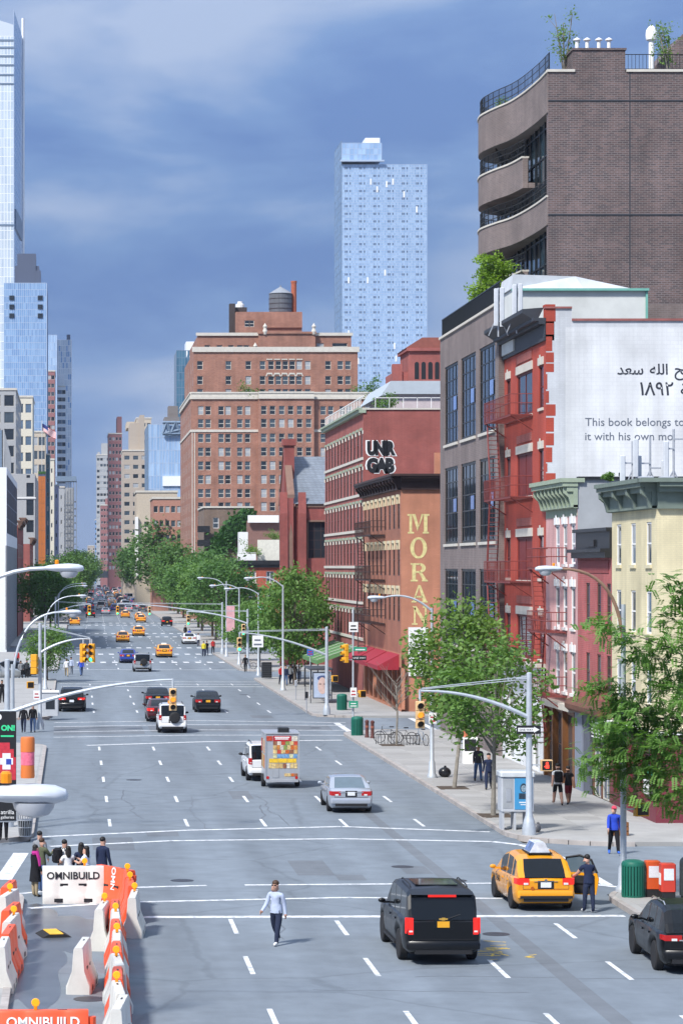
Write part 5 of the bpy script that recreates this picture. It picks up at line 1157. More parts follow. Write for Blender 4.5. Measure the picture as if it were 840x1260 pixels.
right = [(18.9,222,0,.66,'round green tree behind the bus shelter, nearest of its row'),(19.6,234,2,.72,'tree just behind the bus shelter trees, second of its row'),(18.8,262,1,.5,'green tree left of the red corner house'),(18.8,280,0,.55,'leafy tree beside the far banner lamp'),(19.3,302,2,.62,'tree at the twentieth street corner'),(19.4,338,1,.95,'broad tree over the right pavement before the white parked car'),(19.6,358,0,1.0,'tree right of the far taxis'),(20.0,376,2,1.1,'fourth large tree along the far right pavement'),(20.0,410,1,1.1,'large tree below the ivy building'),(20.4,432,0,1.12,'rounded tree in front of the brick flats'),(20.8,480,2,1.15,'tree standing below the apartment block corner'),(21,515,1,1.25,'deep green tree left of the apartment block'),(21.5,560,0,1.35,'tall tree right of the far traffic'),(21,600,1,1.75,'very tall tree mass above the far traffic'),(24,640,0,1.8,'tall tree behind the very tall one'),(19,690,1,1.7,'tall dark tree nearest the far overpass'),(22,760,2,1.6,'distant tree at the end of the right row'),(20,900,1,1.5,'most distant tree on the right')]
for x, y, v, s, lab in right: plant_tree(lab, x + bend(y)*.6, y, TV[v], rnd.uniform(0,6), s, sz=.92 if y < 240 else s)
left = [(-2.3,231,2,.46,'small bushy tree at the left crossing'),(-4,372,1,.9,'first tree in the left row beside the white building'),(-3.6,412,2,.98,'second tree in the left row'),(-3,470,0,1.0,'third tree in the left row overhanging the road'),(-1.8,540,1,1.1,'wide tree overhanging the left lane'),(-1.2,610,2,1.2,'tree left of the far traffic queue'),(0,700,0,1.25,'far tree left of the overpass'),(1.5,820,1,1.3,'distant tree below the scaffolding'),(4,1000,0,1.5,'most distant tree on the left')]
for x, y, v, s, lab in left: plant_tree(lab, x, y, TV[v], rnd.uniform(0,6), s, sz=s*(1.0 if y > 240 else 1.05))
# near street trees on the right pavement
T1 = tree_parts(21, 7.0, 2.4, 2.3, 2.3, 56, 66, .23, .72, .09, (.1,.2), lm=M_leaf, bark=M_barkp, asp=.7)
plant_tree('green street tree with pale slender trunk beside the advertising kiosk', 16.95, 105, T1, 0, 1.)
T2 = tree_parts(22, 8.6, 2.5, 2.25, 2.8, 74, 72, .25, .8, .085, (1.6,.1), lm=M_leafl, bark=M_barkp, asp=.7)
plant_tree('light green street tree before the factory windows, second from the kiosk', 17.3, 118.2, T2, 1, 1.)
# bare sapling
t = thing('street_tree', 'leafless slender sapling by the bicycle racks', 'tree', (18.2, 146.5, .15), group='street trees'); sb_ = MB(); r_ = random.Random(9)
sb_.tube([(0,0,-.1),(.05,0,1.8),(0,.1,3.4)], [.07,.055,.04], 6)
for k in range(26):
    z = r_.uniform(1.9, 3.6); a = r_.uniform(0, 6.28); l = r_.uniform(.8, 2.0)
    p1 = Vector((l*.5*math.cos(a), l*.5*math.sin(a), z+l*.45)); p2 = Vector((l*.9*math.cos(a+.2), l*.9*math.sin(a+.2), z+l*1.0))
    sb_.tube([(0,.05,z), p1, p2], [.022,.014,.006], 4); sb_.tube([p1, p1+Vector((r_.uniform(-.4,.4),r_.uniform(-.4,.4),.6))], [.01,.005], 4)
put('trunk', sb_, M_barkp, t, world=False)
# feathery locust tree whose boughs reach into the frame from the right
t = thing('locust_tree', 'feathery green locust tree reaching in from the right frame edge', 'tree', (20.6, 79, .15)); tb, lb = MB(), MB(); r_ = random.Random(31)
P0 = Vector((20.6,79,.15)); tb.tube([(0,0,-.1),(.05,0,2.2),(-.1,0,4.4),(-.1,.2,7.2)], [.17,.14,.11,.04], 8)
sprays = [(742,768),(757,778),(772,792),(787,806),(800,822),(815,838),(829,762),(838,750),(820,790),(834,800),(733,845),(748,846),(764,856),(778,868),(792,874),(806,884),(822,874),(836,866),(746,884),(760,894),(775,905),(790,905),(806,915),(823,912),(836,900),(733,938),(744,930),(756,948),(770,940),(786,940),(800,945),(815,950),(832,940),(760,918),(798,968),(815,978),(832,985),(775,975),(738,952),(838,965),(850,780),(855,830),(860,880),(865,930),(828,720),(845,735),(760,870),(822,850),(782,888),(812,895),(794,925),(824,930),(748,908),(808,800),(838,835)]
for i, (px, py) in enumerate(sprays):
    D = 79 + r_.uniform(-1.6, 1.8); c = Vector((XP(px,D), D, ZP(py,D))) - P0
    o = Vector((-.1, .0, max(1.9, min(6.2, c.z - r_.uniform(.1,.9))))); m_ = o.lerp(c, .55) + Vector((0,0,.25))
    if i % 3 == 0: tb.tube([o, m_, c], [.04,.02,.005], 5)
    d = (c - m_).normalized()
    for k in range(56):        # drooping compound leaves
        s0 = c + Vector((r_.gauss(0,.30), r_.gauss(0,.34), r_.gauss(0,.19))); dr = (d*.35 + Vector((r_.gauss(0,.7), r_.gauss(0,.6), r_.gauss(-.12,.35)))).normalized(); n = 7
        sd = dr.cross(Vector((0,0,1))).normalized()
        for j in range(n):
            p = s0 + dr*(.045*j) + Vector((0,0,-.0022*j*j))
            for sg in (-1, 1):
                a = (sd*sg + dr*.35).normalized()*r_.uniform(.085,.125); w = dr*.042
                lb.quad(p, p+a*.5+w, p+a, p+a*.5-w)
for k in range(60):          # the part of the crown outside the frame
    c = Vector((r_.uniform(-.2,3.2), r_.uniform(-2.5,2.5), r_.uniform(3.2,7.4))); leaves(lb, c, 40, .6, .12, r_)
put('trunk', tb, M_bark, t, world=False, smooth=True); put('crown', lb, leaf_mat('leaf_locust', (.14,.265,.065), .35, 1.3), t, world=False)
# planted trees on the roofs
def sparse_tree(name, label, x, y, z, H, rx, n, nl, leaf, lm, seed, stems=4):
    t = thing(name, label, 'tree', (x, y, z), group='rooftop trees'); r_ = random.Random(seed); tb, lb = MB(), MB()
    for k in range(stems):
        a = r_.uniform(0, 6.28); q = Vector((math.cos(a)*rx*.7, math.sin(a)*rx*.7, H*r_.uniform(.75,1)))
        tb.tube([(0,0,-.1), q*.45+Vector((0,0,H*.05)), q], [.06,.04,.012], 5)
        for j in range(n // stems):
            f = r_.uniform(.35, 1); c = q*f + Vector((r_.gauss(0,rx*.28), r_.gauss(0,rx*.28), r_.gauss(0,.2))); tb.tube([q*f*.85, c], [.018,.006], 4); leaves(lb, c, nl, .38, leaf, r_)
    put('trunk', tb, M_barkp, t, world=False); put('crown', lb, lm, t, world=False)
sparse_tree('roof_tree', 'airy green birch on the corner of the brown tower roof', 27.0, 143, 37.1, 3.6, .8, 32, 16, .16, M_leafl, 3)
sparse_tree('roof_tree', 'airy green birch at the right end of the brown tower roof', 32.9, 143.5, 37.1, 3.4, .9, 36, 16, .16, M_leafl, 4)
sparse_tree('roof_tree', 'lime green leafy tree on the lower brown roof behind white antennas', 24.0, 147.5, 24.1, 4.0, .75, 60, 55, .2, M_leafb, 5, 5)
sparse_tree('roof_tree', 'small lime green shrub left of the lime tree on the lower roof', 23.6, 151.5, 24.1, 2.9, .55, 34, 45, .2, M_leafb, 6, 4)
# roof shrubs
def shrub(label, x, y, z, r0, seed, n=14, lm=None):
    s = thing('shrub', label, 'shrub', (x, y, z)); r_ = random.Random(seed); lb, tb = MB(), MB()
    for k in range(n):
        c = Vector((r_.gauss(0,r0*.45), r_.gauss(0,r0*.45), abs(r_.gauss(r0*.5,r0*.35)))); leaves(lb, c, 40, r0*.5, max(.12,r0*.22), r_); tb.tube([(0,0,-.05), c], [.02,.006], 4)
    put('foliage', lb, lm or M_leaf, s, world=False); put('stem', tb, M_bark, s, world=False)
shrub('green shrub on the stepped terrace of the brick apartment block', XP(306,509), 509, ZP(490,509), 2.2, 1)
shrub('green shrub on the right terrace of the apartment block', XP(440,509), 509, ZP(492,509), 2.0, 2); shrub('dark shrub further right on the apartment terrace', XP(460,509), 509, ZP(490,509), 2.4, 3, lm=M_leafd)
shrub('planting on the white roof terrace of the red corner house', XP(308,364), 364, ZP(684,364), 1.3, 4, lm=M_leafl); shrub('planting right of the terrace screen on the red corner house', XP(338,366), 366, ZP(664,366), 1.0, 5, lm=M_leafl)
shrub('green balcony planting behind the wavy roof railing', 25.3, 152.4, 37.1, .45, 6, lm=M_leafb); shrub('low plants on the warehouse roof edge', XP(465,214), 206, 22.6, .9, 7)
shrub('small weed growing by the mural coping', XP(749,110), 110, 13.9, .25, 8)

M_soil = mat('soil', (.075,.055,.04), rough=.95, var=.35, scale=5)
for k, (x, y, lab) in enumerate([(16.95+.35,105,'square soil pit around the tree by the kiosk'),(17.5,118.2,'square soil pit around the light green tree'),(18.2,146.5,'square soil pit around the leafless sapling')]):
    q = put('tree_pit', MB().bevbox(-.65,.65,-.8,.8,-.02,.02,.012), M_soil, None, (x-.25, y, .16)); tag(q, lab, 'tree pit', 'tree pits')
# ------------------------------------------------------------------ vehicles (local: rear bumper at y=0, driving towards +y)
def paint(name, c, rough=.25, coat=.5): return mat('paint_' + name, c, rough=rough, var=.03, scale=2, spec=.4, coat=coat)
C_black = paint('black', (.003,.0034,.0045), .32, .1); C_silver = mat('paint_silver', (.44,.47,.52), rough=.28, metal=.45, var=.03, coat=.7); C_white = paint('white', (.72,.73,.74)); C_taxi = paint('taxi_yellow', (.72,.30,.012)); C_blue = paint('blue', (.02,.045,.26)); C_dred = paint('dark_red', (.06,.007,.008)); C_grey = paint('grey', (.10,.11,.125)); C_red = paint('red', (.4,.02,.02)); C_sgrey = mat('paint_silver_grey', (.34,.36,.38), rough=.3, metal=.4, var=.03, coat=.7)
M_carglass = mat('car_glass', (.006,.008,.010), rough=.05, var=0, spec=.4); M_carglass2 = mat('car_glass_light', (.10,.14,.17), rough=.05, var=.1, spec=.7)
M_tyre = mat('tyre', (.018,.018,.02), rough=.85, var=.1); M_rim = mat('rim_alloy', (.60,.61,.63), rough=.35, metal=.25, var=.05); M_trim = mat('black_trim', (.015,.015,.017), rough=.6, var=.05); M_chrome = mat('chrome', (.7,.7,.72), rough=.15, metal=.9, var=0)
M_tail = mat('tail_light', (.42,.012,.012), rough=.2, var=0, spec=.6); M_tailon = mat('tail_light_lit', (.5,.01,.01), rough=.2, var=0, emit=((1,.03,.02), .7)); M_lampw = mat('lamp_clear', (.7,.7,.68), rough=.15, var=0); M_plateg = mat('plate_gold', (.75,.36,.02), rough=.5, var=.08, scale=30); M_platew = mat('plate_white', (.7,.72,.76), rough=.5, var=.1, scale=30); M_amber = mat('amber_lens', (.75,.25,.01), rough=.25, var=0)
def lerpf(pts):
    def f(y):
        if y <= pts[0][0]: return pts[0][1]
        for (a, b_), (c, d) in zip(pts[:-1], pts[1:]):
            if y <= c: return b_ + (d-b_)*(y-a)/(c-a)
        return pts[-1][1]
    return f
WHEEL = {}
def wheel_meshes(r, w=.22):
    k = (r, w)
    if k not in WHEEL:
        ty = MB().lathe([(r*.66,-w/2),(r*.93,-w/2),(r,-w*.38),(r,w*.38),(r*.93,w/2),(r*.66,w/2)], 24, axis='x')
        rm = MB().lathe([(.001,-w*.32),(r*.1,-w*.36),(r*.12,-w*.3),(r*.58,-w*.3),(r*.62,-w*.47),(r*.68,-w*.5),(r*.68,w*.4)], 24, axis='x', cap=False)
        for i in range(6):
            a = math.pi*2*i/6; ca, sa = math.cos(a), math.sin(a); q = lambda u, v, x: (x, u*ca - v*sa, u*sa + v*ca)
            rm.loft([[q(r*.08,-.03,-w*.46), q(r*.08,.03,-w*.46), q(r*.08,.03,-w*.3), q(r*.08,-.03,-w*.3)], [q(r*.64,-.045,-w*.5), q(r*.64,.045,-w*.5), q(r*.64,.045,-w*.32), q(r*.64,-.045,-w*.32)]], True)
        WHEEL[k] = (ty.mesh('tyre', M_tyre, True), rm.mesh('rim', M_rim))
    return WHEEL[k]
SPECS = {
 'suburban': dict(L=5.3, W=2.03, ax=(1.15,4.35), r=.40, clear=.30, belt=[(0,1.16),(.3,1.18),(4.0,1.14),(5.0,1.06),(5.3,.98)], roof=[(.05,1.16),(.16,1.45),(.3,1.83),(.6,1.90),(2.6,1.93),(3.2,1.86),(4.05,1.14)], rg=(.05,.34), ws=(3.15,4.05), side=[(.52,1.35),(1.5,2.35),(2.5,3.3)], rwid=.83),
 'suv': dict(L=4.75, W=1.92, ax=(.95,3.75), r=.37, clear=.24, belt=[(0,1.02),(.3,1.06),(3.2,1.0),(4.3,.94),(4.75,.8)], roof=[(.06,1.04),(.2,1.28),(.5,1.58),(.9,1.66),(1.9,1.69),(2.5,1.6),(3.35,1.0)], rg=(.06,.55), ws=(2.45,3.35), side=[(.75,1.25),(1.35,2.05),(2.17,2.9)], rwid=.76),
 'boxsuv': dict(L=4.3, W=1.8, ax=(.8,3.4), r=.36, clear=.26, belt=[(0,1.05),(3.0,1.05),(4.0,.98),(4.3,.9)], roof=[(.03,1.05),(.1,1.4),(.2,1.7),(.5,1.76),(2.2,1.78),(2.6,1.7),(3.2,1.05)], rg=(.03,.22), ws=(2.55,3.2), side=[(.4,1.05),(1.2,1.9),(2.02,2.7)], rwid=.84),
 'sedan': dict(L=4.85, W=1.84, ax=(1.05,3.85), r=.33, clear=.19, belt=[(0,.96),(.25,1.02),(.8,1.0),(3.3,.93),(4.4,.82),(4.85,.66)], roof=[(.62,1.0),(1.0,1.2),(1.5,1.41),(2.0,1.46),(2.6,1.44),(3.0,1.33),(3.75,.93)], rg=(.62,1.45), ws=(2.75,3.75), side=[(1.2,1.95),(2.07,3.0)], rwid=.76),
 'hatch': dict(L=4.4, W=1.83, ax=(.85,3.5), r=.33, clear=.2, belt=[(0,.95),(.3,1.0),(2.9,.93),(3.8,.86),(4.4,.68)], roof=[(.1,1.0),(.28,1.2),(.55,1.5),(1.0,1.6),(1.9,1.64),(2.5,1.52),(3.5,.92)], rg=(.1,.58), ws=(2.35,3.5), side=[(.6,.95),(1.05,1.75),(1.85,2.75)], rwid=.76),
 'van': dict(L=5.2, W=2.0, ax=(1.0,4.2), r=.35, clear=.25, belt=[(0,1.2),(3.9,1.15),(4.9,1.0),(5.2,.9)], roof=[(.02,1.2),(.1,1.7),(.2,2.05),(.6,2.12),(3.0,2.12),(3.5,2.0),(4.2,1.15)], rg=(.02,.22), ws=(3.4,4.2), side=[(2.6,3.4)], rwid=.9)}
def car(name, label, cat, kind, pnt, loc=(0,0,0), rz=0, glass=None, plate=None, lit=False, tail=None, group=None, root=None):
    S = SPECS[kind]; t = root or thing(name, label, cat, loc, rz, group); glass = glass or M_carglass
    L_, W_, r = S['L'], S['W'], S['r']; bz, rzf = lerpf(S['belt']), lerpf(S['roof']); ar = r + .07
    def hw(y): return W_/2 * (1 - .10*math.exp(-y/.16) - .16*math.exp(-(L_-y)/.3))
    ys = sorted(set([0,.03,.08,.16,.3] + [L_-q for q in (0,.05,.15,.3,.5)] + [a + ar*math.cos(math.pi*i/10) for a in S['ax'] for i in range(11)] + [L_*i/14 for i in range(1,14)] + [p[0] for p in S['belt']]))
    ys = [y for i, y in enumerate(ys) if i == 0 or y - ys[i-1] > .012]
    b = MB(); rings = []
    for y in ys:
        z0 = S['clear'] + .12*math.exp(-y/.12) + .1*math.exp(-(L_-y)/.15)
        for a in S['ax']:
            if abs(y-a) < ar: z0 = max(z0, r + math.sqrt(max(0, ar*ar-(y-a)**2)))
        B = bz(y) - .05*math.exp(-y/.05); h = hw(y); hh = B - z0
        half = [(0,z0), (h*.86,z0), (h*.965,z0+min(.1,hh*.2)), (h,z0+hh*.45), (h*.985,B-hh*.18), (h*.955,B-.035), (h*.90,B), (0,B+.02)]
        rings.append([(x,y,z) for x,z in half] + [(-x,y,z) for x,z in half[-2:0:-1]])
    b.loft(rings, True)
    # cabin: painted roof and pillars in the body mesh, every window a part
    y0, y1 = S['roof'][0][0], S['roof'][-1][0]; cut = sorted(set([p[0] for p in S['roof']] + list(S['rg']) + list(S['ws']) + [q for s in S['side'] for q in s]))
    yc = []
    for a, c in zip(cut[:-1], cut[1:]):
        n = max(1, int((c-a)/.22)); yc += [a+(c-a)*i/n for i in range(n)]
    yc.append(cut[-1]); hmax = S['H'] if 'H' in S else max(p[1] for p in S['roof']) - bz((y0+y1)/2)
    def sec(y):
        h = hw(y)*.90; B = bz(y)-.005; Z = max(rzf(y), B+.004); f = min(1, (Z-B)/hmax); wr = h*(1-f) + W_/2*S['rwid']*f
        return [(h,B), (h+(wr-h)*.84+.01, B+(Z-B)*.84), (wr*.93, Z-.03*f), (wr*.78, Z), (0,Z+.018*f)]
    win = {}
    for a, c in zip(yc[:-1], yc[1:]):
        A, Cc = sec(a), sec(c); ym = (a+c)/2
        sd = next((i for i, s in enumerate(S['side']) if s[0] <= ym <= s[1]), None); rg = S['rg'][0] <= ym <= S['rg'][1]; ws = S['ws'][0] <= ym <= S['ws'][1]
        for sg in (1, -1):
            q = lambda i, side, y: (side[i][0]*sg, y, side[i][1])
            for i in range(4):
                key = ('side_window', sd, sg) if (i == 0 and sd is not None) else ('rear_window',) if (rg and i >= 3) or (rg and kind in ('suburban','boxsuv','van') and i == 2) else ('windshield',) if (ws and i >= 2) else None
                dst = b if key is None else win.setdefault(key, MB())
                dst.quad(q(i,A,a), q(i,Cc,c), q(i+1,Cc,c), q(i+1,A,a))
    body = put('body', b, pnt, t, world=False, smooth=True)
    for key, m in win.items(): put(key[0], m, glass, t, world=False, smooth=True)
    for a in S['ax']:
        for sg in (-1, 1):
            ty, rm = wheel_meshes(r)
            o = link('wheel', ty, t, (sg*(W_/2-.115), a, r), 0 if sg < 0 else math.pi, world=False); link('rim', rm, o, world=False)
    put('underbody', MB().box(-W_*.40, W_*.40, .25, L_-.3, S['clear']-.03, S['clear']+.25), M_trim, t, world=False)
    for sg in (-1, 1):
        ym = S['ws'][1]-.55; m = MB().sphere((sg*(W_/2+.1), ym, bz(ym)+.09), .105, 10, 6, sc=(.95,.5,.65)).box(min(sg*(W_/2-.12),sg*(W_/2+.06)), max(sg*(W_/2-.12),sg*(W_/2+.06)), ym-.03, ym+.03, bz(ym)+.02, bz(ym)+.07)
        put('mirror', m, pnt if kind != 'boxsuv' else M_trim, t, world=False, smooth=True)
        tm = M_tailon if lit else M_tail
        xo, xi = hw(.0), W_
        if kind in ('suburban',): tb = (.84,.98,.80,1.22,.1)
        elif kind == 'boxsuv': tb = (.84,.99,.82,1.12,.08)
        elif kind == 'van': tb = (.86,1.0,.85,1.3,.06)
        elif kind == 'suv': tb = (.50,.985,.86,1.0,.22)
        elif kind == 'hatch': tb = (.60,.985,.80,.98,.26)
        else: tb = (.52,.985,.74,.92,.18)
        u0, u1, z0, z1, dp = tb
        pts = [(hw(0)*u0,-.012),(hw(0)*u1,-.006),(hw(.08)*1.004,.08),(hw(dp)*1.006,dp),(hw(dp)*.95,dp),(hw(0)*u0,.02)]
        zz = lambda k: (z0, z1) if k < 1 else (z0+(z1-z0)*.25, z1)
        m = MB().loft([[(sg*x, y, z0 + (.02 if i in (2,3,4) else 0)) for i, (x, y) in enumerate(pts)], [(sg*x, y, z1) for x, y in pts]], True)
        put('tail_light', m, tm, t, world=False)
        put('headlight', MB().box(min(sg*hw(L_-.05)*.55,sg*hw(L_-.05)*.97), max(sg*hw(L_-.05)*.55,sg*hw(L_-.05)*.97), L_-.2, L_-.02, bz(L_)-.2, bz(L_)-.06), M_lampw, t, world=False)
    h0 = hw(0); z0t = {'suburban':.80,'boxsuv':.82,'van':.85,'suv':.86,'hatch':.80,'sedan':.74}[kind]
    put('rear_bumper', MB().loft([[(-h0*1.02,-.02,.42),(-h0*.94,-.07,.42),(h0*.94,-.07,.42),(h0*1.02,-.02,.42),(h0*1.0,.1,.42),(-h0*1.0,.1,.42)],[(-h0*1.03,-.03,.55),(-h0*.95,-.09,.55),(h0*.95,-.09,.55),(h0*1.03,-.03,.55),(h0*1.0,.1,.55),(-h0*1.0,.1,.55)],[(-h0*1.0,-.0,.63),(-h0*.94,-.05,.63),(h0*.94,-.05,.63),(h0*1.0,-.0,.63),(h0*.98,.1,.63),(-h0*.98,.1,.63)]], True), pnt, t, world=False, smooth=True)
    put('diffuser', MB().box(-h0*.8, h0*.8, -.06, .1, .30, .42), M_trim, t, world=False)
    pz = {'suburban':.98,'suv':.70,'sedan':.74,'hatch':.72,'boxsuv':.66,'van':.75}[kind]
    put('license_plate', MB().box(-.155, .155, -.028, -.012, pz, pz+.155), plate or M_plateg, t, world=False)
    for ysm in sorted({S['side'][-1][0]-.06, S['side'][-1][1]+.12, S['side'][-2][0]-.06 if len(S['side']) > 1 else S['side'][-1][0]-.9}):     # door gaps
        for sg in (-1, 1):
            z0 = S['clear']
            for a in S['ax']:
                if abs(ysm-a) < ar: z0 = max(z0, r + math.sqrt(max(0, ar*ar-(ysm-a)**2)))
            h = hw(ysm)+.003; B = bz(ysm); hh = B-z0; pr = [(h*.965,z0+min(.1,hh*.2)), (h,z0+hh*.45), (h*.985,B-hh*.18), (h*.957,B-.035), (h*.905,B)]; m = MB()
            for p, q in zip(pr[:-1], pr[1:]): m.quad((sg*p[0],ysm-.008,p[1]),(sg*p[0],ysm+.008,p[1]),(sg*q[0],ysm+.008,q[1]),(sg*q[0],ysm-.008,q[1]))
            put('door_gap', m, M_trim, t, world=False)
    put('tailgate_gap', MB().box(-h0*.82,h0*.82,-.006,.002,.665,.677).box(-h0*.83,-h0*.82,-.006,.002,.665,bz(0)-.06).box(h0*.82,h0*.83,-.006,.002,.665,bz(0)-.06), M_trim, t, world=False)
    put('plate_recess', MB().box(-.24,.24,-.008,.002,pz-.05,pz+.2), M_trim if pnt is not C_black else M_carglass, t, world=False)
    for sg in (-1, 1): put('reverse_light', MB().box(min(sg*h0*.64,sg*h0*.80),max(sg*h0*.64,sg*h0*.80),-.016,-.010,z0t,z0t+.06) if kind in ('sedan','hatch','suv') else MB().box(min(sg*h0*.86,sg*h0*.96),max(sg*h0*.86,sg*h0*.96),-.018,-.011,z0t+.06,z0t+.10), M_lampw, t, world=False)
    for sg in (-1, 1):
        for yh in [s[0]+.1 for s in S['side'][-2:]]: put('door_handle', MB().box(min(sg*hw(yh)*.975,sg*(hw(yh)+.02)), max(sg*hw(yh)*.975,sg*(hw(yh)+.02)), yh, yh+.18, bz(yh)-.17, bz(yh)-.13), M_chrome if kind == 'sedan' else pnt, t, world=False)
    if kind in ('suburban','suv','boxsuv'):
        for sg in (-1, 1): put('roof_rail', MB().tube([(sg*W_*.36,.75,rzf(.8)+.02),(sg*W_*.36,.95,rzf(1.)+.07),(sg*W_*.36,2.2,rzf(2.2)+.07),(sg*W_*.36,2.4,rzf(2.4)+.02)], .018, 5), M_chrome if kind == 'suv' else M_trim, t, world=False)
    return t
def flat_car(root, name):
    """one mesh from a detailed car, for copies too small to show parts"""
    me = bpy.data.meshes.new(name); vs, fs, mi, mats_ = [], [], [], []
    def rec(o, M):
        for c in o.children:
            Mc = M @ c.matrix_basis
            if c.data and len(c.data.polygons) and c.name.split('.')[0] not in ('rim','door_handle','roof_rail','underbody','diffuser','door_gap','tailgate_gap','plate_recess','reverse_light'):
                b0 = len(vs); vs.extend([tuple(Mc @ v.co) for v in c.data.vertices]); k = c.data.materials[0]
                if k not in mats_: mats_.append(k)
                for p in c.data.polygons: fs.append(tuple(b0+i for i in p.vertices)); mi.append(mats_.index(k))
            rec(c, Mc)
    rec(root, Matrix()); me.from_pydata(vs, [], fs)
    for k in mats_: me.materials.append(k)
    me.polygons.foreach_set('material_index', mi); me.polygons.foreach_set('use_smooth', [True]*len(fs))
    try: me.set_sharp_from_angle(angle=R(35))
    except Exception: pass
    me.update(); return me
# ---- black full-size SUV in the foreground
v = car('large_suv', 'big black sport utility vehicle with lit brake lights in the foreground lane', 'car', 'suburban', C_black, (9.46,66.5,0), R(.7), lit=True)
put('brake_light', MB().box(-.36,.36,.19,.24,1.73,1.79), M_tailon, v, world=False)
put('emblem', MB().box(-.11,.11,-.02,-.008,1.175,1.215).eprism([(-.05,1.16),(.04,1.16),(.05,1.23),(-.04,1.23)], -.024, -.006), mat('emblem_gold', (.7,.42,.08), rough=.3, metal=.5, var=0), v, world=False)
put('sunroof', MB().box(-.55,.55,1.1,2.4,1.925,1.945), M_carglass, v, world=False)
put('spoiler', MB().loft([[(-.8,.12,1.80),(-.8,.34,1.86),(-.8,.34,1.80)],[(.8,.12,1.80),(.8,.34,1.86),(.8,.34,1.80)]], True), C_black, v, world=False)
put('side_step', MB().box(-1.03,-.9,1.7,3.8,.33,.4), M_trim, v, world=False); put('side_step', MB().box(.9,1.03,1.7,3.8,.33,.4), M_trim, v, world=False)
put('wiper', MB().tube([(.05,.02,1.17),(.45,.1,1.3)], .012, 4), M_trim, v, world=False)
# ---- taxi with its rear door open
v = car('taxi', 'yellow hatchback taxi with its right rear door open beside a man', 'taxi', 'hatch', C_taxi, (13.97,76.9,0), R(1.5), plate=M_platew, lit=True)
def taxi_extras(v, sign=True):
    if sign:
        s = put('roof_sign', MB().eprism([(-.3,1.66),(.3,1.66),(.14,1.96),(-.14,1.96)], .85, 1.75), mat('roof_sign_white', (.62,.66,.72), rough=.4, var=.3, scale=5), v, world=False)
        put('sign_base', MB().box(-.36,.36,.8,1.8,1.615,1.66), M_trim, v, world=False)
        put('ad_panel', MB().quad((-.302,.9,1.68),(-.302,1.7,1.68),(-.155,1.7,1.94),(-.155,.9,1.94)), mat('ad_print', (.12,.18,.34), rough=.4, var=.6, scale=7), v, world=False)
taxi_extras(v)
put('bumper_strip', MB().box(-.78,.78,-.1,-.06,.40,.48), M_trim, v, world=False)
put('emblem', MB().lathe([(.05,0),(.05,.01)], 12, (0,-.03,.92), 'y'), M_chrome, v, world=False); put('chrome_strip', MB().box(-.35,.35,-.022,-.008,.885,.90), M_chrome, v, world=False)
put('fuel_cap', MB().lathe([(.05,-.012),(.05,.01)], 12, (-.4,-.01,.70), 'y'), mat('tow_cover', (.4,.1,.01), rough=.4), v, world=False)
me = text_mesh('TAXI', .28, .003, 'LEFT', M_trim); me.transform(Matrix.Rotation(R(-90), 4, 'Z')); link('lettering', me, v, (-.925,3.0,.62), world=False)
dr = put('door', MB().loft([[(0,-.03,.3),(1.0,-.03,.33),(1.08,-.03,.8),(1.02,-.03,.98),(0,-.03,.98)],[(0,.03,.3),(1.0,.03,.33),(1.08,.03,.8),(1.02,.03,.98),(0,.03,.98)]], True), C_taxi, v, (.92,1.8,0), R(-28), world=False); dr['label'] = 'open rear passenger door'
put('window_frame', MB().tube([(.02,0,.98),(.08,0,1.42),(.5,0,1.5),(.85,0,1.38),(1.03,0,.98)], .035, 5), M_trim, dr, world=False); put('side_window', MB().quad((.05,.0,.98),(1.0,.0,.98),(.83,.0,1.36),(.5,.0,1.48),(.1,.0,1.4)), M_carglass2, dr, world=False)
put('inner_panel', MB().bevbox(.04,.96,-.055,-.03,.36,.9,.008).box(.2,.8,-.1,-.05,.66,.72), M_trim, dr, world=False)
# ---- crossover at the right edge
v = car('crossover', 'glossy black crossover with silver roof rails at the right frame edge', 'car', 'suv', C_black, (15.62,64.9,0), R(-1))
put('chrome_strip', MB().box(-.5,.5,-.02,-.005,.86,.89), M_chrome, v, world=False)
# ---- silver sedan
v = car('sedan', 'silver four-door sedan driving in the middle of the avenue', 'car', 'sedan', C_silver, (11.5,107.6,0), R(-.5), plate=M_platew, glass=M_carglass2)
put('chrome_strip', MB().box(-.5,.5,-.02,-.006,.86,.885), M_chrome, v, world=False)
# ---- food trailer and the car towing it
t = thing('food_trailer', 'tall metal food vending trailer covered in colourful food pictures', 'trailer', (9.62,119.8,0), R(-.5)); M_alu = mat('aluminium_sheet', (.55,.56,.58), rough=.35, metal=.6, var=.08)
put('body', MB().bevbox(-.78,.78,0,2.6,.35,2.5,.03), M_alu, t, world=False); put('roof', MB().box(-.82,.82,-.04,2.64,2.5,2.56), M_alu, t, world=False); put('roof_vent', MB().bevbox(-.15,.35,.3,.9,2.56,2.78,.03), M_black, t, world=False)
foods = [mat('food_%d' % i, c, rough=.5, var=.5, scale=9) for i, c in enumerate([(.45,.06,.03),(.55,.22,.05),(.5,.35,.15),(.6,.45,.2),(.25,.10,.05),(.55,.5,.42),(.5,.12,.02),(.2,.25,.06)])]
r_ = random.Random(5)
put('header_sign', MB().box(-.42,.42,-.03,-.002,2.18,2.42), mat('sign_red', (.42,.02,.03), rough=.5, var=.08), t, world=False); [put('print_line', MB().box(-.34+.02*k,.34-.05*k,-.036,-.031,2.335-.075*k,2.38-.075*k), M_white, t, world=False) for k in range(2)]
def pics(z0, z1, n, x0=-.72, x1=.72, ms=None):
    for i in range(n):
        a = x0+(x1-x0)*i/n; c = x0+(x1-x0)*(i+1)/n; put('picture', MB().box(a+.008, c-.008, -.02-.002*(i%2), -.002, z0+.008, z1-.008), r_.choice(ms or foods), t, world=False)
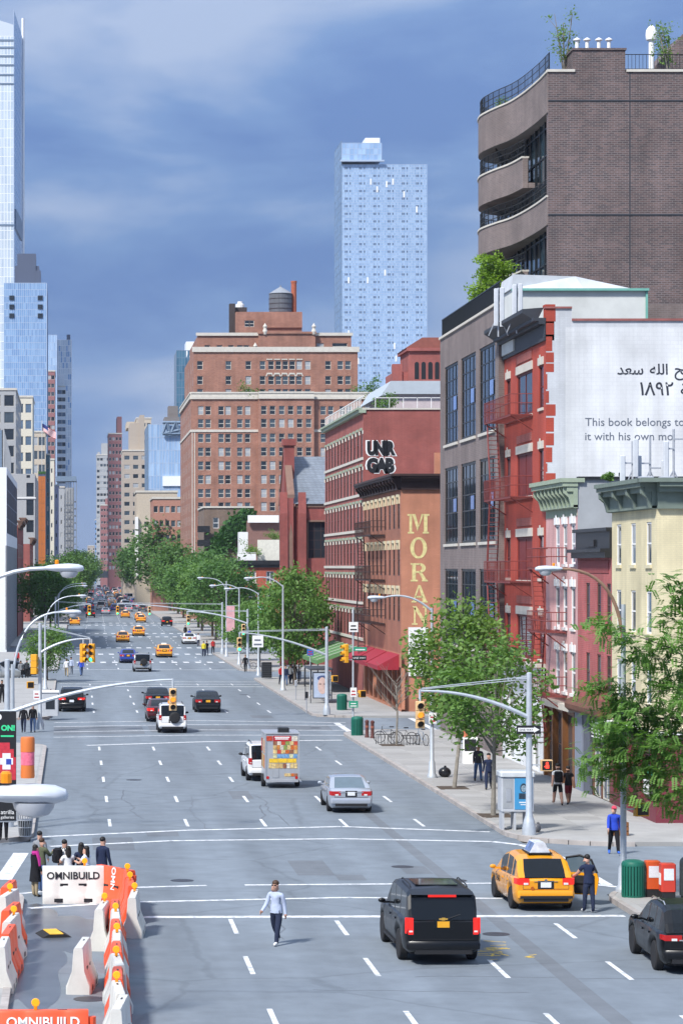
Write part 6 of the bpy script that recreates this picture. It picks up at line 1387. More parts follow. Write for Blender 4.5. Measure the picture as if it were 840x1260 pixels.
pics(2.0,2.18,6,-.42,.72); pics(1.78,2.0,7,-.42,.72); pics(1.6,1.78,6,-.42,.72); pics(1.4,1.58,6,-.42,.7,[mat('bottle_blue',(.15,.3,.5),rough=.4,var=.5,scale=12), mat('bottle_mix',(.5,.5,.3),rough=.4,var=.5,scale=12)]); pics(1.18,1.38,3,-.6,.66,[mat('banner_yellow',(.7,.45,.03),rough=.5,var=.3,scale=14)]); pics(.92,1.16,8,-.62,.7); pics(.55,.70,4,.1,.72)
pics(2.18,2.42,1,-.72,-.44); pics(2.18,2.42,1,.44,.72)
put('door_panel', MB().box(-.45,-.15,-.02,-.003,.5,.92), mat('panel_grey', (.3,.32,.35), rough=.4), t, world=False)
for sg in (-1, 1):
    put('tail_light', MB().lathe([(.07,-.03),(.07,.0)], 12, (sg*.66,0,.5), 'y'), M_tail, t, world=False)
    ty, rm = wheel_meshes(.3, .2); o = link('wheel', ty, t, (sg*.78,1.2,.3), 0 if sg < 0 else math.pi, world=False); link('rim', rm, o, world=False)
for k in range(8): put('side_picture', MB().box(-.80,-.782,.2+(k%4)*.58,.7+(k%4)*.58,.9+(k//4)*.7,1.5+(k//4)*.7), r_.choice(foods), t, world=False)
put('drawbar', MB().box(-.06,.06,2.6,3.6,.4,.48), M_trim, t, world=False); put('corner_trim', MB().box(-.8,-.74,-.045,.02,.4,2.5).box(.74,.8,-.045,.02,.4,2.5), M_alu, t, world=False); put('bumper', MB().box(-.75,.75,-.08,.0,.3,.4), M_alu, t, world=False)
car('tow_car', 'white estate car towing the food trailer, half hidden by it', 'car', 'boxsuv', C_white, (9.18,123.6,0), R(1.2), glass=M_carglass)
# ---- white off-roader with spare wheel and its neighbours
def spare(v, z=.98):
    ty, rm = wheel_meshes(.34, .2); o = link('spare_wheel', ty, v, (.12,-.13,z), math.pi/2, world=False); put('wheel_cover', MB().lathe([(.30,-.115),(.27,-.13),(.0,-.14)], 18, axis='x'), M_trim, o, world=False)
v = car('off_roader', 'white off-road car with black spare wheel on its tail, behind dark sedans', 'car', 'boxsuv', C_white, (6.1,159.5,0), 0, plate=M_platew); spare(v); put('roof_box', MB().bevbox(-.25,.05,.9,1.5,1.8,1.95,.03), M_amber, v, world=False)
car('sedan', 'dark red sedan squeezed between the white off-roader and a black sedan', 'car', 'sedan', C_dred, (5.75,171,0), 0, lit=True, plate=M_platew)
car('sedan', 'black sedan ahead of the dark red car', 'car', 'sedan', C_black, (6.1,187,0), 0)
car('sedan', 'black sedan with gold plate alone in its lane near the second crossing', 'car', 'sedan', C_black, (9.45,182,0), 0)
car('parked_suv', 'black sport utility vehicle stopped along the left kerb', 'car', 'suv', C_black, (-.1,183,0), R(-1), plate=M_platew, lit=True)
v = car('off_roader', 'silver off-road car with spare wheel beside the blue car, further up the avenue', 'car', 'boxsuv', C_sgrey, (6.75,253,0), 0); spare(v)
car('sedan', 'bright blue sedan up the avenue left of the silver off-roader', 'car', 'sedan', C_blue, (5.85,276,0), 0)
tx = []
for k, (x, D, lab) in enumerate([(10.3,293,'yellow taxi nearest beyond the silver off-roader'),(6.75,352,'yellow taxi left one of the pair before the far crossing'),(9.7,384,'yellow taxi right one of the pair before the far crossing')]):
    v = car('taxi', lab, 'taxi', 'sedan', C_taxi, (x,D,0), 0, group='yellow taxis up the avenue'); put('roof_light', MB().bevbox(-.3,.3,1.9,2.2,1.46,1.6,.03), M_white, v, world=False); tx.append(v)
car('parked_sedan', 'white sedan by the right kerb under the trees', 'car', 'sedan', C_white, (15.4,344,0), 0)
car('parked_suv', 'teal-grey car nosing out of the left side street at the frame edge', 'car', 'suv', C_sgrey, (-9.5,236.5,0), R(-90)); car('parked_sedan', 'black car waiting in the left side street behind the signal pole', 'car', 'sedan', C_black, (-8.0,243,0), R(-90))
# ---- the far queue: copies too small to show parts
proto = {'taxi': flat_car(tx[0], 'far_taxi')}
def mk(kind, pnt, nm):
    r0 = thing('proto', None, None); car('p', None, None, kind, pnt, root=r0, lit=(nm[-1] in '13')); m = flat_car(r0, nm)
    for c in list(r0.children_recursive): bpy.data.objects.remove(c)
    bpy.data.objects.remove(r0); return m
proto.update(black=mk('suv', C_black, 'far_car_1'), white=mk('sedan', C_white, 'far_car_2'), silver=mk('sedan', C_silver, 'far_car_3'), red=mk('sedan', C_red, 'far_car_4'), grey=mk('suv', C_grey, 'far_car_5'), van=mk('van', C_white, 'far_car_7'), blue=mk('suv', C_blue, 'far_car_8'))
words_ = dict(taxi=('far_taxi','taxi','yellow taxi'), black=('far_car','car','black car'), white=('far_car','car','white car'), silver=('far_car','car','silver car'), red=('far_car','car','red car'), grey=('far_car','car','grey car'), van=('far_van','van','white van'), blue=('far_car','car','blue car'))
def far(k, x, D, lab, grp='cars in the far traffic queue'):
    o = link(words_[k][0], proto[k], None, (x, D, 0)); tag(o, lab, words_[k][1], grp)
far('black', 16.2, 448, 'black van-like car by the right kerb under the far trees'); far('taxi', 10.5, 522, 'yellow taxi by itself left of two more, before the far trees'); far('taxi', 12.5, 478, 'yellow taxi in front of another at the right of the far road'); far('taxi', 12.8, 500, 'yellow taxi half hidden by the taxi in front of it')
far('black', 3.5, 525, 'black car in the left lane of the far road beside a taxi'); far('taxi', .3, 455, 'yellow taxi near the left kerb under the hanging far signal'); far('silver', 7, 560, 'silver car alone left of the far taxis'); far('grey', 11.2, 600, 'dark grey car ahead of the far taxis')
r_ = random.Random(12); used = []
for D in range(600, 1280, 17):
    for ln in range(5):
        if r_.random() < .42: continue
        x = 3.0 + ln*3.05 + bend(D) - 1.6 + r_.uniform(-.3,.3); k = r_.choice(['taxi','black','white','silver','red','grey','van','taxi','silver','red','blue'])
        far(k, x, D + r_.uniform(-4,4), words_[k][2] + ' in the dense far traffic queue down the avenue', words_[k][2] + 's in the far queue')
# ------------------------------------------------------------------ people
M_skin = mat('skin_light', (.52,.30,.22), rough=.6, var=.06, scale=8); M_skin2 = mat('skin_tan', (.36,.19,.12), rough=.6, var=.06, scale=8); M_skin3 = mat('skin_brown', (.16,.08,.05), rough=.6, var=.06, scale=8)
def cloth(n, c): return mat('cloth_' + n, c, rough=.9, var=.14, scale=7, bump=.3, spec=.2)
K = dict(lblue=cloth('light_blue', (.42,.48,.62)), jeans=cloth('dark_jeans', (.022,.03,.06)), mjeans=cloth('mid_jeans', (.07,.12,.24)), navy=cloth('navy', (.018,.026,.06)), black=cloth('black', (.012,.012,.015)), blue=cloth('blue', (.03,.07,.48)), white=cloth('white', (.70,.70,.70)), red=cloth('red', (.45,.03,.03)), dred=cloth('dark_red', (.20,.025,.03)), orange=cloth('coral', (.58,.17,.10)), green=cloth('olive', (.09,.10,.06)), grey=cloth('grey', (.22,.23,.25)), yellow=cloth('yellow', (.65,.55,.04)), khaki=cloth('khaki', (.35,.28,.18)), magenta=cloth('magenta', (.42,.03,.22)), flor=mat('cloth_floral', (.55,.60,.70), rough=.9, var=.5, scale=25), char=cloth('charcoal', (.04,.042,.05)), pink=cloth('pink_cap', (.55,.06,.10)))
M_hair = [mat('hair_dark', (.012,.01,.009), rough=.6, var=.2, scale=20), mat('hair_brown', (.06,.03,.015), rough=.6, var=.2, scale=20), mat('hair_fair', (.25,.15,.06), rough=.6, var=.2, scale=20)]
M_shw = mat('shoe_white', (.65,.65,.65), rough=.6, var=.05); M_shb = mat('shoe_black', (.015,.015,.015), rough=.5, var=.05)
def skeleton(p):
    """joint positions for a 1.75 m adult facing +y; p holds swing angles in degrees"""
    J = {}; rot = lambda v, a: Vector((v.x, v.y*math.cos(a)-v.z*math.sin(a), v.y*math.sin(a)+v.z*math.cos(a)))
    drop = p.get('drop', 0.)
    J['pel'] = Vector((0,0,.95-drop)); ln = R(p.get('lean', 2))
    up = lambda h, y=0: J['pel'] + Vector((0, math.sin(ln)*h + y, math.cos(ln)*h))
    J['wai'] = up(.16); J['che'] = up(.38); J['shc'] = up(.49); J['nek'] = up(.55, .005); J['hd0'] = up(.635, .02); J['hd1'] = up(.775, .02)
    for s, sg in (('l',-1),('r',1)):
        hip = J['pel'] + Vector((sg*.095,0,-.06)); th = R(p.get('th'+s, 0)); kn = R(p.get('kn'+s, 0))
        J['hip'+s] = hip; J['kne'+s] = hip + rot(Vector((sg*.012,0,-.42)), th); J['ank'+s] = J['kne'+s] + rot(Vector((0,0,-.40)), th-kn)
        f = th - kn + R(p.get('ft'+s, 0)); J['toe'+s] = J['ank'+s] + rot(Vector((sg*.02,.17,-.045)), max(-.6, min(.4, f)))
        sh = J['shc'] + Vector((sg*.18,0,-.02)); ua = R(p.get('ua'+s, 4)); out = R(p.get('ou'+s, 8)); el = R(p.get('el'+s, 12))
        J['sho'+s] = sh; d = Vector((sg*math.sin(out), 0, -math.cos(out))); J['elb'+s] = sh + rot(d*.28, ua)
        J['wri'+s] = J['elb'+s] + rot(d*.25 + Vector((p.get('in'+s,0)*-sg,0,0)), ua+el); J['han'+s] = J['wri'+s] + (J['wri'+s]-J['elb'+s]).normalized()*.085
    return J
RAD = dict(pel=(.19,.14), wai=(.175,.13), che=(.20,.14), shc=(.16,.105), nek=(.062,.066), hd0=(.092,.112), hd1=(.104,.128), hip=(.115,.118), kne=(.078,.08), ank=(.055,.058), toe=(.045,.036), sho=(.085,.085), elb=(.06,.06), wri=(.042,.046), han=(.028,.05))
BONES = [('pel','wai','top'),('wai','che','top'),('che','shc','top'),('shc','nek','top'),('nek','hd0','skin'),('hd0','hd1','skin')] + [q for s in 'lr' for q in (('pel','hip'+s,'leg'),('hip'+s,'kne'+s,'leg'),('kne'+s,'ank'+s,'leg2'),('ank'+s,'toe'+s,'shoe'),('shc','sho'+s,'top'),('sho'+s,'elb'+s,'top'),('elb'+s,'wri'+s,'arm'),('wri'+s,'han'+s,'skin'))]
BODY = {}
def body_mesh(key, p, bare_arm, shorts):
    kk = (key, bare_arm, shorts)
    if kk in BODY: return BODY[kk]
    J = skeleton(p); names = list(J); ix = {n: i for i, n in enumerate(names)}
    me = bpy.data.meshes.new('sk'); me.from_pydata([tuple(J[n]) for n in names], [(ix[a], ix[b]) for a, b, _ in BONES], [])
    o = bpy.data.objects.new('sk', me); COL.objects.link(o); md = o.modifiers.new('s', 'SKIN'); md.use_smooth_shade = True; md.branch_smoothing = .6
    for n in names:
        rr = RAD.get(n) or RAD[n[:3]]; sv = me.skin_vertices[0].data[ix[n]]; sv.radius = rr; sv.use_root = (n == 'pel')
    o.modifiers.new('d', 'SUBSURF').levels = 1
    dg = bpy.context.evaluated_depsgraph_get(); ev = bpy.data.meshes.new_from_object(o.evaluated_get(dg)); bpy.data.objects.remove(o)
    vs = [tuple(v.co) for v in ev.vertices]; fs = [tuple(q.vertices) for q in ev.polygons]; mi = []
    reg = dict(top=1, leg=2, leg2=0 if shorts else 2, shoe=3, skin=0, arm=0 if bare_arm else 1)
    for q in ev.polygons:
        c = q.center; best, bd = 'top', 9
        for a, b, rg in BONES:
            A, B = J[a], J[b]; ab = B-A; t = max(0, min(1, (c-A).dot(ab)/max(ab.length_squared,1e-9))); d = (c-A-ab*t).length - .5*max((RAD.get(a) or RAD[a[:3]])[0], (RAD.get(b) or RAD[b[:3]])[0])
            if d < bd: bd, best = d, rg
            if bd == d and a == 'shc' and b == 'nek' and t > .3: best = 'skin'
            if rg == 'top' and a.startswith('sho') and bare_arm and t > .62 and bd == d: best = 'skin'
        if best == 'leg' and shorts and c.z < J['knel'].z + .06: best = 'leg2'
        mi.append(reg[best])
    m = MB()
    for s, sg in (('l',-1),('r',1)):     # five fingers, unequal and bent, rooted in the palm
        w, h = J['wri'+s], J['han'+s]; d = (h-w).normalized(); side = Vector((0,1,0)) - d*d.y; side.normalize(); palm = d.cross(side)*sg
        for k, l in enumerate((.055,.07,.075,.068)):
            r0 = h + side*(.03-.02*k) - d*.01; m.tube([r0, r0+d*l*.55, r0+d*l+palm*.022*-1], [.0095,.0088,.0065], 5)
        r0 = w + d*.03 + side*.03; m.tube([r0, r0+side*.03+d*.025, r0+side*.035+d*.06], [.011,.0095,.007], 5)
    hd = (J['hd0']+J['hd1'])/2; fy = hd.y + .088; zc = hd.z
    m.loft([[(-.012,fy,zc+.02),(.012,fy,zc+.02),(0,fy-.02,zc+.02)],[(-.018,fy,zc-.022),(.018,fy,zc-.022),(0,fy+.026,zc-.02)]], True)       # nose
    for sg in (-1,1): m.sphere((sg*.079,hd.y-.005,zc), .026, 6, 4, sc=(.4,.7,1.1))                                                     # ears
    b0 = len(vs); vs += m.v; fs += [tuple(b0+i for i in f) for f in m.f]; mi += [0]*len(m.f)
    e = MB()
    for sg in (-1,1): e.sphere((sg*.032,fy-.006,zc+.012), .013, 6, 4, sc=(1.2,.6,.7))
    e.box(-.025,.025,fy-.012,fy+.004,zc-.055,zc-.047)
    b0 = len(vs); vs += e.v; fs += [tuple(b0+i for i in f) for f in e.f]; mi += [4]*len(e.f)
    BODY[kk] = (vs, fs, mi, J); return BODY[kk]
POSES = dict(stand={}, stand2=dict(thl=4, thr=-4, uar=18, elr=60, inr=.1, oul=12), walk=dict(thl=24, knl=6, thr=-18, knr=16, ual=-20, uar=22, ell=15, elr=25, drop=.035, lean=4), walk2=dict(thl=-20, knl=22, thr=22, knr=4, ual=20, uar=-20, ell=25, elr=12, drop=.035, lean=4), hold=dict(ual=30, uar=35, ell=75, elr=80, inl=.12, inr=.12, thl=3, thr=-3), cross=dict(thl=20, knl=8, thr=-18, knr=22, ual=-14, uar=16, oul=9, our=11, ell=18, elr=30, drop=.03, lean=4), reach=dict(thl=6, thr=-6, ual=40, uar=28, ell=25, elr=30, lean=10))
M_dark = mat('eye_dark', (.01,.01,.012), rough=.3, var=0)
def person(label, x, D, face=0, pose='stand', top='navy', legs='jeans', shoe=None, skin=None, hair=0, long=False, H=1.75, bare=True, shorts=False, z=0., cap=None, group='pedestrians', coat=None, shades=False, wide=1., bald=False):
    """face: 0 walks away from the camera (+y), 180 towards it"""
    vs, fs, mi, J = body_mesh(pose, POSES[pose], bare, shorts)
    me = bpy.data.meshes.new('person_body'); me.from_pydata(vs, [], fs)
    for q in (skin or M_skin, K[top], K[legs], shoe or M_shb, M_dark): me.materials.append(q)
    me.polygons.foreach_set('material_index', mi); me.polygons.foreach_set('use_smooth', [True]*len(fs)); me.update()
    zmin = min(v[2] for v in vs); s = H/1.80; t = thing('person', label, 'person', (x, D, z - zmin*s), R(face), group); t.scale = (s*wide, s*wide, s)
    link('body', me, t, world=False)
    hd = (J['hd0']+J['hd1'])/2
    if cap:
        put('cap', MB().sphere((hd.x,hd.y-.01,hd.z+.045), .108, 12, 8, sc=(.92,1.08,.85)).loft([[(-.07,hd.y+.06,hd.z+.06),(.07,hd.y+.06,hd.z+.06),(.06,hd.y+.19,hd.z+.045),(-.06,hd.y+.19,hd.z+.045)],[(-.07,hd.y+.06,hd.z+.075),(.07,hd.y+.06,hd.z+.075),(.06,hd.y+.19,hd.z+.055),(-.06,hd.y+.19,hd.z+.055)]], True), K[cap], t, world=False, smooth=True)
    elif not bald:
        h = MB().sphere((hd.x,hd.y-.032,hd.z+.058), .104, 14, 8, sc=(.90,1.0,.86))
        if long: h.loft([[(hd.x+.1*math.cos(a), hd.y-.045+.07*math.sin(a), hd.z+.05) for a in [math.pi*(1+i/6) for i in range(7)]]+[(hd.x+.07,hd.y-.03,hd.z+.05),(hd.x-.07,hd.y-.03,hd.z+.05)], [(hd.x+.115*math.cos(a), hd.y-.05+.085*math.sin(a), hd.z-.1) for a in [math.pi*(1+i/6) for i in range(7)]]+[(hd.x+.09,hd.y-.04,hd.z-.1),(hd.x-.09,hd.y-.04,hd.z-.1)], [(hd.x+.09*math.cos(a), hd.y-.06+.07*math.sin(a), hd.z-.27) for a in [math.pi*(1+i/6) for i in range(7)]]+[(hd.x+.06,hd.y-.05,hd.z-.27),(hd.x-.06,hd.y-.05,hd.z-.27)]], True)
        put('hair', h, M_hair[hair], t, world=False, smooth=True)
    if shades: put('sunglasses', MB().box(-.062,-.008,hd.y+.075,hd.y+.092,hd.z-.004,hd.z+.03).box(.008,.062,hd.y+.075,hd.y+.092,hd.z-.004,hd.z+.03).box(-.08,.08,hd.y+.07,hd.y+.08,hd.z+.02,hd.z+.028), M_dark, t, world=False)
    if coat:
        c = J['pel']; rings = []
        for zz, rx, ry in ((.50,.20,.135),(.36,.205,.145),(.15,.185,.135),(-.05,.205,.155),(-.30,.235,.18),(-.42,.25,.19)):
            rings.append([(c.x+rx*math.cos(a), c.y+.01+ry*math.sin(a), c.z+zz) for a in [2*math.pi*i/14 for i in range(14)]])
        put('coat', MB().loft(rings, False), K[coat], t, world=False, smooth=True)
    else:      # shirt hem hanging over the waist
        c = J['pel']; put('shirt_hem', MB().loft([[(c.x+rx*math.cos(a), c.y+ry*math.sin(a), c.z+zz) for a in [2*math.pi*i/14 for i in range(14)]] for zz, rx, ry in ((.2,.155,.118),(.06,.172,.132),(-.04,.178,.138))], False), K[top], t, world=False, smooth=True)
    return t
def pk(name, label, x, D, z, m, rz=0):
    b = thing(name, label, 'bag', (x, D, z), rz)
    put('body', MB().bevbox(-.16,.16,-.11,.11,0,.46,.05), m, b, world=False, smooth=True); put('pocket', MB().bevbox(-.12,.12,-.155,-.10,.04,.24,.03), m, b, world=False)
    for sg in (-1,1): put('strap', MB().tube([(sg*.1,.10,.44),(sg*.11,.17,.46),(sg*.11,.24,.3),(sg*.1,.10,.05)], .017, 5), m, b, world=False)
person('man in light blue shirt, dark jeans and sunglasses crossing the avenue alone', 5.48, 70.2, 150, 'cross', 'lblue', 'jeans', M_shw, hair=1, bare=False, H=1.80, shades=True)
person('man in navy t-shirt standing at the open taxi door', 15.2, 76.7, 15, 'reach', 'navy', 'jeans', M_shw, hair=0, H=1.72)
person('man in bright blue jacket and red cap walking towards the camera', XP(755,92.2), 92.2, 178, 'walk', 'blue', 'black', mat('shoe_blue', (.03,.12,.5), rough=.6), cap='pink', bare=False, H=1.78)
person('man in white t-shirt and black shorts seen from behind on the pavement', XP(686,109.8), 109.8, 2, 'walk', 'white', 'black', shorts=True, z=.15, H=1.80); pk('backpack', 'black backpack on the man in white t-shirt and shorts', XP(686,109.8), 109.62, 1.13, K['black'])
person('person in black top and red shorts walking beside the backpacker', XP(699,110.3), 110.3, 4, 'walk2', 'black', 'dred', shorts=True, z=.15, H=1.68, skin=M_skin2)
person('man in dark blazer and pale shirt with jeans walking towards the camera', XP(588,121.8), 121.8, 178, 'walk', 'char', 'mjeans', bare=False, z=.15, H=1.78, bald=True, skin=M_skin2)
person('person in navy clothes walking behind the slender tree trunk', XP(601,117.5), 117.5, 170, 'walk2', 'navy', 'navy', bare=False, z=.15, H=1.72)
person('woman in coral top and light jeans near the sandwich board', XP(573,139), 139, 20, 'hold', 'orange', 'mjeans', M_shw, z=.15, long=True, hair=2, H=1.66); person('person in dark top and jeans left of the woman in coral', XP(567,140.5), 140.5, -10, 'stand', 'black', 'mjeans', z=.15, H=1.7)
crowd = [('red shirt and dark jeans','red','jeans',346,222,'walk'),('navy shirt just right of the red-shirted one','navy','mjeans',351.5,220.5,'stand'),('white shirt by the bus shelter','white','jeans',357,224,'walk2'),('black jacket beside the shelter glass','black','black',362,226,'stand'),('grey top at the back of the shelter group','grey','jeans',368,229,'hold')]
for lab, tp, lg, px, D, ps in crowd: person('person in ' + lab, XP(px,D), D, rnd.uniform(150,200), ps, tp, lg, z=.15, bare=False, group='people by the bus shelter', skin=rnd.choice([M_skin, M_skin2, M_skin3]))
far_p = [('dark clothes stepping off the kerb at the nineteenth street crossing','black','black',302,252,'walk',170),('yellow top at the far right corner','yellow','jeans',250.5,297,'stand',0),('dark top beside the yellow one at the far corner','black','jeans',254.5,299,'stand2',20),('red top under the far right trees','red','black',262,302,'walk',180),('white top under the far right trees','white','jeans',244,330,'walk2',0),('blue jacket walking up the far right pavement','blue','black',233,352,'walk',0),('black coat on the far right pavement','black','black',228,372,'stand',10)]
for lab, tp, lg, px, D, ps, fc in far_p: person('person in ' + lab, XP(px,D), D, fc, ps, tp, lg, z=.15 if D > 300 else 0, bare=False, group='far pedestrians on the right')
left_p = [('blue shirt and trousers walking over the left crossing','blue','mjeans',100,244,'walk2',10,0),('white top and pale shorts on the left crossing','white','khaki',82,242,'walk',0,0),('pale blue dress shirt on the left crossing','lblue','grey',87.5,247,'walk2',0,0),('black jacket on the left pavement beside the signal pole','black','jeans',29,160,'walk',175,0),('black top and blue jeans right beside the signal pole','black','mjeans',40.5,160.5,'stand',180,0),('grey shirt and black shorts on the far left pavement','grey','black',25.5,236,'walk',10,0),('dark jacket right of the grey shirt on the far left pavement','char','black',33,238,'stand2',0,0),('black clothes at the left frame edge','black','black',2.5,192,'walk',180,.15),('red top by the left tree','red','black',21,262,'stand',170,.15),('pink top beyond the left crossing','orange','grey',59,300,'walk',170,.15),('white top beyond the left crossing','white','mjeans',63,302,'walk2',170,.15)]
for lab, tp, lg, px, D, ps, fc, z in left_p: person('person in ' + lab, XP(px,D), D, fc, ps, tp, lg, z=z, bare=False, group='pedestrians on the left', skin=rnd.choice([M_skin, M_skin2]))
person('person in black trousers half hidden by the hanging banner', XP(4,95.5), 95.6, 180, 'stand2', 'black', 'black', z=.15, bare=False, wide=1.05)
G = 'people waiting behind the barrier'
person('woman in black coat with magenta scarf left of the white barrier', XP(43,80.4), 80.4, -60, 'stand', 'black', 'khaki', H=1.62, long=True, coat='black', bare=False, group=G, hair=0)
sc_ = thing('scarf', 'magenta scarf around the woman in black', 'scarf', (XP(43.5,80.3), 80.3, 1.32)); put('wrap', MB().lathe([(.10,.0),(.125,.05),(.10,.11)], 12).tube([(.05,-.12,.06),(.12,-.14,-.12),(.14,-.13,-.34)], [.05,.06,.04], 6), K['magenta'], sc_, world=False, smooth=True)
person('person in olive jacket behind the woman in black', XP(51,81.6), 81.6, -40, 'hold', 'green', 'mjeans', H=1.70, bare=False, group=G, hair=1)
person('man in pale jacket furthest back in the waiting group', XP(48.5,83.2), 83.2, -20, 'stand', 'grey', 'jeans', H=1.76, bare=False, group=G)
person('man in white t-shirt with black backpack behind the white barrier', XP(79,81), 81.0, -30, 'stand', 'white', 'jeans', H=1.72, group=G); pk('backpack', 'black backpack on the man behind the white barrier', XP(71,80.9), 80.9, 1.0, K['black'], R(-60))
person('woman in white top leaning together behind the amber lamp', XP(84,80.2), 80.2, 20, 'hold', 'white', 'jeans', H=1.60, long=True, group=G)
person('dark-haired person in navy behind the middle of the white barrier', XP(100,80.6), 80.6, 10, 'stand2', 'navy', 'jeans', H=1.66, group=G, bare=False, long=True)
person('person in pale floral shirt next to the navy one', XP(107,80.2), 80.2, 60, 'hold', 'flor', 'jeans', H=1.60, group=G, long=True)
person('man in navy shirt standing right of the group behind the barrier end', XP(126,81.4), 81.4, -35, 'stand', 'navy', 'jeans', H=1.76, group=G, bare=False)
# ------------------------------------------------------------------ street furniture
M_pole = mat('pole_grey', (.50,.54,.58), rough=.45, metal=.35, var=.12, scale=3); M_lamp = mat('lamp_white', (.50,.54,.60), rough=.4, var=.05); M_lens = mat('lamp_lens', (.42,.44,.48), rough=.2, var=.1)
M_sig = mat('signal_yellow', (.72,.34,.02), rough=.45, var=.08); M_sigt = mat('signal_tan', (.60,.40,.20), rough=.55, var=.1)
L_off = mat('lens_dark', (.02,.015,.012), rough=.3, var=0); L_amb = mat('lens_amber_lit', (.9,.3,.02), rough=.3, var=0, emit=((1,.33,.03), 1.0)); L_grn = mat('lens_green_lit', (.05,.7,.35), rough=.3, var=0, emit=((.08,1,.5), 1.6)); L_redh = mat('lens_red_lit', (.8,.03,.02), rough=.3, var=0, emit=((1,.06,.03), 1.6))
def arc(p0, p1, p2, n=12): return [tuple(Vector(p0)*(1-t)**2 + Vector(p1)*2*t*(1-t) + Vector(p2)*t*t) for t in [i/n for i in range(n+1)]]
def lamp(label, x, D, hz, reach, side, h0, style='arc', z=.15, arm_r=.045, head=1., cap=None, armm=None):
    """cobra-head street lamp; side -1: arm reaches towards -x"""
    t = thing('street_lamp', label, 'street lamp', (x, D, z), group='cobra-head street lamps'); z0 = 0
    put('pole', MB().lathe([(.24,0),(.24,.12),(.17,.22),(.15,.75),(.10,.85),(.09,h0*.5),(.07,h0-.02),(.075,h0)], 12), M_pole, t, world=False, smooth=True)
    s = side; hx = s*reach
    a = arc((0,0,h0*.82 if style == 'arc' else h0-.15), (0,0,hz-z+.02) if style == 'arc' else (s*reach*.45,0,hz-z+.35), (hx,0,hz-z))
    put('arm', MB().tube(a, [arm_r*1.25-(arm_r*.45)*i/len(a) for i in range(len(a))], 8), armm or M_pole, t, world=False, smooth=True)
    k = head; q = lambda u: hx + s*u*k; hd = MB(); rings = []
    for u, w, zt, zb in ((-.06,.05,.04,-.03),(.02,.09,.065,-.05),(.2,.125,.09,-.075),(.45,.165,.105,-.09),(.66,.15,.09,-.085),(.76,.085,.05,-.06),(.785,.02,.0,-.03)):
        rings.append([(q(u), w*k*math.cos(a_), hz-z + ((zt if math.sin(a_) > 0 else -zb)*math.sin(a_))*k) for a_ in [2*math.pi*i/14 for i in range(14)]])
    hd.loft(rings, True); ho = put('lamp_head', hd, M_lamp, t, world=False, smooth=True)
    put('lens', MB().loft([[(q(u)+r_*k*math.cos(a_), r_*.72*k*math.sin(a_), hz-z+dz*k) for a_ in [2*math.pi*i/12 for i in range(12)]] for u, r_, dz in ((.46,.20,-.075),(.46,.185,-.13),(.46,.14,-.19),(.46,.05,-.215))], True), M_lens, ho, world=False, smooth=True)
    put('photocell', MB().lathe([(.045,.09),(.045,.16),(.03,.18)], 10, (q(.2),0,hz-z)), M_amber, ho, world=False)
    return t
def signal(label, x, D, ztop, lit=None, m=None, face=0, arm=None, s=1.):
    """three-section signal head; face 0 shows its lenses to the camera"""
    t = thing('traffic_signal', label, 'traffic light', (x, D, ztop-1.08*s), R(face), group='traffic signals'); t.scale = (s,s,s); m = m or M_sigt
    for k, nm in enumerate(('red','amber','green')):
        z = .72 - k*.34
        h = put('housing', MB().bevbox(-.17,.17,-.1,.12,z,z+.33,.03), m, t, world=False)
        lm = {'amber': L_amb, 'green': L_grn, 'red': L_redh}[nm] if lit == nm else L_off
        put('lens', MB().lathe([(.115,-.115),(.1,-.125),(.0,-.13)], 14, (0,0,z+.165), 'y'), lm, h, world=False)
        v = MB(); n = 9
        for i in range(n):
            a0, a1 = R(-30)+R(240)*i/n, R(-30)+R(240)*(i+1)/n
            v.quad((.13*math.cos(a0),-.1,z+.165+.13*math.sin(a0)),(.13*math.cos(a1),-.1,z+.165+.13*math.sin(a1)),(.13*math.cos(a1),-.28,z+.15+.13*math.sin(a1)),(.13*math.cos(a0),-.28,z+.15+.13*math.sin(a0)))
        put('visor', v, m, h, world=False)
    if arm is None: put('hanger', MB().tube([(0,0,1.05),(0,0,1.3)], .035, 6), M_pole, t, world=False)
    else:
        a_ = R(face); v = Vector((arm[0]*math.cos(a_)+arm[1]*math.sin(a_), -arm[0]*math.sin(a_)+arm[1]*math.cos(a_), 0))/s
        for z in (.2, .9): put('side_bracket', MB().tube([(0,0,z),(v.x,v.y,z)], .03, 6), M_pole, t, world=False)
    return t
def mast(label, x, D, h, ax, az0, az1, wires=True, z=.15, top=True):
    """signal pole with a long bowed mast arm reaching to x+ax"""
    t = thing('signal_pole', label, 'signal pole', (x, D, z), group='signal mast poles')
    put('pole', MB().lathe([(.26,0),(.26,.25),(.2,.55),(.13,.75),(.115,h*.5),(.10,h-.03),(.05,h)], 12), M_pole, t, world=False, smooth=True)
    put('mast_arm', MB().tube(arc((0,0,az0-z), (ax*.5,0,(az0+az1)/2-z+.55), (ax,0,az1-z)), [.085-.045*i/12 for i in range(13)], 8), M_pole, t, world=False, smooth=True)
    put('end_fitting', MB().tube([(ax,0,az1-z+.05),(ax,0,az1-z-.3)], .05, 6), M_pole, t, world=False)
    if wires:
        put('guy_wire', MB().tube([(0,0,h-.25),(ax,0,az1-z+.06)], .018, 5), M_pole, t, world=False); put('guy_wire', MB().tube([(0,0,h-.15),(ax*.98,.05,az1-z+.1)], .018, 5), M_pole, t, world=False)
        put('top_bar', MB().box(-.5 if ax < 0 else -.1, .1 if ax < 0 else .5, -.03,.03,h-.25,h-.19), M_pole, t, world=False)
    return t
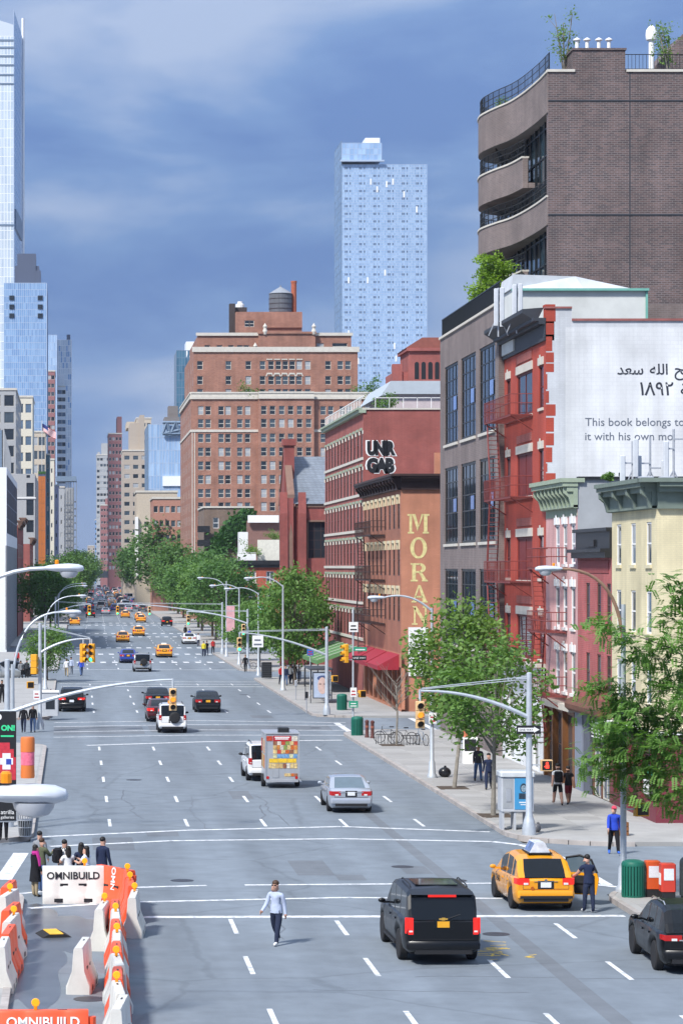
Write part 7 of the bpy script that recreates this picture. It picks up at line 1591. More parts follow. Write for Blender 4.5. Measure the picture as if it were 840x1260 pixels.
def sign(name, label, x, D, z0, w, h, m, face=0, txt=None, tm=None, ts=None, post=None):
    t = thing(name, label, 'sign', (x, D, z0), R(face)); put('panel', MB().bevbox(-w/2,w/2,-.012,.012,0,h,.004), m, t, world=False)
    if txt and txt[0] == '=':      # print too small to read in the photograph
        n = len(txt)
        for k in range(n): put('print_line', MB().box(-w*(.36-.06*(k%2)), w*(.36-.09*(k%2)), -.017, -.013, h*(k+.62)/(n+.7)-h*.12/n, h*(k+.62)/(n+.7)+h*.16/n), tm or M_black, t, world=False)
    elif txt:
        me = text_mesh(txt, ts or h*.6, .002, 'CENTER', tm or M_black); link('lettering', me, t, (0,-.016,h*.5-(ts or h*.6)*.34), world=False)
    put('bracket', MB().box(-.03,.03,.012,.07,h*.25,h*.75), M_steel, t, world=False)
    return t
def pedsignal(label, x, D, z0, face=0, red=True, bs=-1):
    t = thing('pedestrian_signal', label, 'pedestrian signal', (x, D, z0), R(face), group='pedestrian signals'); h = put('housing', MB().bevbox(-.22,.22,-.13,.12,0,.42,.02), M_sig if not red else M_sigt, t, world=False)
    put('screen', MB().box(-.18,.18,-.14,-.13,.04,.38), L_off, t, world=False)
    if red: put('hand_symbol', MB().bevbox(-.05,.07,-.15,-.141,.1,.24,.01).box(-.045,-.02,-.15,-.141,.24,.33).box(-.01,.015,-.15,-.141,.24,.35).box(.025,.05,-.15,-.141,.24,.33).box(-.1,-.05,-.15,-.141,.15,.19), L_redh, t, world=False)
    put('bracket', MB().box(min(bs*.22,bs*.6),max(bs*.22,bs*.6),-.02,.02,.2,.25), M_pole, t, world=False); return t
# right side, near to far
M_rustarm = mat('rusty_arm', (.25,.15,.10), rough=.7, var=.3, scale=3)
lamp('street lamp with rusty curved arm over the green waste bin at the right', 17.0, 80.4, 10.15, 1.95, -1, 8.9, 'arc', armm=M_rustarm, arm_r=.05)
mast('signal mast pole with guyed arm beside the advertising kiosk', 17.1, 97.6, 6.1, -4.1, 4.55, 5.55)
signal('tan traffic signal showing amber at the end of the guyed arm over the pavement', 13.0, 97.5, 5.2, 'amber')
signal('tan traffic signal seen from behind in front of the yellow building', 16.6, 80.3, 5.15, None, face=110, arm=(.38,.1), s=.8)
s = sign('one_way_sign', 'black ONE WAY arrow sign on the mast pole by the kiosk', 17.05, 97.4, 3.95, .9, .32, M_black)
put('arrow', MB().eprism([(-.4,.09),(.2,.09),(.2,.05),(.4,.16),(.2,.27),(.2,.23),(-.4,.23)], -.02, -.013), M_white, s, world=False); link('lettering', text_mesh('ONE WAY', .11, .002, 'CENTER', M_black), s, (-.1,-.024,.12), world=False)
pedsignal('pedestrian signal with lit red hand right of the kiosk', 17.75, 97.6, 2.55); pedsignal('tan pedestrian signal on the lamp pole before the maroon storefront', 17.55, 80.4, 2.5, 15, False)
lamp('tall street lamp behind the tan amber signal', 17.1, 124, 8.75, 2.3, -1, 8.1, 'out')
mast('signal mast pole at the second crossing on the right', 17.25, 177, 6.0, -5.9, 4.2, 5.75); signal('green traffic signal at the end of the second right mast arm', 11.3, 176.9, 5.45, 'green', s=.95)
sign('no_turn_sign', 'white square sign hung under the second right mast arm', 12.55, 176.85, 4.75, .75, .8, M_white, txt='==', tm=M_ink2, ts=.5)
t = thing('signal_post', 'slim post with signs and yellow signal above the green bin at the second corner', 'pole', (16.85, 156.6, .15)); put('post', MB().lathe([(.1,0),(.1,.3),(.06,.4),(.055,7.6)], 10), M_pole, t, world=False)
signal('yellow traffic signal on the slim post seen from the side', 16.4, 156.5, 5.6, None, M_sig, face=-75, arm=(.45,.1), s=1.1)
sign('white_sign', 'white rectangular sign high on the slim post', 16.85, 156.4, 6.3, .55, .6, M_white, txt='==', ts=.2); sign('street_name_sign', 'green street name sign on the slim post', 17.25, 156.4, 5.15, .8, .24, mat('sign_green', (.02,.28,.17)), txt='=', tm=M_white, ts=.2)
sign('one_way_sign', 'dark one-way sign below the green name sign on the slim post', 17.2, 156.4, 4.6, .85, .28, M_black, txt='ONE WAY', tm=M_white, ts=.16); sign('no_parking_sign', 'red and white parking sign low on the slim post', 16.85, 156.4, 2.4, .38, .55, M_white, txt='==', tm=mat('sign_red', (.42,.02,.03)), ts=.45); sign('bus_sign', 'green sign under the parking sign on the slim post', 16.85, 156.4, 1.75, .55, .4, mat('sign_green', (.02,.28,.17)), txt='==', tm=M_white, ts=.18)
pedsignal('yellow pedestrian signal on the slim post by the red awnings', 17.4, 156.8, 2.35, 30, False); pedsignal('yellow pedestrian signal on the mast pole by the bus shelter', 17.8, 177.2, 2.4, 20, False)
sign('no_parking_sign', 'small red and white sign on the lamp post behind the amber signal', 17.1, 123.8, 2.75, .36, .5, M_white, txt='==', tm=mat('sign_red', (.42,.02,.03)), ts=.24)
lamp('street lamp whose head shows left of the red warehouse', 17.1, 212, 9.3, 2.4, -1, 8.6, 'out')
lamp('street lamp with pink banner beside the far trees', 17.1, 268, 8.3, 2.3, -1, 7.9, 'out'); 
b_ = thing('pole_banner', 'pink and white banner hung on the far lamp post', 'banner', (16.2, 267.8, 3.6)); put('cloth', MB().box(-.42,.42,-.02,.02,0,2.6), mat('banner_pink', (.62,.34,.36), rough=.8, var=.25, scale=1.5), b_, world=False); put('rod', MB().tube([(-.45,0,2.62),(.9,0,2.62)], .025, 5).tube([(-.45,0,-.02),(.9,0,-.02)], .025, 5), M_pole, b_, world=False)
lamp('street lamp in the far tree row', 17.1, 240, 8.2, 2.4, -1, 7.7, 'out'); lamp('furthest visible street lamp on the right', 17.2, 292, 9.0, 2.5, -1, 8.5)
sign('street_name_sign', 'green street sign on the lamp post left of the warehouse', 17.5, 239.6, 6.0, .85, .75, mat('sign_green', (.02,.28,.17)), txt='=', tm=M_white, ts=.45)
mast('signal mast pole at the far right corner below the trees', 17.3, 258, 5.9, -6, 4.6, 5.8); signal('green traffic signal on the far right mast arm', 11.4, 257.8, 5.5, 'green'); signal('green traffic signal mounted on the far right pole', 16.85, 257.5, 4.6, 'green', arm=(.45,.5), s=1.1)
mast('signal mast pole before the green trees on the right', 17.2, 300, 6, -12.1, 4.6, 6.0, wires=True); signal('distant green traffic signal over the right lanes', 8.8, 299.8, 5.7, 'green')
# left side
def pole_left(label, x, D, hz, reach, h0): return lamp(label, x, D, hz, reach, 1, h0, 'arc')
lamp('street lamp with nearest big white head cut off at the left frame edge', -3.6, 20, ZP(978,20), 2.92, 1, ZP(978,20)-.15, 'out', arm_r=.05, head=.82)
nd = thing('control_node', 'orange and pink control cylinder on top of the nearest lamp head', 'lamp control', (XP(34,20), 20, ZP(957.5,20)))
put('body', MB().lathe([(.052,0),(.055,.02),(.052,.1),(.05,.102),(.05,.2),(.055,.202),(.055,.3),(.05,.315)], 16), mat('node_orange', (.62,.17,.04), rough=.5, var=.06), nd, world=False, smooth=True); put('band', MB().lathe([(.053,.1),(.053,.2)], 16), mat('node_pink', (.75,.16,.24), rough=.25, var=.3, scale=30), nd, world=False, smooth=True)
lamp('street lamp with white head reaching over the left pavement from outside the frame', -2.9, 56, 10.18, 2.35, 1, 8.6, 'arc', arm_r=.05)
bn = thing('pole_banner', 'black banner with red and white pixel picture and green ON lettering', 'banner', (XP(-12,56), 56, ZP(1010,56))); bw, bh = XP(20,56)-XP(-12,56), ZP(876,56)-ZP(1010,56)
put('cloth', MB().box(0,bw,-.01,.01,0,bh), M_black, bn, world=False)
pr = mat('print_red', (.50,.03,.05), rough=.7, var=.25, scale=14); pw = mat('print_white', (.72,.74,.78), rough=.7, var=.1); pb_ = mat('print_blue', (.03,.06,.35), rough=.7); pg = mat('print_green', (.04,.62,.26), rough=.7, var=0)
z_ = lambda py: ZP(py,56) - ZP(1010,56); x_ = lambda px: XP(px,56) - XP(-12,56)
r_ = random.Random(2)
for a, c, y0, y1 in ((-12,12,914,960),(12,17,922,960),(17,19.5,932,960)): put('picture', MB().box(x_(a),x_(c),-.014,-.011,z_(y1),z_(y0)), pr, bn, world=False)
for a, c, y0, y1, m in ((0,16,933,941,pw),(3,13,927,947,pw),(7.5,14,934,941,pb_)): put('picture', MB().box(x_(a),x_(c),-.0175-(.002 if m is pb_ else .001 if c-a > 12 else 0),-.0145,z_(y1),z_(y0)), m, bn, world=False)
link('lettering', text_mesh('ON!', .16, .001, 'RIGHT', pg, .008), bn, (x_(18.5),-.013,z_(899)), world=False); put('print_line', MB().box(x_(1),x_(17),-.013,-.011,z_(907),z_(905)), pg, bn, world=False)
link('lettering', text_mesh('atrilla', .13, .001, 'RIGHT', M_white), bn, (x_(17.5),-.013,z_(1002)), world=False); link('lettering', text_mesh('galleries', .09, .001, 'RIGHT', M_white), bn, (x_(17.5),-.013,z_(1007.5)), world=False); link('lettering', text_mesh('D', .18, .001, 'RIGHT', M_white, .01), bn, (x_(2),-.013,z_(886)), world=False)
put('rod', MB().tube([(-1.1,0.02,bh+.02),(bw,0.02,bh+.02)], .02, 5), M_pole, bn, world=False); put('rod', MB().tube([(-1.1,0.02,-.02),(bw,0.02,-.02)], .02, 5), M_pole, bn, world=False)
mast('signal mast pole with long bare arm at the left corner', -2.55, 100.5, 6.5, 6.4, 4.55, 5.85, wires=False); signal('tan traffic signal with amber lit hanging over the left lanes', 3.85, 100.4, 5.55, 'amber', s=.85)
pole_left('curved street lamp beside the left mast pole', -2.4, 103, 8.42, 1.95, 6.2)
t = mast('signal mast pole with tight bowed arm at the second left corner', -2.05, 161, 6.6, 3.1, 4.9, 5.75, wires=True); signal('left yellow signal of the hanging pair at the second left corner', .62, 160.8, 5.5, None, M_sig, face=40, s=1.15); signal('right yellow signal of the hanging pair with a green lens', 1.15, 160.9, 5.5, 'green', M_sig, face=-20, s=1.15)
signal('yellow traffic signal mounted on the second left pole', -2.4, 160.6, 4.85, None, M_sig, face=160, arm=(.35,.4), s=1.2); pedsignal('orange pedestrian signal under the signal on the second left pole', -2.65, 160.9, 2.7, 10, False, 1)
pole_left('curved street lamp behind the second left signal pole', -2.3, 214, 7.85, 2.6, 6.0); pole_left('slim street lamp further along the left pavement', -2.2, 322, 7.9, 3.2, 6.4); pole_left('furthest curved street lamp on the left', -2.0, 352, 8.0, 3.0, 6.4)
mast('far left signal mast pole before the trees', -2.2, 322, 6, 4.4, 4.6, 5.6); signal('yellow far signal on the far left arm', 2.0, 321.8, 5.5, 'green', M_sig, s=1.2); signal('small far signal over the middle lanes', 5.12, 299.9, 5.75, 'green', M_sig)
sign('no_standing_sign', 'small pink and white sign on the second left pole', -2.25, 160.2, 2.05, .4, .55, M_white, txt='==', tm=mat('sign_red', (.42,.02,.03)), ts=.24)
# ---- waste bins
def bin_(label, x, D, z=.15):
    t = thing('waste_bin', label, 'waste bin', (x, D, z), group='green slatted waste bins'); M_gb = mat('bin_green', (.01,.13,.09), rough=.5, var=.1)
    put('liner', MB().lathe([(.30,.03),(.33,.95)], 20), mat('bin_dark', (.005,.05,.038), rough=.6), t, world=False)
    sl = MB().box(-.03,.03,-.012,.012,.05,.95).mesh('slat', M_gb)
    for k in range(24):
        a = 2*math.pi*k/24; o = link('slat', sl, t, (.345*math.cos(a), .345*math.sin(a), 0), a+math.pi/2, world=False)
    put('lid', MB().lathe([(.36,.95),(.365,1.0),(.33,1.08),(.2,1.13),(.02,1.15)], 20), M_gb, t, world=False, smooth=True); put('base_ring', MB().lathe([(.35,0),(.36,.06),(.30,.06)], 20), M_gb, t, world=False)
bin_('green slatted waste bin on the near right corner below the lamp', 17.05, 79.2); bin_('green slatted waste bin at the foot of the slim sign post', 16.95, 155.3); bin_('green waste bin behind the bus shelter', 18.9, 183)
t = thing('wire_basket', 'grey wire mesh litter basket at the left corner', 'litter basket', (XP(30,95.5), 96.8, .15)); wb = MB()
for k in range(20): a = 2*math.pi*k/20; wb.tube([(.22*math.cos(a),.22*math.sin(a),.02),(.31*math.cos(a),.31*math.sin(a),.9)], .013, 4)
put('wires', wb, M_steel, t, world=False)
for z in (.03,.35,.62,.9): put('hoop', MB().lathe([(.215+.1*z,z),(.235+.1*z,z),(.235+.1*z,z+.03),(.215+.1*z,z+.03)], 20), M_steel, t, world=False)
put('liner', MB().lathe([(.2,.03),(.26,.6)], 16), mat('bag_liner', (.05,.055,.06), rough=.5), t, world=False)
# ---- boxes on the near right corner
for k, (x, D, c, lab) in enumerate([(17.95,78.6,(.55,.05,.03),'red newspaper box left of the dark relay box'),(17.65,79.3,(.6,.09,.02),'orange-red newspaper box tucked beside the green bin')]):
    t = thing('newspaper_box', lab, 'newspaper box', (x, D, .15)); put('body', MB().bevbox(-.22,.22,-.2,.2,.25,1.1,.03), mat('box_red_%d' % k, c, rough=.45, var=.06), t, world=False); put('window', MB().box(-.15,.15,-.212,-.2,.6,.95), M_platew, t, world=False); put('leg', MB().box(-.2,.2,-.18,.18,0,.25), M_trim, t, world=False)
    put('poster', MB().box(-.232,-.22,-.12,.12,.45,.8), M_white, t, world=False)
t = thing('relay_box', 'dark green-black storage mailbox at the right frame edge', 'mailbox', (18.75, 78.4, .15)); M_mb = mat('mailbox_dark', (.03,.045,.045), rough=.5, var=.1)
pr_ = [(-.4,0),(.4,0),(.4,1.0)] + [(.4*math.cos(a), 1.0+.22*math.sin(a)) for a in [math.pi*i/10 for i in range(1,10)]] + [(-.4,1.0)]
put('body', MB().loft([[(x,-.3,z+.12) for x,z in pr_],[(x,.35,z+.12) for x,z in pr_]], True), M_mb, t, world=False)
for sx_ in (-.36,.28):
    for sy_ in (-.28,.24): put('leg', MB().box(sx_,sx_+.08,sy_,sy_+.08,0,.13), M_mb, t, world=False)
put('door', MB().box(-.3,.3,-.312,-.3,.3,.95), M_mb, t, world=False)
# ---- advertising kiosk (phone booth) by the mast pole
t = thing('phone_kiosk', 'grey phone kiosk with blue portrait poster by the mast pole', 'phone kiosk', (16.95, 99.6, .15)); M_kg = mat('kiosk_grey', (.45,.47,.50), rough=.5, var=.08)
for x in (-.55,-.1,.35,.55): put('leg', MB().box(x-.04,x+.04,-.35,.35,0,.75), M_kg, t, world=False)
put('cabinet', MB().bevbox(-.62,.62,-.4,.55,.72,2.05,.03), M_kg, t, world=False); put('hood', MB().bevbox(-.66,.66,-.46,.6,2.05,2.25,.05), mat('kiosk_top', (.55,.58,.60), rough=.5), t, world=False)
po = put('poster', MB().box(-.12,.56,-.415,-.402,.8,2.0), mat('poster_blue', (.06,.28,.52), rough=.35, var=.06), t, world=False)
put('poster_portrait', MB().sphere((.22,-.418,1.62), .15, 12, 8, sc=(.9,.05,1.2)).box(.04,.40,-.42,-.416,1.2,1.42), mat('portrait_dark', (.025,.045,.07), rough=.5, var=.6, scale=12), t, world=False); put('poster_face', MB().sphere((.22,-.424,1.60), .105, 12, 8, sc=(.9,.05,1.25)), mat('portrait_face', (.22,.30,.36), rough=.5, var=.5, scale=16), t, world=False)
put('poster_print', MB().box(.05,.4,-.42,-.416,1.05,1.09).box(.1,.35,-.42,-.416,.97,1.0), M_white, t, world=False)
put('glass', MB().box(-.56,-.18,-.412,-.402,.85,1.95), G_blind, t, world=False); put('phone', MB().bevbox(-.45,-.25,-.43,-.405,1.1,1.6,.01), M_steel, t, world=False)
for k, (dx, c) in enumerate([(0,(.2,.2,.2)),(.16,(.4,.35,.3)),(.3,(.12,.12,.13))]):
    q = put('rubbish_bag', MB().sphere((0,0,.16), .17, 9, 6, sc=(1,.9,1.0)).sphere((.05,.02,.34), .06, 6, 4), mat('bag_%d' % k, c, rough=.4, var=.3, scale=6), None, (16.75+dx+.5, 98.9-.2*k, .15), smooth=True); tag(q, ['dark rubbish bag leftmost under the kiosk', 'brown rubbish bag in the middle by the mast foot', 'black rubbish bag nearest the mast foot'][k], 'bag')
q = put('rubbish_bag', MB().sphere((0,0,.24), .28, 10, 7, sc=(1.1,.9,.9)).sphere((.02,0,.5), .07, 6, 4), mat('bag_black', (.012,.012,.014), rough=.3, var=.2, scale=8), None, (17.75,124.3,.15), smooth=True); tag(q, 'shiny black rubbish bag at the foot of the tall lamp post', 'bag')
# ---- crates, sandwich board, posts, hydrant
for k, (x, y, lab) in enumerate([(20.4,97.4,'wooden produce crate by the maroon storefront'),]):
    t = thing('wooden_crate', lab, 'crate', (x, y, .15)); 
    for z in (.02,.2,.38): put('slat', MB().box(-.35,.35,-.25,-.23,z,z+.13), M_wood, t, world=False); put('slat', MB().box(-.35,.35,.23,.25,z,z+.13), M_wood, t, world=False)
    for sg in (-1,1): put('end_panel', MB().box(min(sg*.35,sg*.33),max(sg*.35,sg*.33),-.23,.23,.02,.5), M_wood, t, world=False)
t = thing('sandwich_board', 'white framed chalkboard sign standing on the pavement', 'sign', (XP(578,133), 133, .15)); put('board', MB().loft([[(-.38,-.25,0),(.38,-.25,0),(.38,-.2,0),(-.38,-.2,0)],[(-.38,-.05,1.35),(.38,-.05,1.35),(.38,0,1.35),(-.38,0,1.35)]], True), M_white, t, world=False); put('board', MB().loft([[(-.38,.25,0),(.38,.25,0),(.38,.2,0),(-.38,.2,0)],[(-.38,.05,1.35),(.38,.05,1.35),(.38,.01,1.35),(-.38,.01,1.35)]], True), M_white, t, world=False); put('chalk_panel', MB().loft([[(-.3,-.165,.65),(.3,-.165,.65),(.3,-.15,.65),(-.3,-.15,.65)],[(-.3,-.075,1.25),(.3,-.075,1.25),(.3,-.06,1.25),(-.3,-.06,1.25)]], True), M_black, t, world=False)
for k, (x, y, lab) in enumerate([(17.3,153.2,'left brown bollard of the pair by the green bin'),(17.55,152.6,'right brown bollard of the pair by the green bin')]):
    t = thing('bollard', lab, 'bollard', (x, y, .15)); put('post', MB().lathe([(.13,0),(.13,.1),(.10,.15),(.10,.85),(.12,.9),(.12,1.0),(.02,1.06)], 12), mat('bollard_brown', (.10,.035,.03), rough=.6, var=.2), t, world=False, smooth=True); put('band', MB().lathe([(.105,.6),(.108,.6),(.108,.72),(.105,.72)], 12), mat('bollard_band', (.3,.1,.06), rough=.5), t, world=False)
t = thing('fire_hydrant', 'dark red fire hydrant on the left pavement before the black car', 'hydrant', (XP(62.5,196), 196, .15)); put('barrel', MB().lathe([(.16,0),(.16,.06),(.11,.1),(.11,.55),(.15,.6),(.12,.7),(.04,.78),(.04,.85)], 12), mat('hydrant_red', (.12,.03,.03), rough=.6), t, world=False, smooth=True); put('nozzle', MB().lathe([(.05,-.2),(.05,.2)], 8, (0,0,.42), 'x'), M_black, t, world=False)
def bicycle(label, x, D, rz, c, z=.15):
    t = thing('bicycle', label, 'bicycle', (x, D, z), rz, 'parked bicycles'); fr = mat('bike_' + label[:6], c, rough=.4)
    for y in (-.52,.52):
        w = MB()
        for i in range(20): a, b2 = 2*math.pi*i/20, 2*math.pi*(i+1)/20; w.tube([(0,y+.33*math.cos(a),.34+.33*math.sin(a)),(0,y+.33*math.cos(b2),.34+.33*math.sin(b2))], .02, 5)
        o = put('wheel', w, M_tyre, t, world=False); sp = MB()
        for i in range(8): a = math.pi*i/8; sp.tube([(0,y-.32*math.cos(a),.34-.32*math.sin(a)),(0,y+.32*math.cos(a),.34+.32*math.sin(a))], .004, 3)
        put('spokes', sp, M_steel, o, world=False)
    put('frame', MB().tube([(0,-.52,.34),(0,-.1,.32),(0,.38,.8),(0,-.18,.78),(0,-.1,.32)], .02, 6).tube([(0,-.52,.34),(0,-.18,.78)], .014, 5).tube([(0,.52,.34),(0,.38,.8),(0,.36,.95)], .018, 5), fr, t, world=False)
    put('saddle', MB().bevbox(-.07,.07,-.32,-.06,.9,.96,.02), M_black, t, world=False); put('handlebar', MB().tube([(-.28,.3,.98),(0,.37,.96),(.28,.3,.98)], .014, 5), M_steel, t, world=False)
bicycle('black bicycle leaning left in the pavement rack', 18.0, 148.6, R(70), (.02,.02,.02)); bicycle('grey bicycle in the middle of the rack', 18.7, 147.6, R(100), (.1,.1,.11)); bicycle('silver-blue bicycle upright at the right of the rack', 19.6, 146.4, R(20), (.2,.25,.32)); bicycle('dark bicycle by the far right kerb', 17.3, 256.5, R(60), (.02,.02,.025))
for k, (x, y) in enumerate([(17.7,147.7),(19.0,146.6)]):
    t = thing('bicycle_rack', ['low black tree guard rail left of the sapling', 'low black tree guard rail right of the sapling'][k], 'bicycle rack', (x, y, .15)); put('rail', MB().tube([(-.5,0,0),(-.5,0,.55),(.5,0,.55),(.5,0,0)], .03, 6), M_black, t, world=False)
    for i in range(5): put('bar', MB().box(-.4+i*.18,-.37+i*.18,-.012,.012,.0,.54), M_black, t, world=False)
# ---- bus shelter, meters, canopy
t = thing('bus_shelter', 'glass bus shelter with large face advertisement', 'bus shelter', (18.3, 192, .15)); M_sh = mat('shelter_frame', (.06,.065,.075), rough=.4, metal=.3)
put('roof', MB().bevbox(-.85,.85,-.2,4.6,2.45,2.6,.04), M_sh, t, world=False)
for x in (-.8,.76):
    for y in (0,4.4): put('post', MB().box(x,x+.06,y,y+.06,0,2.45), M_sh, t, world=False)
put('glass', MB().box(.74,.75,.1,4.3,.3,2.3), G_blue, t, world=False)
put('advert', MB().box(-.62,.62,-.06,.06,.35,2.3), M_sh, t, world=False); put('poster', MB().box(-.55,.55,-.075,-.062,.42,2.22), mat('poster_pale', (.40,.48,.62), rough=.3, var=.1), t, world=False)
put('poster_face', MB().sphere((.08,-.08,1.3), .42, 14, 10, sc=(.8,.03,1.5)), mat('poster_skin', (.55,.40,.36), rough=.5, var=.3, scale=3), t, world=False); put('poster_hair', MB().sphere((.1,-.074,1.85), .42, 14, 8, sc=(1.0,.02,.5)).box(.3,.54,-.079,-.0765,.6,1.9), mat('poster_hair', (.06,.09,.2), rough=.5, var=.3), t, world=False)
for x in (-.08,.25): put('poster_eye', MB().sphere((x,-.096,1.42), .07, 8, 5, sc=(1.2,.05,.5)), M_dark, t, world=False)
put('bench', MB().box(.2,.6,.8,3.6,.45,.5).box(.35,.42,1,1.06,0,.45).box(.35,.42,3.4,3.46,0,.45), M_steel, t, world=False)
t = thing('cafe_canopy', 'green pavement cafe canopy behind the bus shelter', 'canopy', (19.6, 207, .15)); M_can = mat('canopy_green', (.10,.22,.08), rough=.8, var=.15)
put('cover', MB().loft([[(-.2,0,2.6),(3,0,3.7),(3,0,3.5),(-.2,0,2.3)],[(-.2,18,2.6),(3,18,3.7),(3,18,3.5),(-.2,18,2.3)]], True), M_can, t, world=False)
for y in (.2,6,12,17.6): put('post', MB().box(-.15,-.07,y,y+.08,0,2.4), M_black, t, world=False)
for k in range(6): put('canopy_rib', MB().tube([(-.2,k*3.5+.2,2.66),(3,k*3.5+.2,3.76)], .04, 5), M_sage, t, world=False)
for k, (px, D, lab) in enumerate([(364,196.5,'grey parking meter in front of the bus shelter'),(377,178.6,'small black litter post at the foot of the second mast pole')]):
    t = thing('parking_meter', lab, 'parking meter', (XP(px,D), D, .15)); put('post', MB().tube([(0,0,0),(0,0,1.1)], .04, 8), M_steel, t, world=False); put('head', MB().bevbox(-.11,.11,-.08,.08,1.05,1.5,.03), M_steel if k == 0 else M_black, t, world=False)
t = thing('news_rack', 'black slatted news rack beside the far right kerb', 'news rack', (17.4, 234, .15)); put('body', MB().bevbox(-.45,.45,-.3,.3,.1,1.5,.04), M_black, t, world=False)
for i in range(6): put('slat', MB().box(-.4,.4,-.32,-.302,.25+i*.2,.33+i*.2), M_char, t, world=False)
sign('rail_stop_sign', 'round blue and red stop sign by the cafe canopy', 18.5, 203, 3.3, .5, .5, mat('sign_blue', (.03,.12,.45)), txt='==', tm=mat('sign_red', (.42,.02,.03)), ts=.45)
lb_ = thing('sign_post', 'thin post carrying the round stop sign', 'post', (18.5, 203.1, .15)); put('shaft', MB().tube([(0,0,0),(0,0,3.7)], .035, 8), M_pole, lb_, world=False); put('base', MB().lathe([(.1,0),(.1,.06),(.05,.1)], 10), M_pole, lb_, world=False)
kb_ = thing('newspaper_stand', 'grey box-shaped newspaper stand behind the second left signal pole', 'newspaper stand', (XP(61,168), 170.5+2.8, .15)); put('body', MB().bevbox(-.55,.55,-.4,.4,.15,1.7,.05), M_kg, kb_, world=False); put('window', MB().box(-.3,.3,-.412,-.4,.6,1.3), G_dark, kb_, world=False); put('roof', MB().bevbox(-.6,.6,-.45,.45,1.7,1.82,.03), M_white, kb_, world=False)
# ---- water-filled barriers
M_bor = mat('barrier_orange', (.80,.10,.035), rough=.45, var=.1, scale=1.5); M_bwh = mat('barrier_white', (.60,.59,.55), rough=.5, var=.14, scale=1.6)
BAR = {}
def barrier_meshes(m, Ln=1.86, H=1.12):
    if m.name not in BAR:
        def ring(x, k=1.): 
            pr = [(-.30*k,0),(-.30*k,.2),(-.27*k,.26),(-.16*k,.55),(-.12*k,H-.05),(-.09*k,H),(.09*k,H),(.12*k,H-.05),(.16*k,.55),(.27*k,.26),(.30*k,.2),(.30*k,0)]
            return [(x,y,z) for y,z in pr]
        b = MB(); n = Ln/2
        b.loft([ring(-n,.88), ring(-n+.04), ring(-n*.55), ring(-n*.52,.93), ring(-n*.36,.93), ring(-n*.33), ring(n*.33), ring(n*.36,.93), ring(n*.52,.93), ring(n*.55), ring(n-.04), ring(n,.88)], True)
        kn = MB()
        for z in (.18,.5,.82): kn.lathe([(.09,0),(.09,.16)], 10, (n+.07,0,z))
        sl = MB().box(-.13,.13,-.302,-.285,.05,.16); sl2 = MB().box(-.1,.1,-.02,.02,H-.002,H+.006)
        BAR[m.name] = (b.mesh('body', m, True), kn.mesh('knuckle', m), MB().box(-.12,.12,-.165,-.13,.52,.6).mesh('fork_slot', M_black), sl2.mesh('fill_slot', M_black), sl.mesh('drain_slot', M_black))
    return BAR[m.name]
def barrier(label, x, D, rz, m, lampx=None, txt=None, tz=.78, ts=.3, tcol=None, sideways=False, z=0.):
    t = thing('water_barrier', label, 'barrier', (x, D, z), R(rz), 'water-filled barriers'); b, kn, fs_, fl_, ds = barrier_meshes(m)
    link('body', b, t, world=False); link('knuckle', kn, t, world=False); link('fill_slot', fl_, t, (.4,0,0), world=False)
    for u in (-.28,.28): link('fork_slot', fs_, t, (u,0,0), world=False)
    for u in (-.45,.45): link('drain_slot', ds, t, (u,0,0), world=False)
    if txt:
        me = text_mesh(txt, ts, .004, 'CENTER', tcol or M_black, .006)
        if sideways: me.transform(Matrix.Rotation(R(90), 4, 'Y'))
        link('lettering', me, t, (0,-.158,tz), world=False).rotation_euler = (R(-6) if not sideways else R(-6), 0, 0)
    if lampx is not None:
        l = thing('warning_lamp', 'round amber warning lamp on the ' + label, 'warning lamp', (x+lampx*math.cos(R(rz)), D+lampx*math.sin(R(rz)), z+1.12), 0, 'amber warning lamps')
        l['label'] = 'amber warning lamp on the ' + label[:70]
        put('base', MB().bevbox(-.035,.035,-.03,.03,0,.08,.01), M_amber, l, world=False); put('lens', MB().lathe([(.075,-.03),(.088,0),(.075,.03)], 16, (0,0,.15), 'y'), mat('lamp_amber', (.95,.36,.01), rough=.3, var=.08, emit=((1,.36,.02), .25)), l, world=False)
    return t
barrier('white OMNIBUILD barrier facing the camera', 0.0, 79.0, 1.5, M_bwh, .35, 'OMNIBUILD', .74, .30)
barrier('orange barrier turned away at the end of the white one', 1.28, 78.6, -58, M_bor, None, 'OMNI', .75, .3, M_white, True)
barrier('orange barrier first in the outer row', 1.62, 77.0, 90, M_bor, .6); barrier('second orange barrier in the outer row', 1.66, 75.0, 91, M_bor, .5); barrier('white barrier ending the outer row on the open road', 1.68, 72.3, 86, M_bwh, .6)
barrier('white barrier standing apart left of the inner row', .78, 69.9, 84, M_bwh, .7)
barrier('lone white barrier inside the closed lane', .22, 62.9, 84, M_bwh)
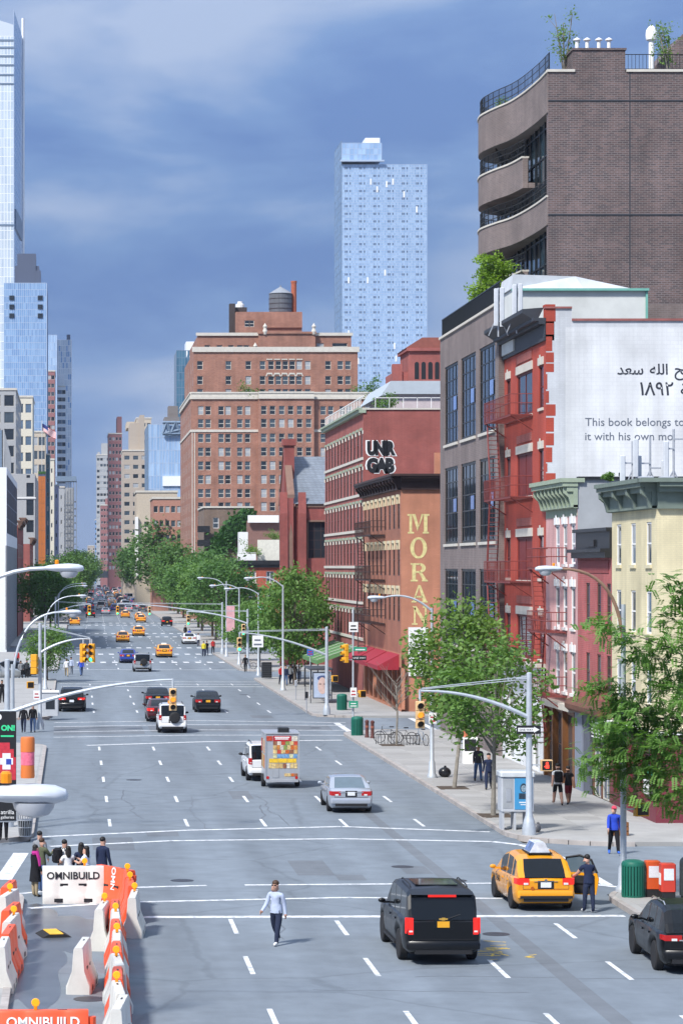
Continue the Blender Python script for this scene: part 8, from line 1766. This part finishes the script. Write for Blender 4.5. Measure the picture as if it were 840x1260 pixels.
row = [('orange barrier farthest in the inner row',1.12,70.2,M_bor,None),('white barrier second in the inner row',1.12,68.2,M_bwh,.3),('orange barrier third in the inner row',1.1,66.2,M_bor,None),('white barrier fourth in the inner row',1.08,64.2,M_bwh,.4),('orange barrier fifth in the inner row',1.05,62.2,M_bor,None),('white barrier sixth in the inner row',1.03,60.2,M_bwh,.5),('orange barrier seventh in the inner row',1.0,58.2,M_bor,None),('white barrier nearest the camera in the inner row',.98,56.2,M_bwh,.7)]
for lab, x, D, m, lx in row: barrier(lab, x, D, 90 + rnd.uniform(-3,3), m, lx)
barrier('white barrier end cut by the lower frame edge', .98, 54.3, 84, M_bwh); 
barrier('orange barrier at the left frame edge, farthest of the left row', -1.85, 74.6, 84, M_bor, None); barrier('white barrier second of the left row with lamp', -1.8, 72.5, 80, M_bwh, .2); barrier('orange barrier third of the left row', -1.66, 69.6, 82, M_bor, None); barrier('white barrier fourth of the left row beside the puddle', -1.6, 67.4, 84, M_bwh, .5); barrier('orange barrier fifth of the left row beside the puddle', -1.62, 65.2, 86, M_bor, None); barrier('white barrier nearest in the left row', -1.7, 63.0, 88, M_bwh, None)
barrier('orange OMNIBUILD barrier at the bottom left frame edge', -.62, 53.3, 2, M_bor, -.15, 'OMNIBUILD', .8, .28, M_white)
t = thing('cable_ramp', 'black cable ramp with yellow lid lying in the closed lane', 'cable ramp', (-.55, 72.0, .004), R(12)); put('base', MB().loft([[(-.42,-.5,0),(.42,-.5,0),(.42,.5,0),(-.42,.5,0)],[(-.22,-.5,.09),(.22,-.5,.09),(.22,.5,.09),(-.22,.5,.09)]], True), M_tyre, t, world=False); put('lid', MB().bevbox(-.19,.19,-.49,.49,.09,.11,.01), mat('ramp_yellow', (.75,.42,.03), rough=.6, var=.2), t, world=False)
# ------------------------------------------------------------------ air between the camera and the far towers
hb = MB().box(-1540, 1540, -190, 4540, -1.1, 300)
hm_ = bpy.data.materials.new('haze_air'); hm_.use_nodes = True; t_ = hm_.node_tree; t_.nodes.clear()
vo_ = t_.nodes.new('ShaderNodeVolumePrincipled'); vo_.inputs['Color'].default_value = (.72,.82,1,1); vo_.inputs['Density'].default_value = .00007; vo_.inputs['Anisotropy'].default_value = .2
ou_ = t_.nodes.new('ShaderNodeOutputMaterial'); t_.links.new(vo_.outputs[0], ou_.inputs['Volume'])
tag(put('haze', hb, hm_), 'thin bluish air over the whole avenue', 'haze', kind='stuff')
cy.volume_bounces = 0
